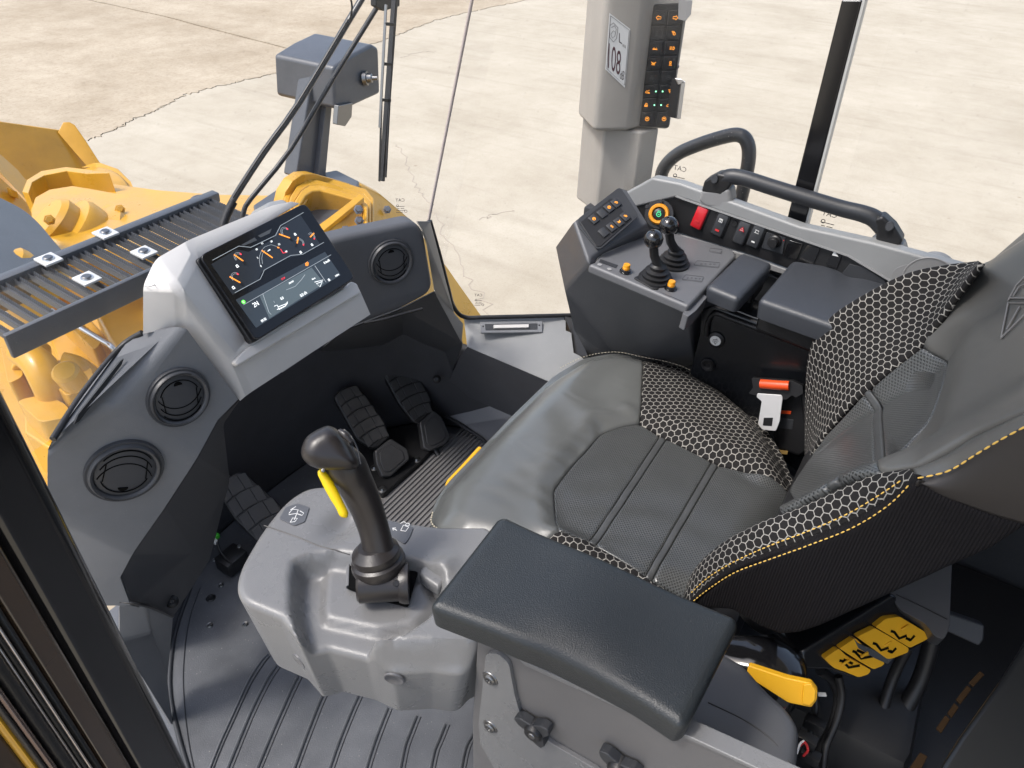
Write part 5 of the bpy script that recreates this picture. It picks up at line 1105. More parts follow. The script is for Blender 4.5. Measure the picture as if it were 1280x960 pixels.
for n_, (x, y, lab) in enumerate(((782, 340, 'amber button left of the levers'), (838, 361, 'amber button at the near corner of the lever deck'))):
    u, v = DK.uv(x, y); o = lathe('amber_button', [(0, .017), (.0058, .017), (.0066, .0155), (.0066, .011), (.0072, .0105), (.0072, .006)], DK.mat(u, v, 0), ORNG, rc, 24); o['label'] = lab
    lathe('button_collar', [(.0072, .007), (.0095, .006), (.0098, .002), (.012, .0015), (.0122, -.001)], DK.mat(u, v, 0), GLOSS, o, 24)
slab('small_cover', DK, [zr(488, 505), zr(512, 493), zr(612, 535), zr(598, 558), zr(575, 555)], .003, BLACK, rc, w=.003, r=.003, bevel=.001)
for q in ([(835, 385), (842, 372), (895, 378), (890, 395)], [(765, 448), (780, 430), (885, 440), (878, 460)], [(710, 515), (728, 495), (810, 505), (800, 525)]):
    e = slab('raised_mark', DK, [zr(*p) for p in q], .002, DKM, rc, w=.0012, r=.003, bevel=.0006)
    c = [DK.uv(*zr(*p)) for p in q]
    strokes('mark_outline', DK, [c+[c[0]]], .0006, DARK, rc, w=.0016)
for x, y in ((800, 447), (820, 447), (842, 448), (860, 448), (738, 512), (755, 512), (775, 514), (792, 515)):
    u, v = DK.uv(*zr(x, y)); strokes('fine_symbol', DK, [arc(u, v, .0022, 40, 300, 7)], .0006, DARK, rc, w=.0017)
slab('etched_legend', DK, [zr(335, 420), zr(415, 448), zr(405, 460), zr(328, 432)], .001, GREYP if 0 else DARK, rc, w=.0013, bevel=0)
for x, y in ((330, 448), (375, 468)):
    u, v = DK.uv(*zr(x, y)); e = lathe('legend_disc', [(0, .0008), (.0045, .0008), (.0045, 0)], DK.mat(u, v, .0006), GREYP, rc, 16)
slab('grip_notch', DK, [(853, 392), (859, 384), (877, 366), (884, 371), (870, 388), (860, 396)], .03, DKM, rc, w=-.012, r=.003, bevel=.003)
# ---- right armrest pads and black box
pd = thing('front_arm_pad', P(925, 350, z=.80), 'small square padded wrist rest between the lever deck and the long pad', 'armrest pad')
PF = F3(P(926, 316, z=.785), P(964, 328, z=.785), P(885, 355, z=.78)); PF = PF if PF.N.dot(CAM-PF.O) > 0 else F(PF.O, PF.V, PF.U)
relief('pad', PF, [(927, 314, .012), (967, 328, .012), (924, 374, .012), (882, 357, .012)], PADR, pd, step=.008, er=.010, depth=.022, taper=.03)
slab('pad_support', PF, [(935, 330), (960, 335), (945, 355), (925, 350)], .05, BLACK, pd, w=-.04, bevel=.004)
ra = thing('padded_elbow_rest', P(1030, 370, z=.78), 'long dark padded right armrest partly hidden by the seat back', 'armrest')
PG = F3(P(992, 327, z=.78), P(1120, 360, z=.78), P(952, 374, z=.775)); PG = PG if PG.N.dot(CAM-PG.O) > 0 else F(PG.O, PG.V, PG.U)
def hR(u, v):
    c = np.array(PG.uv(1065, 337)); return -.006*np.exp(-(((u-c[0])/.09)**2+((v-c[1])/.02)**2))
relief('pad', PG, [(991, 324, .012), (1040, 332, .03), (1082, 343, .05), (1122, 360, .03), (1190, 410, .02), (1120, 440), (1046, 408, .012), (948, 374, .012)], PADR, ra, step=.01, er=.010, depth=.030, taper=.02, h=hR)
slab('armrest_base', PG, [(960, 372), (1000, 340), (1140, 380), (1120, 440), (1040, 420), (950, 385)], .05, BLACK, ra, w=-.045, bevel=.006)
bb = thing('seat_side_box', P(950, 440, z=.6), 'black side box under the right armrest with a round white symbol', 'side box')
bxp = dict(a=P(878, 388, X=1.32), b=P(892, 384, X=1.31), c=P(1100, 462, X=1.31), d=P(1100, 470, X=1.31), e=P(1010, 600, X=1.32), f=P(860, 480, X=1.32), g=P(876, 415, X=1.315), h=P(915, 366, X=1.37), i=P(1130, 430, X=1.37))
poly('box_shell', bxp, [('a', 'b', 'c', 'd', 'e', 'f', 'g'), ('b', 'h', 'i', 'c')], mk('satin_black_plastic', (0.010, 0.011, 0.013), 0.24, bump=0.25, coat=0.2), bb, bevel=0.008, thick=.01)
BXF = F3(bxp['b'], bxp['c'], bxp['e']); BXF = BXF if BXF.N.dot(CAM-BXF.O) > 0 else F(BXF.O, BXF.V, BXF.U)
tube('raised_rim', [BXF.px(883, 420, .002), BXF.px(885, 402, .003), BXF.px(893, 392, .003), BXF.px(905, 395, .003), BXF.px(960, 416, .003), BXF.px(1040, 447, .003)], .005, BLACK, bb, segs=8)
tube('lid_seam', [BXF.px(900, 380, .014), BXF.px(940, 396, .014), BXF.px(1040, 432, .014)], .0012, GREYP, bb, segs=5, n=2)
u, v = BXF.uv(895, 425); dsc = lathe('white_symbol_disc', [(0, .003), (.0105, .003), (.0115, .002), (.0118, 0)], BXF.mat(u, v, .002), WHITE, bb, 28)
strokes('symbol', BXF, [[(-.5, -.2), (-.3, -.5), (.3, -.5), (.5, -.1), (-.5, -.1)], arc(-.6, .2, .18, 0, 360, 8), arc(.6, .2, .18, 0, 360, 8), [(0, 0), (0, .5), (.25, .5)], [(-.5, .55), (-.2, .7)]], .0010, INKB, dsc, w=.0056, sc=.0085, at=(u, v))
lathe('disc_surround', [(.012, .003), (.016, .002), (.018, 0)], BXF.mat(u, v, .0005), BLACK, bb, 28)
u, v = BXF.uv(885, 456); lathe('round_recess', [(0, .0005), (.006, .0005), (.008, .003), (.013, .004), (.015, 0)], BXF.mat(u, v, .001), BLACK, bb, 28)
# ---- seat belt tongue and buckle
sb_ = thing('seat_belt_tongue', P(965, 505, z=.5), 'steel seat belt tongue with an orange red belt end, between cushion and side box', 'seat belt')
TF = F3(P(949, 480, X=1.285), P(990, 484, X=1.285), P(960, 538, X=1.26)); TF = TF if TF.N.dot(CAM-TF.O) > 0 else F(TF.O, TF.V, TF.U)
zt = lambda x, y: (850+x/2.823, 360+y/2.823)
slab('belt_guide', TF, [zt(*p) for p in ((252, 318), (395, 328), (432, 345), (435, 372), (408, 388), (395, 378), (375, 395), (262, 378), (242, 372), (258, 352))], .012, BLACK, sb_, w=.004, r=.003, bevel=.003)
tube('orange_belt_end', [TF.px(*zt(285, 338), .006), TF.px(*zt(335, 342), .007), TF.px(*zt(385, 345), .006)], .0095, ORED, sb_, segs=16, n=3)
tp = slab('tongue_plate', TF, [zt(*p) for p in ((272, 372), (358, 378), (362, 388), (355, 440), (352, 470), (338, 505), (290, 500), (275, 480), (288, 400), (270, 385))], .003, mk('bright_plate', (0.68, 0.68, 0.68), 0.35, metal=0.35), sb_, w=.006, r=.003, bevel=.0008)
slab('tongue_slot', TF, [zt(*p) for p in ((296, 458), (328, 458), (324, 487), (292, 485))], .0012, BLACK, tp, w=.0068, bevel=0)
bu = thing('belt_buckle', P(985, 545, z=.45), 'black seat belt buckle socket with a small red release, behind the steel tongue', 'buckle')
BU = F3(P(970, 515, X=1.295), P(1008, 515, X=1.295), P(975, 570, X=1.28)); BU = BU if BU.N.dot(CAM-BU.O) > 0 else F(BU.O, BU.V, BU.U)
relief('buckle_body', BU, [(968, 505, .01), (985, 486, .01), (1004, 490, .01), (1012, 560, .012), (1000, 572, .01), (968, 560, .01)], BLACK, bu, step=.01, er=.008, depth=.05)
slab('red_release', BU, [(975, 513), (989, 514), (988, 518), (975, 517)], .002, ORED, bu, w=.001, bevel=.0005)
slab('raised_logo_plate', BU, [(972, 522), (992, 525), (990, 537), (973, 535)], .002, DARK, bu, w=.001, bevel=.0005)
tube('belt_bracket', [BU.px(1002, 484, .01), BU.px(1006, 500, .012), BU.px(1009, 530, .012), BU.px(1010, 560, .008)], .005, BLACK, bu, segs=8)
slab('gold_label', BU, [(972, 562), (985, 564), (984, 568), (973, 567)], .001, mk('dull_gold', (0.25, 0.16, 0.05), 0.5), bu, w=.001, bevel=0)
# ================================================================== OPERATOR SEAT
seat = thing('operator_seat', (0.95, 0.25, 0.3), 'grey leather operator seat with honeycomb knit wings and yellow stitching', 'seat')
def dashes(name, pts, mat, par, dash=.0052, gap=.0026, r=.0008, n=8):
    q = [Vector(a) for a in cat([tuple(p) for p in pts], n)]
    s = [0]
    for a, b in zip(q[:-1], q[1:]): s.append(s[-1]+(b-a).length)
    def at(t):
        i = max(0, min(len(s)-2, int(np.searchsorted(s, t))-1)); f = (t-s[i])/max(s[i+1]-s[i], 1e-9); return q[i].lerp(q[i+1], f)
    V = []; Fc = []; t = 0
    while t+dash < s[-1]:
        a, b = at(t), at(t+dash); d = (b-a).normalized(); u = d.cross((CAM-a).normalized()).normalized(); w_ = d.cross(u)
        base = len(V)
        for k, p, rr in ((0, a, .35), (1, a.lerp(b, .25), 1), (2, a.lerp(b, .75), 1), (3, b, .35)):
            for m_ in range(6):
                an = m_*math.pi/3; V.append(p+(u*math.cos(an)+w_*math.sin(an))*r*rr)
        for k in range(3):
            for m_ in range(6): Fc.append((base+k*6+m_, base+k*6+(m_+1) % 6, base+k*6+6+(m_+1) % 6, base+k*6+6+m_))
        t += dash+gap
    return obj(name, raw(V, Fc), mat, par, kind='stuff', sharp=0)
def patch(name, rows, mat, par, n=6, solid=0.004, uvs=1.0, cam_side=True):
    """smooth surface through rows of points, uv in metres"""
    rows = [[tuple(p) for p in r] for r in rows]
    R1 = [cat(r, n) for r in rows]; m = len(R1[0]); cols = [cat([R1[i][j] for i in range(len(R1))], n) for j in range(m)]
    nr = len(cols[0]); V = []; UV = []
    acc = np.zeros((m, nr))
    for j in range(1, m):
        for i in range(nr): acc[j, i] = acc[j-1, i]+np.linalg.norm(cols[j][i]-cols[j-1][i])
    for j in range(m):
        sv = 0
        for i in range(nr):
            if i: sv += np.linalg.norm(cols[j][i]-cols[j][i-1])
            V.append(tuple(cols[j][i])); UV.append(((acc[j, i]-acc[m//2, i])*uvs, sv*uvs))
    Fc = [(j*nr+i, (j+1)*nr+i, (j+1)*nr+i+1, j*nr+i+1) for j in range(m-1) for i in range(nr-1)]
    me = raw(V, Fc); s = sum((CAM-p.center).dot(p.normal)*p.area for p in me.polygons)
    if s < 0: me.flip_normals()
    uvl = me.uv_layers.new(name='UVMap'); vi = np.zeros(len(me.loops), int); me.loops.foreach_get('vertex_index', vi)
    uvl.data.foreach_set('uv', np.array(UV, np.float32)[vi].ravel())
    return obj(name, me, mat, par, solid=solid, sharp=0)
# ---- cushion
CU = ZP(0.50)
full = rnd([CU.uv(*p) for p in [(537, 656), (555, 606), (640, 518), (690, 470), (728, 447), (768, 440), (803, 446), (860, 462), (905, 485), (948, 520), (978, 568), (1000, 625), (905, 770), (700, 720), (560, 690)]], .02)
full_np = np.array(full)
ins = [CU.uv(*p) for p in [(800, 529), (899, 580), (1010, 640), (870, 750), (697, 662), (692, 611), (751, 540)]]
def HC(u, v):
    p = np.stack([np.ravel(u), np.ravel(v)], 1); d = np.maximum(segdist(p, full), 0)*np.where(inside(p, full), 1, -1)
    t = np.clip(1-d/.075, 0, 1.15); z_ = .028-.050*t**2.2
    di = sdist(p, ins); z_ = z_-.020*ss(-.035, .012, di)
    z_ = z_+.004*np.sin(p[:, 0]*38+p[:, 1]*12)*np.exp(-((di+.02)/.03)**2)
    # gathered creases running off the insert's front corner
    z_ += .0018*np.sin(p[:, 0]*150+20*p[:, 1])*np.exp(-((p[:, 0]-.80)/.07)**2-((p[:, 1]-.47)/.03)**2)*(di < 0)
    # folds: gathered puckers square to the insert seam, long soft creases on the bolster and across the insert
    U_, V_ = p[:, 0], p[:, 1]; near = np.exp(-((di+.022)/.020)**2)*(di < 0)
    z_ += .0016*near*np.sin(150*(U_+V_*.7)+2.5*np.sin(40*V_))
    z_ += .0014*np.sin(55*V_-22*U_+2.2*np.sin(17*U_+9*V_))*ss(.01, .05, d)*(di < .0)
    z_ += .0013*np.sin(75*U_+30*V_+2.0*np.sin(19*V_))*np.exp(-((U_-.86)/.10)**2)*(di > .01)*ss(.01, .04, di)
    return z_.reshape(np.shape(u))
def cush(name, pxs, mat, er=.004, r=0, lab=None, step=.009, depth=.01):
    o = relief(name, CU, pxs, mat, seat, h=HC, step=step, er=er, depth=depth, r=r, iters=6, sharp=0)
    if lab: o['label'] = lab
    return o
cush('front_bolster', [(537, 656, .02), (541, 630, .02), (556, 605, .03), (600, 560, .02), (640, 518, .02), (690, 470, .02), (728, 447, .02), (768, 440, .02), (801, 446), (800, 528), (778, 532, .02), (751, 541, .02), (722, 574), (692, 611, .015), (694, 640), (700, 663), (660, 700), (560, 690, .01)], LEA, er=.006, depth=.09, lab='smooth grey leather front bolster')
def Lr(a, b, t): return (a[0]+(b[0]-a[0])*t, a[1]+(b[1]-a[1])*t)
s1a, s1b = (825, 545), (736, 676); s2a, s2b = (833, 548), (744, 681); t1a, t1b = (890, 577), (806, 722); t2a, t2b = (898, 581), (815, 725)
cush('seat_insert', [(800, 529), s1a, s1b, (697, 662), (692, 611, .012), (722, 574), (751, 541, .015), (778, 532)], LEAP, er=.006)
cush('insert_strip', [s1a, s2a, s2b, s1b], LEAS, er=.0035, step=.006)
cush('seat_insert', [s2a, t1a, t1b, s2b], LEAP, er=.005)
cush('insert_strip', [t1a, t2a, t2b, t1b], LEAS, er=.0035, step=.006)
cush('seat_insert', [t2a, (985, 615), (1010, 640), (870, 760), (850, 745), t2b], LEAP, er=.005)
cush('knit_wing', [(801, 446), (850, 457), (905, 484, .02), (948, 519, .02), (978, 565, .02), (1002, 625), (985, 616), (899, 580), (829, 545), (800, 528)], HEX, er=.006, depth=.08, lab='right honeycomb knit side of the cushion')
cush('knit_wing', [(697, 662), (736, 676), (815, 725), (850, 745), (870, 765), (800, 780), (660, 700)], HEX, er=.006, depth=.08, lab='left honeycomb knit side of the cushion')
box('cushion_pan', (0.95, 0.27, 0.40), (0.53, 0.46, 0.10), BLACK, seat, bev=.03)
onC = lambda x, y, dz=.0: (lambda q: Vector((q[0], q[1], .50+float(HC(np.array([q[0]]), np.array([q[1]]))[0])+dz)))(CU.uv(x, y, .02))
dashes('stitching', [P(x, y, z=.500) for x, y in ((700, 460), (730, 446), (767, 440), (802, 446), (850, 457), (902, 483))], THREADW, seat, r=.0007)
dashes('stitching', [P(x, y, z=.490) for x, y in ((541, 640), (539, 652), (546, 660), (560, 664), (572, 665))], THREADW, seat, r=.0014, dash=.004, gap=.0015)
# yellow adjustment bar at the front edge
yb = tube('adjust_bar', [P(x, y, z=.44) for x, y in ((600, 561), (582, 581), (566, 598), (561, 604), (560, 611))], .0055, YELP, seat, segs=12)
# ---- backrest
bn = Vector((0, .885, .465)); BKF = F((.95, .060, .545), (-1, 0, 0), (0, -.465, .885))
def HB(u, v):
    X = .95-u; t = v
    WL = np.interp(t, [0, .1, .25, .32, .39, .52, .7], [.07, .094, .083, .078, .057, .05, .05])
    WR = np.interp(t, [-.05, .07, .195, .32, .40, .5, .7], [.06, .078, .120, .104, .058, .05, .05])
    c = .030*ss(.31, .40, t)+.010*np.exp(-((t-.16)/.10)**2)*(1-ss(.08, .18, np.abs(X-.97)))
    r = ss(1.09, 1.20, X); l = 1-ss(.745, .86, X)
    return c*(1-r)*(1-l)+WR*r+WL*l-.035*ss(1.215, 1.275, X)-.05*ss(.745, .68, X)*0
def bkuv(x, y):
    """photo px -> nearest surface point in front of the camera (marched along the ray)"""
    r = ray(x, y); lo = None; t = .5; prev = None
    while t < 2.6:
        p = CAM+r*t; d = p-BKF.O; u, v, w_ = d.dot(BKF.U), d.dot(BKF.V), d.dot(BKF.N)
        g = w_-float(HB(np.array([u]), np.array([v]))[0])
        if prev is not None and (g <= 0) != (prev <= 0): return (u, v)
        prev = g; t += .002
    return BKF.uv(x, y)
def bk(name, pxs, mat, er=.004, r=0, lab=None, step=.009, depth=.01):
    q = []
    for p in pxs:
        a = bkuv(p[0], p[1]); q.append((*a, p[2]) if len(p) > 2 else a)
    o = relief(name, BKF, q, mat, seat, h=HB, step=step, er=er, depth=depth, r=r, sharp=0, pxin=False)
    if lab: o['label'] = lab
    return o
def xx(X, y_, z_): # world point on the right wing outer edge -> uv
    d = Vector((X, y_, z_))-BKF.O; return d.dot(BKF.U), d.dot(BKF.V)

# right honeycomb wing, perforated insert with seams, upper leather
WO = [(1009, 572), (1009, 505), (1014, 442), (1032, 408), (1064, 382), (1130, 347), (1185, 334), (1224, 330)]
WI = [(1012, 576), (1030, 546), (1058, 511), (1084, 487), (1110, 465), (1152, 433), (1192, 378), (1228, 329)]
def wrow(t, X, d=(0, 0, 0)): return [P(a[0]+(b[0]-a[0])*t, a[1]+(b[1]-a[1])*t, X=X)+Vector(d) for a, b in zip(WO, WI)]
o = patch('backrest_knit_wing', [wrow(0, 1.285, (0, -.075, -.02)), wrow(0, 1.262, (0, -.02, -.006)), wrow(0, 1.24), wrow(.35, 1.215), wrow(.7, 1.18), wrow(1, 1.14), [q_+(q_-CAM).normalized()*.03 for q_ in wrow(1, 1.14)]], HEX, seat); o['label'] = 'right honeycomb knit wing of the backrest'
bk('backrest_insert', [(1152, 433, .004), (1108, 466), (1085, 486), (1045, 600), (1100, 590), (1130, 561), (1165, 520, .02), (1178, 480), (1182, 449, .01)], LEAP, er=.007, step=.008)
bk('insert_strip', [(1085, 486), (1078, 492), (1032, 608), (1045, 600)], LEAS, er=.003, step=.006)
bk('backrest_insert', [(1078, 492), (1030, 545), (1012, 570), (985, 613), (975, 640), (1032, 608)], LEAP, er=.005, step=.008)
bk('upper_leather', [(1222, 331), (1260, 306), (1320, 255), (1420, 190), (1560, 200), (1500, 420), (1300, 504), (1280, 513), (1210, 543, .01), (1142, 582), (1120, 586), (1098, 590), (1130, 561), (1165, 520, .02), (1178, 480), (1182, 449, .01), (1152, 433), (1190, 378)], LEAB, er=.006, depth=.04, step=.010, lab='smooth grey leather upper backrest')
# left wing strip: loft from the crest to the stitched outer edge
def cz(x, y, X, d=(0, 0, 0)): return P(x, y, X=X)+Vector(d)
A_ = [(856, 742), (868, 712), (900, 681), (950, 653), (1000, 634), (1060, 606), (1100, 591), (1138, 588)]
B_ = [(860, 752), (885, 728), (918, 706), (960, 690), (1010, 672), (1065, 650), (1110, 622), (1144, 594)]
rowA0 = [cz(x, y, .765, (0, -.018, -.020)) for x, y in A_]; rowA = [cz(x, y, .740) for x, y in A_]
rowB = [cz(x, y, .700) for x, y in B_]; rowM = [a.lerp(b, .5)+Vector((-.004, .004, .006)) for a, b in zip(rowA, rowB)]
rowC = [cz(x, y, .698, (0, -.001, -.012)) for x, y in B_]
patch('left_knit_wing', [rowA0, rowA, rowM, rowB], HEX, seat)
rowB2 = [cz(x, y+9, .697) for x, y in B_]
patch('left_cloth_border', [rowB, [a.lerp(b, .5)+Vector((-.002, 0, 0)) for a, b in zip(rowB, rowB2)], rowB2], CLOTH, seat)
SB = XP(.694)
slab_pts = [(858, 752), (885, 737), (918, 715), (960, 699), (1010, 681), (1065, 659), (1110, 631), (1144, 600), (1175, 616), (1210, 632), (1245, 645), (1300, 660), (1330, 640), (1290, 655), (1240, 688), (1185, 712), (1120, 742), (1060, 769), (1025, 785), (1000, 793), (975, 795), (950, 785), (915, 764), (880, 762)]
o = relief('side_cloth', SB, slab_pts, CLOTH, seat, step=.012, er=.008, depth=.004, r=.004, h=lambda u, v: .006*np.sin(v*9))
# side leather of the upper backrest
C1 = [(1142, 584), (1180, 566), (1215, 545), (1250, 528), (1282, 512), (1330, 490)]
C2 = [(1146, 597), (1185, 588), (1220, 567), (1252, 548), (1284, 531), (1332, 510)]
C3 = [(1146, 601), (1175, 618), (1212, 633), (1248, 646), (1290, 658), (1340, 670)]
r1 = [cz(x, y, .742) for x, y in C1]; r2 = [cz(x, y, .700) for x, y in C2]; r3 = [cz(x, y, .690) for x, y in C3]
patch('side_leather', [r1, [a.lerp(b, .5)+Vector((-.003, .003, .004)) for a, b in zip(r1, r2)], r2], LEAB, seat)
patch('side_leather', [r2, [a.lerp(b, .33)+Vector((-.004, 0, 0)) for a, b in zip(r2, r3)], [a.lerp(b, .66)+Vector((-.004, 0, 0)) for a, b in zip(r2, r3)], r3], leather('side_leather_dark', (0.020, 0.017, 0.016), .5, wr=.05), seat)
t1 = lambda pts, X, d=.0015: [(lambda q: q+(CAM-q).normalized()*d)(P(x, y, X=X)) for x, y in pts]
dashes('stitching', t1([(864, 741), (885, 722), (918, 702), (960, 683), (1010, 664), (1062, 641), (1108, 613), (1128, 599)], .705, .006), THREAD, seat)
dashes('stitching', t1([(860, 757), (885, 737), (918, 716), (960, 700), (1010, 682), (1065, 660), (1110, 632), (1140, 602)], .697, .011), THREAD, seat)
dashes('stitching', t1([(1132, 580), (1180, 562), (1215, 542), (1250, 525), (1282, 509)], .742, .004), THREAD, seat, dash=.007, gap=.0022, r=.0010)
dashes('stitching', t1([(1146, 598), (1185, 589), (1220, 568), (1252, 549), (1284, 532)], .699, .005), THREAD, seat, dash=.007, gap=.0022, r=.0010)
# embossed emblem at the edge of the upper leather
EM = mk('emblem_thread', (0.23, 0.22, 0.21), .6)
def on(x, y, d=.002):
    u, v = bkuv(x, y); return BKF.pt(u, v, float(HB(np.array([u]), np.array([v]))[0])+d)
for ln in ([(1253, 424), (1262, 380), (1284, 380)], [(1253, 424), (1285, 392)], [(1262, 377), (1272, 358), (1284, 346)], [(1263, 374), (1285, 374)], [(1260, 414), (1276, 385)], [(1268, 372), (1276, 360), (1285, 356)]):
    tube('emblem_line', [on(*p) for p in ln], .0012, EM, seat, segs=6, smoothp=False, kind='stuff')
slab('emblem_fill', F3(on(1253, 424, .0008), on(1262, 380, .0008), on(1284, 392, .0008)), [(1254, 422), (1262, 380), (1290, 380), (1290, 388)], .001, mk('emblem_patch', (0.12, 0.115, 0.11), .6), seat, bevel=0) if 0 else None

box('back_shell', (-.02, .235, -.045), (.43, .52, .07), BLACK, seat, fr=BKF, bev=.025, seg=4)
# ================================================================== LEFT ARMREST CONSOLE (near)
ac = thing('steering_console', (0.43, 0.35, 0.3), 'silver grey left console pod carrying the joystick, on its side mounting panel', 'console')
AZ = ZP(0.68)
seam_px = [(330, 657), (368, 670), (404, 683), (437, 691)]
scoop = np.array([AZ.uv(*p) for p in [(372, 800), (362, 760), (362, 720), (366, 700), (385, 692), (425, 688), (470, 696), (520, 700), (556, 716), (556, 745), (535, 772), (505, 792), (470, 800), (600, 800), (640, 900), (372, 960)]])
rim = np.array([AZ.uv(*p) for p in [(398, 745), (402, 700), (425, 690), (470, 700), (530, 712), (545, 740), (520, 768), (470, 775), (400, 760)]])
def HP(u, v):
    p = np.stack([np.ravel(u), np.ravel(v)], 1); d = sdist(p, scoop)
    z_ = -.036*ss(-.003, .015, d)
    # seat of the joystick, a raised block inside the scoop
    d2 = sdist(p, rim); z_ = z_+.012*ss(-.004, .008, d2)
    hump = np.array(AZ.uv(553, 712)); z_ += .012*np.exp(-(((p[:, 0]-hump[0])/.022)**2+((p[:, 1]-hump[1])/.016)**2))
    c3 = np.array(AZ.uv(430, 650)); z_ -= .016*np.exp(-(((p[:, 0]-c3[0])/.035)**2+((p[:, 1]-c3[1])/.020)**2))
    z_ += .0
    return z_.reshape(np.shape(u))
pod_px = [(294, 733, .02), (300, 708, .03), (328, 660, .03), (357, 625, .03), (385, 607, .03), (425, 606, .03), (487, 648, .02), (547, 657, .02), (607, 657), (680, 700), (640, 790), (597, 800, .01), (580, 822, .02), (540, 829), (490, 826), (458, 824), (410, 812), (373, 800), (350, 772), (302, 752, .02)]
pod = relief('pod_shell', AZ, [(a[0], a[1], a[2]) if len(a) > 2 else a for a in pod_px], POD, ac, h=HP, step=.006, er=.009, depth=.135, taper=.10, lift=0, sharp=50, r=.004, iters=2)
sp3 = [AZ.uv(*p) for p in seam_px]
q_ = [Vector((*a[:2], .68+float(HP(np.array([a[0]]), np.array([a[1]]))[0])+.0003)) for a in cat(sp3, 8)]
tube('shell_seam', q_, .0007, BLACK, ac, segs=6, smoothp=False)
# slot under the joystick
JX, JY = P(473, 700, z=.66).x, P(473, 700, z=.66).y
sl_ = ZP(.662)
slab('joystick_slot', ZP(.664), [(434, 702), (432, 733), (472, 748), (510, 757), (516, 735), (526, 702), (480, 690)], .004, VOID, ac, r=.004, bevel=.0)
slab('slot_lip', ZP(.666), [(433, 700), (437, 700), (436, 731), (432, 733)], .006, POD, ac, bevel=.001)
cover = relief('slot_cover', ZP(.664), [(523, 715), (530, 703), (545, 706), (557, 712), (558, 725), (548, 735), (528, 722)], POD, ac, step=.005, er=.006, depth=.01, r=.004, h=lambda u, v: 0*u+.012)
# symbol plates
SY = mk('symbol_plate', (0.085, 0.09, 0.10), .5, bump=.3)
def sym(x, y, q, lines, sc, rot=0):
    pl_ = slab('symbol_plate', ZP(.681), q, .002, SY, ac, w=.0006, r=.003, bevel=.0004)
    u, v = ZP(.681).uv(x, y); strokes('symbol', ZP(.681), lines, .0010, WHITE, pl_, w=.0012, sc=sc, at=(u, v), rot=rot)
sym(368, 645, [(357, 634), (372, 629), (387, 634), (381, 652), (368, 657), (349, 648)], [[(-.8, -.3), (-.5, -.6), (-.1, -.5), (-.3, -.1), (-.8, -.3)], [(-.4, -.4), (.7, .2), (.5, .7), (-.1, .6)], [(-.2, .5), (.3, 0), (.4, -.6), (.7, -.5), (.7, 0)], [(.3, .8), (.9, .7)]], .0150)
sym(503, 660, [(484, 650), (503, 655), (517, 659), (512, 672), (506, 680), (486, 668)], [[(-.6, .8), (-.6, .2)], [(-.8, .5), (-.6, .8), (-.4, .5)], [(-.4, -.1), (.3, .1), (.4, -.5), (-.2, -.6), (-.4, -.1)], [(.3, .5), (.7, .4), (.7, .1)], arc(.6, -.2, .2, 0, 360, 8)], .0135)
# dimples on the outer side
s0, s1, s2 = P(420, 828, z=.63), P(560, 842, z=.63), P(500, 890, z=.56)
# side surface: find by marching the pod mesh is overkill; use its outer side plane
SDF = F3(P(410, 826, z=.645), P(560, 846, z=.645), P(470, 880, z=.575)); SDF = SDF if SDF.N.dot(CAM-SDF.O) > 0 else F(SDF.O, SDF.V, SDF.U)
import mathutils
from mathutils.bvhtree import BVHTree
def raycast(o, x, y):
    me = o.data; t = BVHTree.FromPolygons([v.co for v in me.vertices], [p.vertices for p in me.polygons]); h_ = t.ray_cast(CAM, ray(x, y)); return h_[0], h_[1]
for (x, y, rr_) in ((374, 825, .0105), (493, 848, .0115), (457, 883, .0095)):
    p, n_ = raycast(pod, x, y)
    if p is None: print('dimple miss', x, y); continue
    if n_.dot(CAM-p) < 0: n_ = -n_
    lathe('dimple', [(0, -.0005), (rr_*.5, .0002), (rr_*.85, .0012), (rr_, .0022), (rr_*1.12, .0018), (rr_*1.2, 0)], axisM(p, n_), mk('dimple_plastic', (.10, .10, .105), .3) if x == 374 else bpy.data.materials['dimple_plastic'], ac, 28)
p, n_ = raycast(pod, 330, 800)
# small screw on the left flank
p2, n2 = raycast(pod, 309, 786)
if p2: lathe('side_screw', [(0, .006), (.004, .006), (.006, .004), (.006, 0)], axisM(p2, n2 if n2.dot(CAM-p2) > 0 else -n2), SCREW, ac, 14)
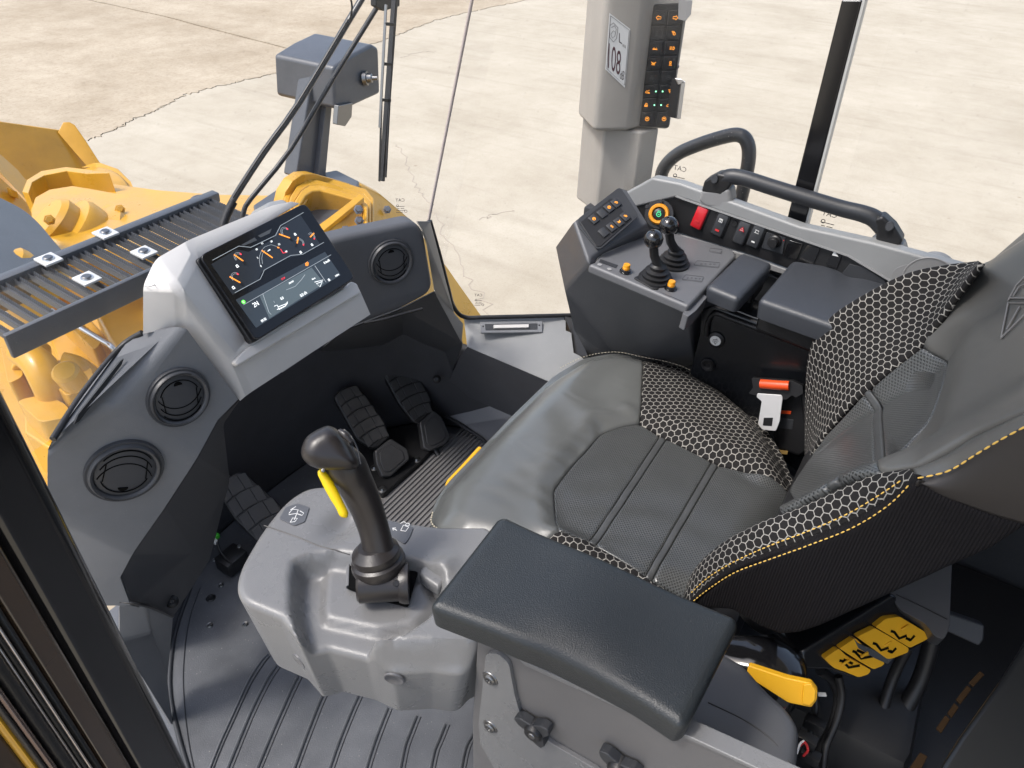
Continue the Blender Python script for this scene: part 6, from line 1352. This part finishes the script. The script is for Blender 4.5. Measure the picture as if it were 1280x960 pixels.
# ---- side mounting panel and rear cover
XS = .418
SPF = XP(XS)
slab('mounting_panel', SPF, [(596, 800), (620, 800), (650, 815), (870, 925), (1000, 990), (1000, 1300), (596, 1300), (590, 900)], .02, mk('side_panel_plastic', (0.120, 0.117, 0.117), .45, bump=.4, var=.05), ac, bevel=.003)
slab('panel_bracket', SPF, [(607, 818), (622, 817), (636, 830), (643, 868), (652, 900), (690, 930), (745, 962), (800, 1010), (640, 1000), (600, 930), (598, 905)], .006, POD, ac, w=.006, r=.006, bevel=.004)
for x, y in ((613, 848), (613, 908)):
    u, v = SPF.uv(x, y, .006); w_ = lathe('cap_screw', [(.0, .001), (.0032, .001), (.004, .0045), (.0062, .0045), (.0078, .003), (.0080, .0015), (.0102, .001), (.0108, 0)], SPF.mat(u, v, .006), SCREW, ac, 24)
def knob(x, y, rot, nm='clamp_knob'):
    u, v = SPF.uv(x, y); k_ = lathe(nm, [(0, .016), (.010, .016), (.012, .013), (.013, .0)], SPF.mat(u, v, .004), BLACK, ac, 28)
    for a in range(3):
        an = rot+a*2*math.pi/3; c, s_ = math.cos(an), math.sin(an)
        pts = [(u+c*r_-s_*t_, v+s_*r_+c*t_) for r_, t_ in ((0, .011), (.022, .008), (.029, 0), (.022, -.008), (0, -.011))]
        slab('knob_lobe', SPF, pts, .013, DARK, k_, w=.015, uv=True, r=.003, bevel=.003)
    lathe('knob_cap', [(0, .002), (.004, .0015), (.005, 0)], SPF.mat(u, v, .0195), SCREW, k_, 18)
knob(675, 903, .9); knob(779, 948, .5)
slab('panel_top_edge', SPF, [(646, 822), (660, 829), (870, 925), (1010, 990), (1010, 994), (868, 929), (655, 832)], .02, POD, ac, w=.0035, bevel=.0015)
RC = ZP(.60)
rcov = relief('rear_cover', RC, [(700, 790), (860, 790), (912, 813, .01), (936, 828, .01), (960, 856, .02), (988, 880, .03), (1004, 905, .04), (1000, 960, .04), (985, 1000), (860, 960), (640, 840)], mk('rear_cover_plastic', (0.10, 0.102, 0.108), .42, bump=.4, var=.05), ac, step=.01, er=.022, depth=.3)
tube('cover_seam', [RC.px(885, 878, .0003), RC.px(930, 900, .0003), RC.px(965, 925, .0003), RC.px(990, 958, -.004)], .0008, BLACK, ac, segs=6)
# ---- armrest pad
lp = thing('left_arm_pad', P(730, 780, z=.76), 'large dark padded left armrest, nearest to the camera', 'armrest pad')
AP = F3(P(537, 755, z=.775), P(850, 905, z=.775), P(630, 645, z=.78)); AP = AP if AP.N.dot(CAM-AP.O) > 0 else F(AP.O, AP.V, AP.U)
e1, e2 = np.array(AP.uv(640, 806)), np.array(AP.uv(800, 880))
dd_ = (e2-e1)/np.linalg.norm(e2-e1); nn_ = np.array([-dd_[1], dd_[0]])
if (np.array(AP.uv(730, 700))-e1)@nn_ < 0: nn_ = -nn_
LE = np.linalg.norm(e2-e1)
def HA(u, v):
    p = np.stack([np.ravel(u), np.ravel(v)], 1)-e1; s_ = p@dd_/LE; t = p@nn_
    z_ = -.012*np.exp(-((s_-.40)/.42)**2)*np.exp(-(np.maximum(t, 0)/.032)**2)
    z_ += .0015*np.sin(s_*5)
    return z_.reshape(np.shape(u))
relief('pad', AP, [(534, 757, .012), (622, 645, .010), (632, 643, .006), (921, 769, .008), (924, 780, .008), (862, 903, .008), (850, 908, .008), (799, 874), (737, 842), (688, 818), (650, 803), (603, 783)], PADM, lp, h=HA, step=.007, er=.011, depth=.024, taper=.012, r=.01, iters=1)
slab('pad_bracket', AP, [(600, 760), (650, 690), (880, 790), (830, 870)], .12, DARK, lp, w=-.034, bevel=.004)
# ================================================================== JOYSTICK
jt = thing('joystick', P(480, 735, z=.67), 'brown black pistol grip joystick with a bright yellow trigger on the left console', 'joystick')
jb = P(478, 738, z=.672)
axd = (P(525, 700, z=.672)-P(435, 705, z=.672)).normalized()
M = axisM(jb+Vector((0, 0, .012)), axd); 
lathe('pivot_drum', [(0, -.030), (.019, -.030), (.022, -.027), (.022, .022), (.024, .022), (.026, .028), (.026, .034), (.0, .034)], M, STICK, jt, 36)
lathe('drum_hole', [(0, .001), (.0035, .001), (.0042, 0)], axisM(jb+Vector((0, 0, .012))+ (CAM-jb).normalized()*.0242+axd*.018, CAM-jb), BLACK, jt, 14)
JP = lambda x, y, z_: P(x, y, z=z_)
c0 = JP(474, 706, .700); up2 = (JP(455, 640, .78)-c0).normalized()
# collar: stacked swollen rings
def ring_stack(nm, prof, base_, ax, mat, sx=1, sy=1, up=(0, 1, 0)):
    return lathe(nm, [(a*1.22, b*1.05) for a, b in prof], axisM(base_, ax, up), mat, jt, 40, sx=sx, sy=sy)
ring_stack('collar', [(0, -.010), (.021, -.010), (.027, -.004), (.0285, .003), (.0275, .009), (.0245, .0115), (.0255, .015), (.0245, .021), (.020, .026), (.0165, .030), (.0, .030)], c0, up2, STICK)
gp = [(JP(474, 690, .720), .0190), (JP(469, 668, .742), .0180), (JP(462, 645, .765), .0186), (JP(453, 622, .790), .0198), (JP(443, 602, .812), .0212), (JP(433, 583, .835), .0225), (JP(424, 570, .850), .019)]
tube('grip', [a for a, b in gp], [b for a, b in gp], STICK, jt, segs=28, n=7, flat=1.12, up=(0, 1, 0))
# head: skewed ellipsoid block built from cross sections
hcn = JP(414, 560, .868); HFm = F(hcn, ray(460, 560)-ray(400, 560), (0, 0, 1)); HFm = F(hcn, HFm.U, (CAM-hcn).cross(HFm.U)); 
if HFm.N.dot(CAM-hcn) < 0: HFm = F(hcn, HFm.U, -HFm.V)
z2 = lambda x, y: (240+x/3.2, 430+y/3.2)
puff('head', HFm, [z2(*q_) for q_ in ((433, 432), (440, 400), (458, 368), (495, 343), (540, 323), (572, 332), (602, 358), (626, 390), (650, 430), (672, 470), (664, 500), (620, 508), (560, 506), (500, 500), (462, 484), (440, 458))], .021, STICK, jt, flat=.85)
tube('head_seam', [JP(430, 537, .880), JP(439, 546, .878), JP(447, 562, .870), JP(451, 580, .858)], .0011, BLACK, jt, segs=6)
tube('head_rocker', [JP(424, 538, .893), JP(432, 544, .890), JP(439, 553, .884)], [.0025, .0045, .0025], STICK, jt, segs=10)
tg0 = JP(410, 616, .816); TGf = F(tg0, HFm.U, HFm.V)
puff('trigger', TGf, [z2(q_[0]+16, q_[1]) for q_ in ((486, 506), (505, 496), (536, 526), (566, 580), (590, 632), (612, 676), (606, 698), (576, 694), (556, 652), (526, 604), (502, 556), (486, 524))], .0045, YELT, jt, step=.002)
lathe('trigger_pin', [(0, .002), (.002, .0015), (.0025, 0)], axisM(JP(404, 588, .858)+(CAM-JP(404, 588, .858)).normalized()*.006, CAM-jb), SCREW, jt, 12)
# ================================================================== FLOOR AND PEDALS
FZ = ZP(0.0)
mat1 = thing('floor_mat', (0.45, 0.8, 0), 'charcoal rubber floor mat with curved raised lines beside the console pod', 'floor mat')
slab('mat_sheet', FZ, [(262, 700), (300, 680), (420, 690), (760, 1000), (700, 1400), (230, 1200), (226, 930), (213, 870), (214, 820), (222, 780), (238, 735)], .004, FLOORM, mat1, w=.004, r=.02, bevel=.0015)
ML = mk('mat_groove_and_shadow', (0.035, 0.037, 0.041), .5)
def fl(x, y, z_=.005): return P(x, y, z=z_)
tube('mat_edge', [fl(238, 735), fl(222, 780), fl(214, 820), fl(213, 870), fl(226, 930), fl(248, 1000)], .005, DARK, mat1, segs=8)
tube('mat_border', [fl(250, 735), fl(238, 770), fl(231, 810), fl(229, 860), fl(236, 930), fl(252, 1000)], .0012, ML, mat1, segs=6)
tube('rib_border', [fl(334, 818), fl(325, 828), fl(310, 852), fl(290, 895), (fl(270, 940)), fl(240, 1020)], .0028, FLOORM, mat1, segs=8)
tube('rib_border_shadow', [fl(337, 820), fl(328, 832), fl(313, 856), fl(293, 899), (fl(273, 944)), fl(243, 1024)], .0014, ML, mat1, segs=6)  # shadow beside the border rib, drawn as a dark line
lines_ = [[(345, 832), (333, 850), (312, 892), (284, 960), (262, 1015)], [(372, 845), (362, 865), (342, 910), (322, 958), (300, 1010)], [(409, 858), (400, 875), (384, 915), (368, 958), (350, 1010)], [(447, 870), (438, 890), (422, 930), (410, 965), (396, 1010)],
          [(484, 885), (476, 905), (465, 935), (456, 965), (445, 1010)], [(520, 895), (512, 915), (505, 935), (498, 970), (490, 1010)], [(556, 905), (548, 925), (542, 940), (536, 970), (530, 1010)], [(600, 905), (586, 925), (580, 940), (574, 970), (566, 1010)], [(640, 910), (620, 930), (612, 950), (606, 980)], [(660, 930), (650, 945), (644, 975)]]
for l in lines_:
    tube('mat_rib', [fl(x, y, .006) for x, y in l], .0032, FLOORM, mat1, segs=6, n=4)
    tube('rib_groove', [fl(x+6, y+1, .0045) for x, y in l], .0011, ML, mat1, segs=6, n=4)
for x, y, r_ in ((264, 749, .011), (277, 733, .006), (263, 783, .007), (307, 782, .007)):
    u, v = FZ.uv(x, y); lathe('mat_fastener', [(0, .001), (r_*.4, .001), (r_*.5, .003), (r_*.8, .0035), (r_, .001), (r_*1.05, 0)], FZ.mat(u, v, .004), BLACK if r_ > .01 else SCREW, mat1, 20)
# ribbed pedal mat
pmt = thing('ribbed_mat', (1.15, 0.9, 0), 'finely ribbed grey metal tread strip in front of the pedals', 'tread plate')
PM = mk('tread_plate', (0.20, 0.195, 0.195), .42, metal=.2, bump=.3, var=.1)
slab('plate', FZ, [(440, 600), (545, 537), (612, 553), (640, 600), (560, 700), (480, 660)], .004, PM, pmt, w=.004, bevel=.001)
yy0 = P(571, 547, z=0).y+.06; 
for i in range(24):
    y_ = .985-.0125*i; xL = .88; xR = 1.46-.0*i
    o = box('tread_rib', ((xL+xR)/2, y_, .0065), (xR-xL, .0062, .005), PM, pmt, bev=.001)
# dark pedal wells
fw = thing('pedal_bracket', (1.1, 1.05, 0), 'black pedal mounting plate under the two right pedals', 'pedal bracket')
slab('base_plate', FZ, [(440, 545), (515, 530), (560, 540), (526, 576), (478, 618), (450, 600)], .02, BLACK, fw, w=.022, r=.01, bevel=.003)
for x, y in ((478, 612), (521, 575), (468, 585)):
    u, v = FZ.uv(x, y, .022); lathe('bolt', [(0, .008), (.006, .008), (.007, .006), (.009, .002), (.012, .001), (.012, 0)], FZ.mat(u, v, .022), SCREW, fw, 16)
def pedal(lab, top, heel, foot, z1, z0, rowsn=5):
    """top/heel: photo outlines of the tread and the heel piece"""
    tA, tB = top[0], top[1]
    a = P(*tA, z=z1); b = P(*tB, z=z1); c = P(*foot, z=z0)
    PFm = F3(a, b, c); PFm = PFm if PFm.N.dot(CAM-a) > 0 else F(PFm.O, PFm.V, PFm.U)
    t = thing('foot_pedal', Vector((c.x, c.y, 0)), lab, 'pedal', 'foot pedals')
    q = [PFm.uv(*p) for p in top[2:]]
    base_ = slab('tread_plate', PFm, q, .022, RUBBER, t, uv=True, r=.012, bevel=.005, bseg=3)
    # raised tread blocks in curved rows
    qa = np.array(q); cen = qa.mean(0); pa = np.array(PFm.uv(*foot))-np.array([(PFm.uv(*tA)[0]+PFm.uv(*tB)[0])/2, (PFm.uv(*tA)[1]+PFm.uv(*tB)[1])/2]); L = np.linalg.norm(pa); ax = pa/L; pe = np.array([-ax[1], ax[0]])
    st_ = np.array([(PFm.uv(*tA)[0]+PFm.uv(*tB)[0])/2, (PFm.uv(*tA)[1]+PFm.uv(*tB)[1])/2])
    proj = (qa-st_)@ax; side = (qa-st_)@pe; Lt = proj.max()
    for i in range(rowsn):
        s0_ = .006+(Lt-.016)*i/rowsn; s1_ = s0_+(Lt-.016)/rowsn-.0035; sm = (s0_+s1_)/2
        # width at sm from outline crossings
        cs = []
        for k in range(len(qa)):
            p0, p1 = proj[k-1], proj[k]
            if (p0-sm)*(p1-sm) < 0: f = (sm-p0)/(p1-p0); cs.append(side[k-1]+(side[k]-side[k-1])*f)
        if len(cs) < 2: continue
        lo, hi = min(cs)+.005, max(cs)-.005; w3 = (hi-lo)
        cuts = [lo, lo+w3*.27, lo+w3*.73, hi]
        for j in range(3):
            x0, x1 = cuts[j]+(.0006 if j else 0), cuts[j+1]-(.0006 if j < 2 else 0)
            bow = lambda x: .006*(1-((x-(lo+hi)/2)/(w3/2))**2)
            pts = [(x0, s0_-bow(x0)), ((x0+x1)/2, s0_-bow((x0+x1)/2)), (x1, s0_-bow(x1)), (x1, s1_-bow(x1)), ((x0+x1)/2, s1_-bow((x0+x1)/2)), (x0, s1_-bow(x0))]
            slab('tread_block', PFm, [tuple(st_+pe*a_+ax*b_) for a_, b_ in pts], .003, PEDALM, t, w=.0032, uv=True, bevel=.0012)
    if heel:
        hp = [PFm.uv(*p) for p in heel]
        h_ = slab('heel_piece', PFm, hp, .03, PEDALM, t, w=.004, uv=True, r=.006, bevel=.005, bseg=3)
        cc = np.array(hp).mean(0); inn_ = [tuple(cc+(np.array(p)-cc)*.72) for p in hp]
        slab('heel_panel', PFm, inn_, .004, PEDALM, h_, w=.0065, uv=True, r=.004, bevel=.002)
    arm_a = P(*foot, z=z0)-PFm.N*.03
    tube('pedal_arm', [PFm.pt(*(st_+ax*Lt*.45), -.022), PFm.pt(*(st_+ax*Lt*.8), -.035), Vector((c.x, c.y-.01, .0))], .009, BLACK, t, segs=10)
    return t
pedal('right-most foot pedal with ribbed black rubber tread, nearest the right wall', [(485, 460), (508, 452), (478, 466), (487, 457), (509, 452), (520, 466), (537, 492), (541, 512), (524, 530), (517, 528), (499, 505)],
      [(524, 528), (541, 513), (552, 521), (563, 546), (556, 556), (537, 564), (529, 560)], (545, 560), .215, .03)
pedal('middle foot pedal with ribbed black rubber tread behind the joystick head', [(425, 488), (446, 481), (417, 497), (427, 485), (446, 481), (462, 500), (481, 527), (488, 546), (472, 560), (464, 560), (446, 549)],
      [(468, 564), (488, 548), (509, 561), (512, 574), (488, 596), (477, 596), (470, 580)], (495, 592), .215, .03)
pedal('left foot pedal with ribbed black rubber tread, beside the left dash pod', [(279, 600), (305, 591), (271, 614), (281, 599), (299, 589), (312, 596), (352, 632), (380, 680), (345, 700), (318, 674), (292, 648)], None, (350, 690), .20, .05, 5)
# bits under the left pedal
pb = thing('pedal_sensor', P(275, 690, z=.03), 'small black sensor block with a green tab under the left pedal', 'sensor')
box('sensor_block', P(290, 700, z=.03), (.06, .05, .04), BLACK, pb, bev=.004)
box('green_tab', P(271, 670, z=.085), (.010, .010, .012), mk('green_plastic', (0.05, 0.42, 0.03), .4), pb, bev=.001)
box('white_tab', P(269, 677, z=.075), (.009, .009, .012), WHITE, pb, bev=.001)
tube('sensor_lead', [P(270, 672, z=.08), P(276, 690, z=.06), P(290, 705, z=.05)], .003, BLACK, pb, segs=8)
lathe('sensor_bolt', [(0, .003), (.004, .003), (.005, 0)], axisM(P(268, 700, z=.03), (0, 0, 1)), STEEL, pb, 12)
lathe('sensor_bolt', [(0, .003), (.004, .003), (.005, 0)], axisM(P(299, 683, z=.05), (0, 0, 1)), STEEL, pb, 12)
# ================================================================== UNDER THE SEAT
us = thing('seat_suspension', (0.85, 0.0, 0.05), 'gloss black seat suspension base under the backrest', 'seat base')
box('suspension_box', (1.0, 0.05, 0.19), (.40, .62, .26), BLACK, us, bev=.03)
SUF = ZP(.50)
relief('black_cowl', ZP(.50), [(878, 800), (905, 786, .02), (950, 790, .04), (990, 800, .03), (1012, 820, .03), (1015, 850, .03), (990, 872, .02), (940, 850, .02), (900, 830, .01)], GLOSS, us, step=.012, er=.018, depth=.06, h=lambda u, v: .025*np.exp(-((u-ZP(.50).uv(955, 822)[0])/.05)**2-((v-ZP(.50).uv(955, 822)[1])/.05)**2))
u, v = ZP(.50).uv(978, 826); lathe('cowl_screw', [(0, .002), (.004, .002), (.005, 0)], ZP(.50).mat(u, v, 0), SCREW, us, 14)
yl = thing('yellow_lever', P(975, 862, z=.52), 'short yellow pull lever beside the rear cover of the left console', 'lever')
YF = F3(P(935, 836, z=.52), P(1020, 860, z=.53), P(1010, 885, z=.50)); YF = YF if YF.N.dot(CAM-YF.O) > 0 else F(YF.O, YF.V, YF.U)
slab('lever_body', YF, [(933, 842), (936, 832), (985, 848), (1014, 854), (1022, 864), (1021, 876), (1014, 885), (985, 879), (940, 850)], .012, YELP, yl, r=.003, bevel=.003, bseg=3)
slab('lever_end_ridge', YF, [(1004, 856), (1014, 855), (1020, 864), (1019, 876), (1012, 883), (1002, 880)], .004, YELP, yl, w=.003, r=.003, bevel=.0015)
sbx = thing('seat_switch_box', P(1110, 780, z=.5), 'black housing below the backrest carrying four yellow seat adjustment paddles', 'switch box')
Q = dict(a=P(1010, 800, z=.52), b=P(1116, 740, z=.56), c=P(1190, 712, z=.56), d=P(1186, 790, z=.50), e=P(1165, 808, z=.48), f=P(1040, 850, z=.44), g=P(1000, 830, z=.46), h=P(1122, 765, z=.55))
SWF = F3(P(1035, 825, z=.50), P(1120, 770, z=.54), P(1075, 845, z=.47)); SWF = SWF if SWF.N.dot(CAM-SWF.O) > 0 else F(SWF.O, SWF.V, SWF.U)
slab('box_shell', SWF, [(1000, 815), (1118, 742), (1128, 752), (1165, 780), (1166, 800), (1070, 850), (1035, 838), (1005, 838)], .10, GLOSS if 0 else bpy.data.materials['satin_black_plastic'], sbx, w=-.006, r=.01, bevel=.006)
GB = F3(P(1118, 740, z=.56), P(1188, 708, z=.60), P(1120, 768, z=.545)); GB = GB if GB.N.dot(CAM-GB.O) > 0 else F(GB.O, GB.V, GB.U)
slab('grey_end', GB, [(1110, 738), (1150, 700), (1190, 700), (1187, 785), (1180, 800), (1167, 795), (1158, 780), (1124, 762)], .06, mk('grey_box_plastic', (0.06, 0.062, 0.067), .4, bump=.4), sbx, r=.008, bevel=.004)
tube('box_seam', [GB.px(1120, 743, .0005), GB.px(1150, 757, .0005), GB.px(1184, 774, .0005)], .0008, BLACK, sbx, segs=6)
zs = lambda x, y: (1000+x/3.2, 660+y/3.2)
pads = [[(98, 522), (155, 482), (190, 515), (285, 568), (275, 585), (235, 598), (180, 575), (135, 560)], [(158, 482), (222, 440), (300, 520), (340, 540), (330, 552), (295, 566), (240, 535)], [(228, 436), (300, 400), (420, 470), (436, 482), (432, 498), (370, 522), (350, 525)], [(302, 396), (345, 362), (400, 355), (500, 415), (516, 432), (510, 445), (440, 480)]]
for i_, q in enumerate(pads):
    o = slab('seat_paddle', SWF, [zs(*p) for p in q], .010, YELP, sbx, w=.004+.002*(i_ == 2), r=.004, bevel=.002, bseg=3)
    cx_ = sum(p[0] for p in q)/len(q); cy_ = sum(p[1] for p in q)/len(q)
    u, v = SWF.uv(*zs(cx_+12, cy_+14)); ang = aim(SWF, *zs(100, 522), *zs(345, 362))
    sy_ = [[[(160, 532), (174, 535), (198, 560), (242, 552)], [(176, 528), (214, 545)]], [[(212, 494), (224, 498), (248, 524), (296, 514)], [(230, 490), (262, 505)]], [[(290, 460), (304, 464), (324, 489), (354, 478)], [(350, 490), (368, 497), (384, 480)], [(360, 500), (366, 488)]], [[(366, 414), (380, 418), (400, 444), (430, 432)], [(426, 442), (446, 450), (462, 432)], [(438, 454), (444, 444)]]][i_]
    strokes('paddle_symbol', SWF, [[SWF.uv(*zs(*p_), .006) for p_ in l_] for l_ in sy_], .0040, VOID, o, w=.0046+.002*(i_ == 2))
    u, v = SWF.uv(*zs(cx_-22, cy_-20)); box('paddle_ridge', (u, v, .006), (.014, .004, .003), YELP, o, fr=SWF, rot=ang, bev=.0015)
slab('raised_divider', SWF, [zs(*p) for p in ((215, 440), (232, 460), (375, 520), (352, 545), (300, 522), (235, 482))], .012, GRATE, sbx, w=.005, bevel=.001)
# arm beyond the box
sa = thing('plastic_bracket', P(1205, 790, z=.5), 'short dark plastic arm sticking out behind the seat switch box', 'bracket')
AF = F3(P(1185, 770, z=.46), P(1228, 785, z=.46), P(1185, 790, z=.44)); AF = AF if AF.N.dot(CAM-AF.O) > 0 else F(AF.O, AF.V, AF.U)
slab('arm_bar', AF, [(1180, 765), (1190, 768), (1231, 782), (1230, 800), (1224, 808), (1180, 788)], .03, DARK, sa, bevel=.003)
# cables
cb = thing('cable_bundle', P(1040, 880, z=.4), 'braided black cables with a red and white wire behind the yellow lever', 'cables')
for i_, (pts, r_) in enumerate([([(1025, 838), (1040, 850), (1048, 875), (1040, 910), (1025, 940), (1018, 980)], .008), ([(1048, 845), (1052, 870), (1046, 900), (1032, 935), (1028, 980)], .006), ([(1012, 850), (1020, 880), (1014, 910), (1008, 940)], .005)]):
    tube('braided_cable', [P(x, y, z=.44-.03*k) for k, (x, y) in enumerate(pts)], r_, RUBBER, cb, segs=10)
for x, y, z_ in ((1018, 905, .40), (1008, 925, .40), (1012, 945, .38)):
    box('cable_connector', P(x, y, z=z_), (.016, .028, .02), BLACK, cb, bev=.002)
tube('red_wire', [P(1000, 932, z=.41), P(1006, 928, z=.42), P(1010, 938, z=.41), P(1004, 945, z=.41)], .0018, RED, cb, segs=6)
tube('white_wire', [P(996, 942, z=.41), P(1000, 930, z=.42), P(1005, 926, z=.42)], .0016, WHITE, cb, segs=6)
box('white_tag', P(1026, 868, z=.40), (.006, .016, .003), WHITE, cb, bev=.0005, rot=.5)
tube('cable_sleeve', [P(1165, 800, z=.42), P(1150, 850, z=.35), P(1120, 910, z=.28), P(1105, 980, z=.22)], .013, RUBBER, cb, segs=16)
tube('cable_sleeve', [P(1135, 808, z=.42), P(1115, 850, z=.35), P(1095, 920, z=.28), P(1085, 980, z=.22)], .009, RUBBER, cb, segs=16)
# near door edge, bottom right: dark strap with amber bars
ds = thing('door_edge_strip', P(1230, 860, z=.75), 'blurred dark door edge with a row of amber strips in the bottom right corner', 'door edge')
E1 = F3(P(1165, 960, z=.72), P(1290, 760, z=.78), P(1290, 960, z=.74)); E1 = E1 if E1.N.dot(CAM-E1.O) > 0 else F(E1.O, E1.V, E1.U)
slab('edge_panel', E1, [(1150, 1000), (1200, 920), (1250, 850), (1300, 770), (1400, 700), (1400, 1100), (1150, 1100)], .02, mk('dark_edge_paint', (0.012, 0.013, 0.014), .3), ds, bevel=.006)
for q in ([(1225, 838), (1231, 843), (1217, 858), (1211, 853)], [(1209, 856), (1215, 861), (1201, 880), (1195, 874)], [(1193, 878), (1199, 884), (1190, 897), (1184, 891)], [(1182, 893), (1188, 899), (1177, 916), (1170, 910)], [(1150, 940), (1160, 945), (1145, 975), (1130, 970)]):
    slab('amber_strip', E1, q, .004, mk('dark_amber', (0.022, 0.012, 0.005), .9, spec=.1), ds, w=.004, bevel=.001)
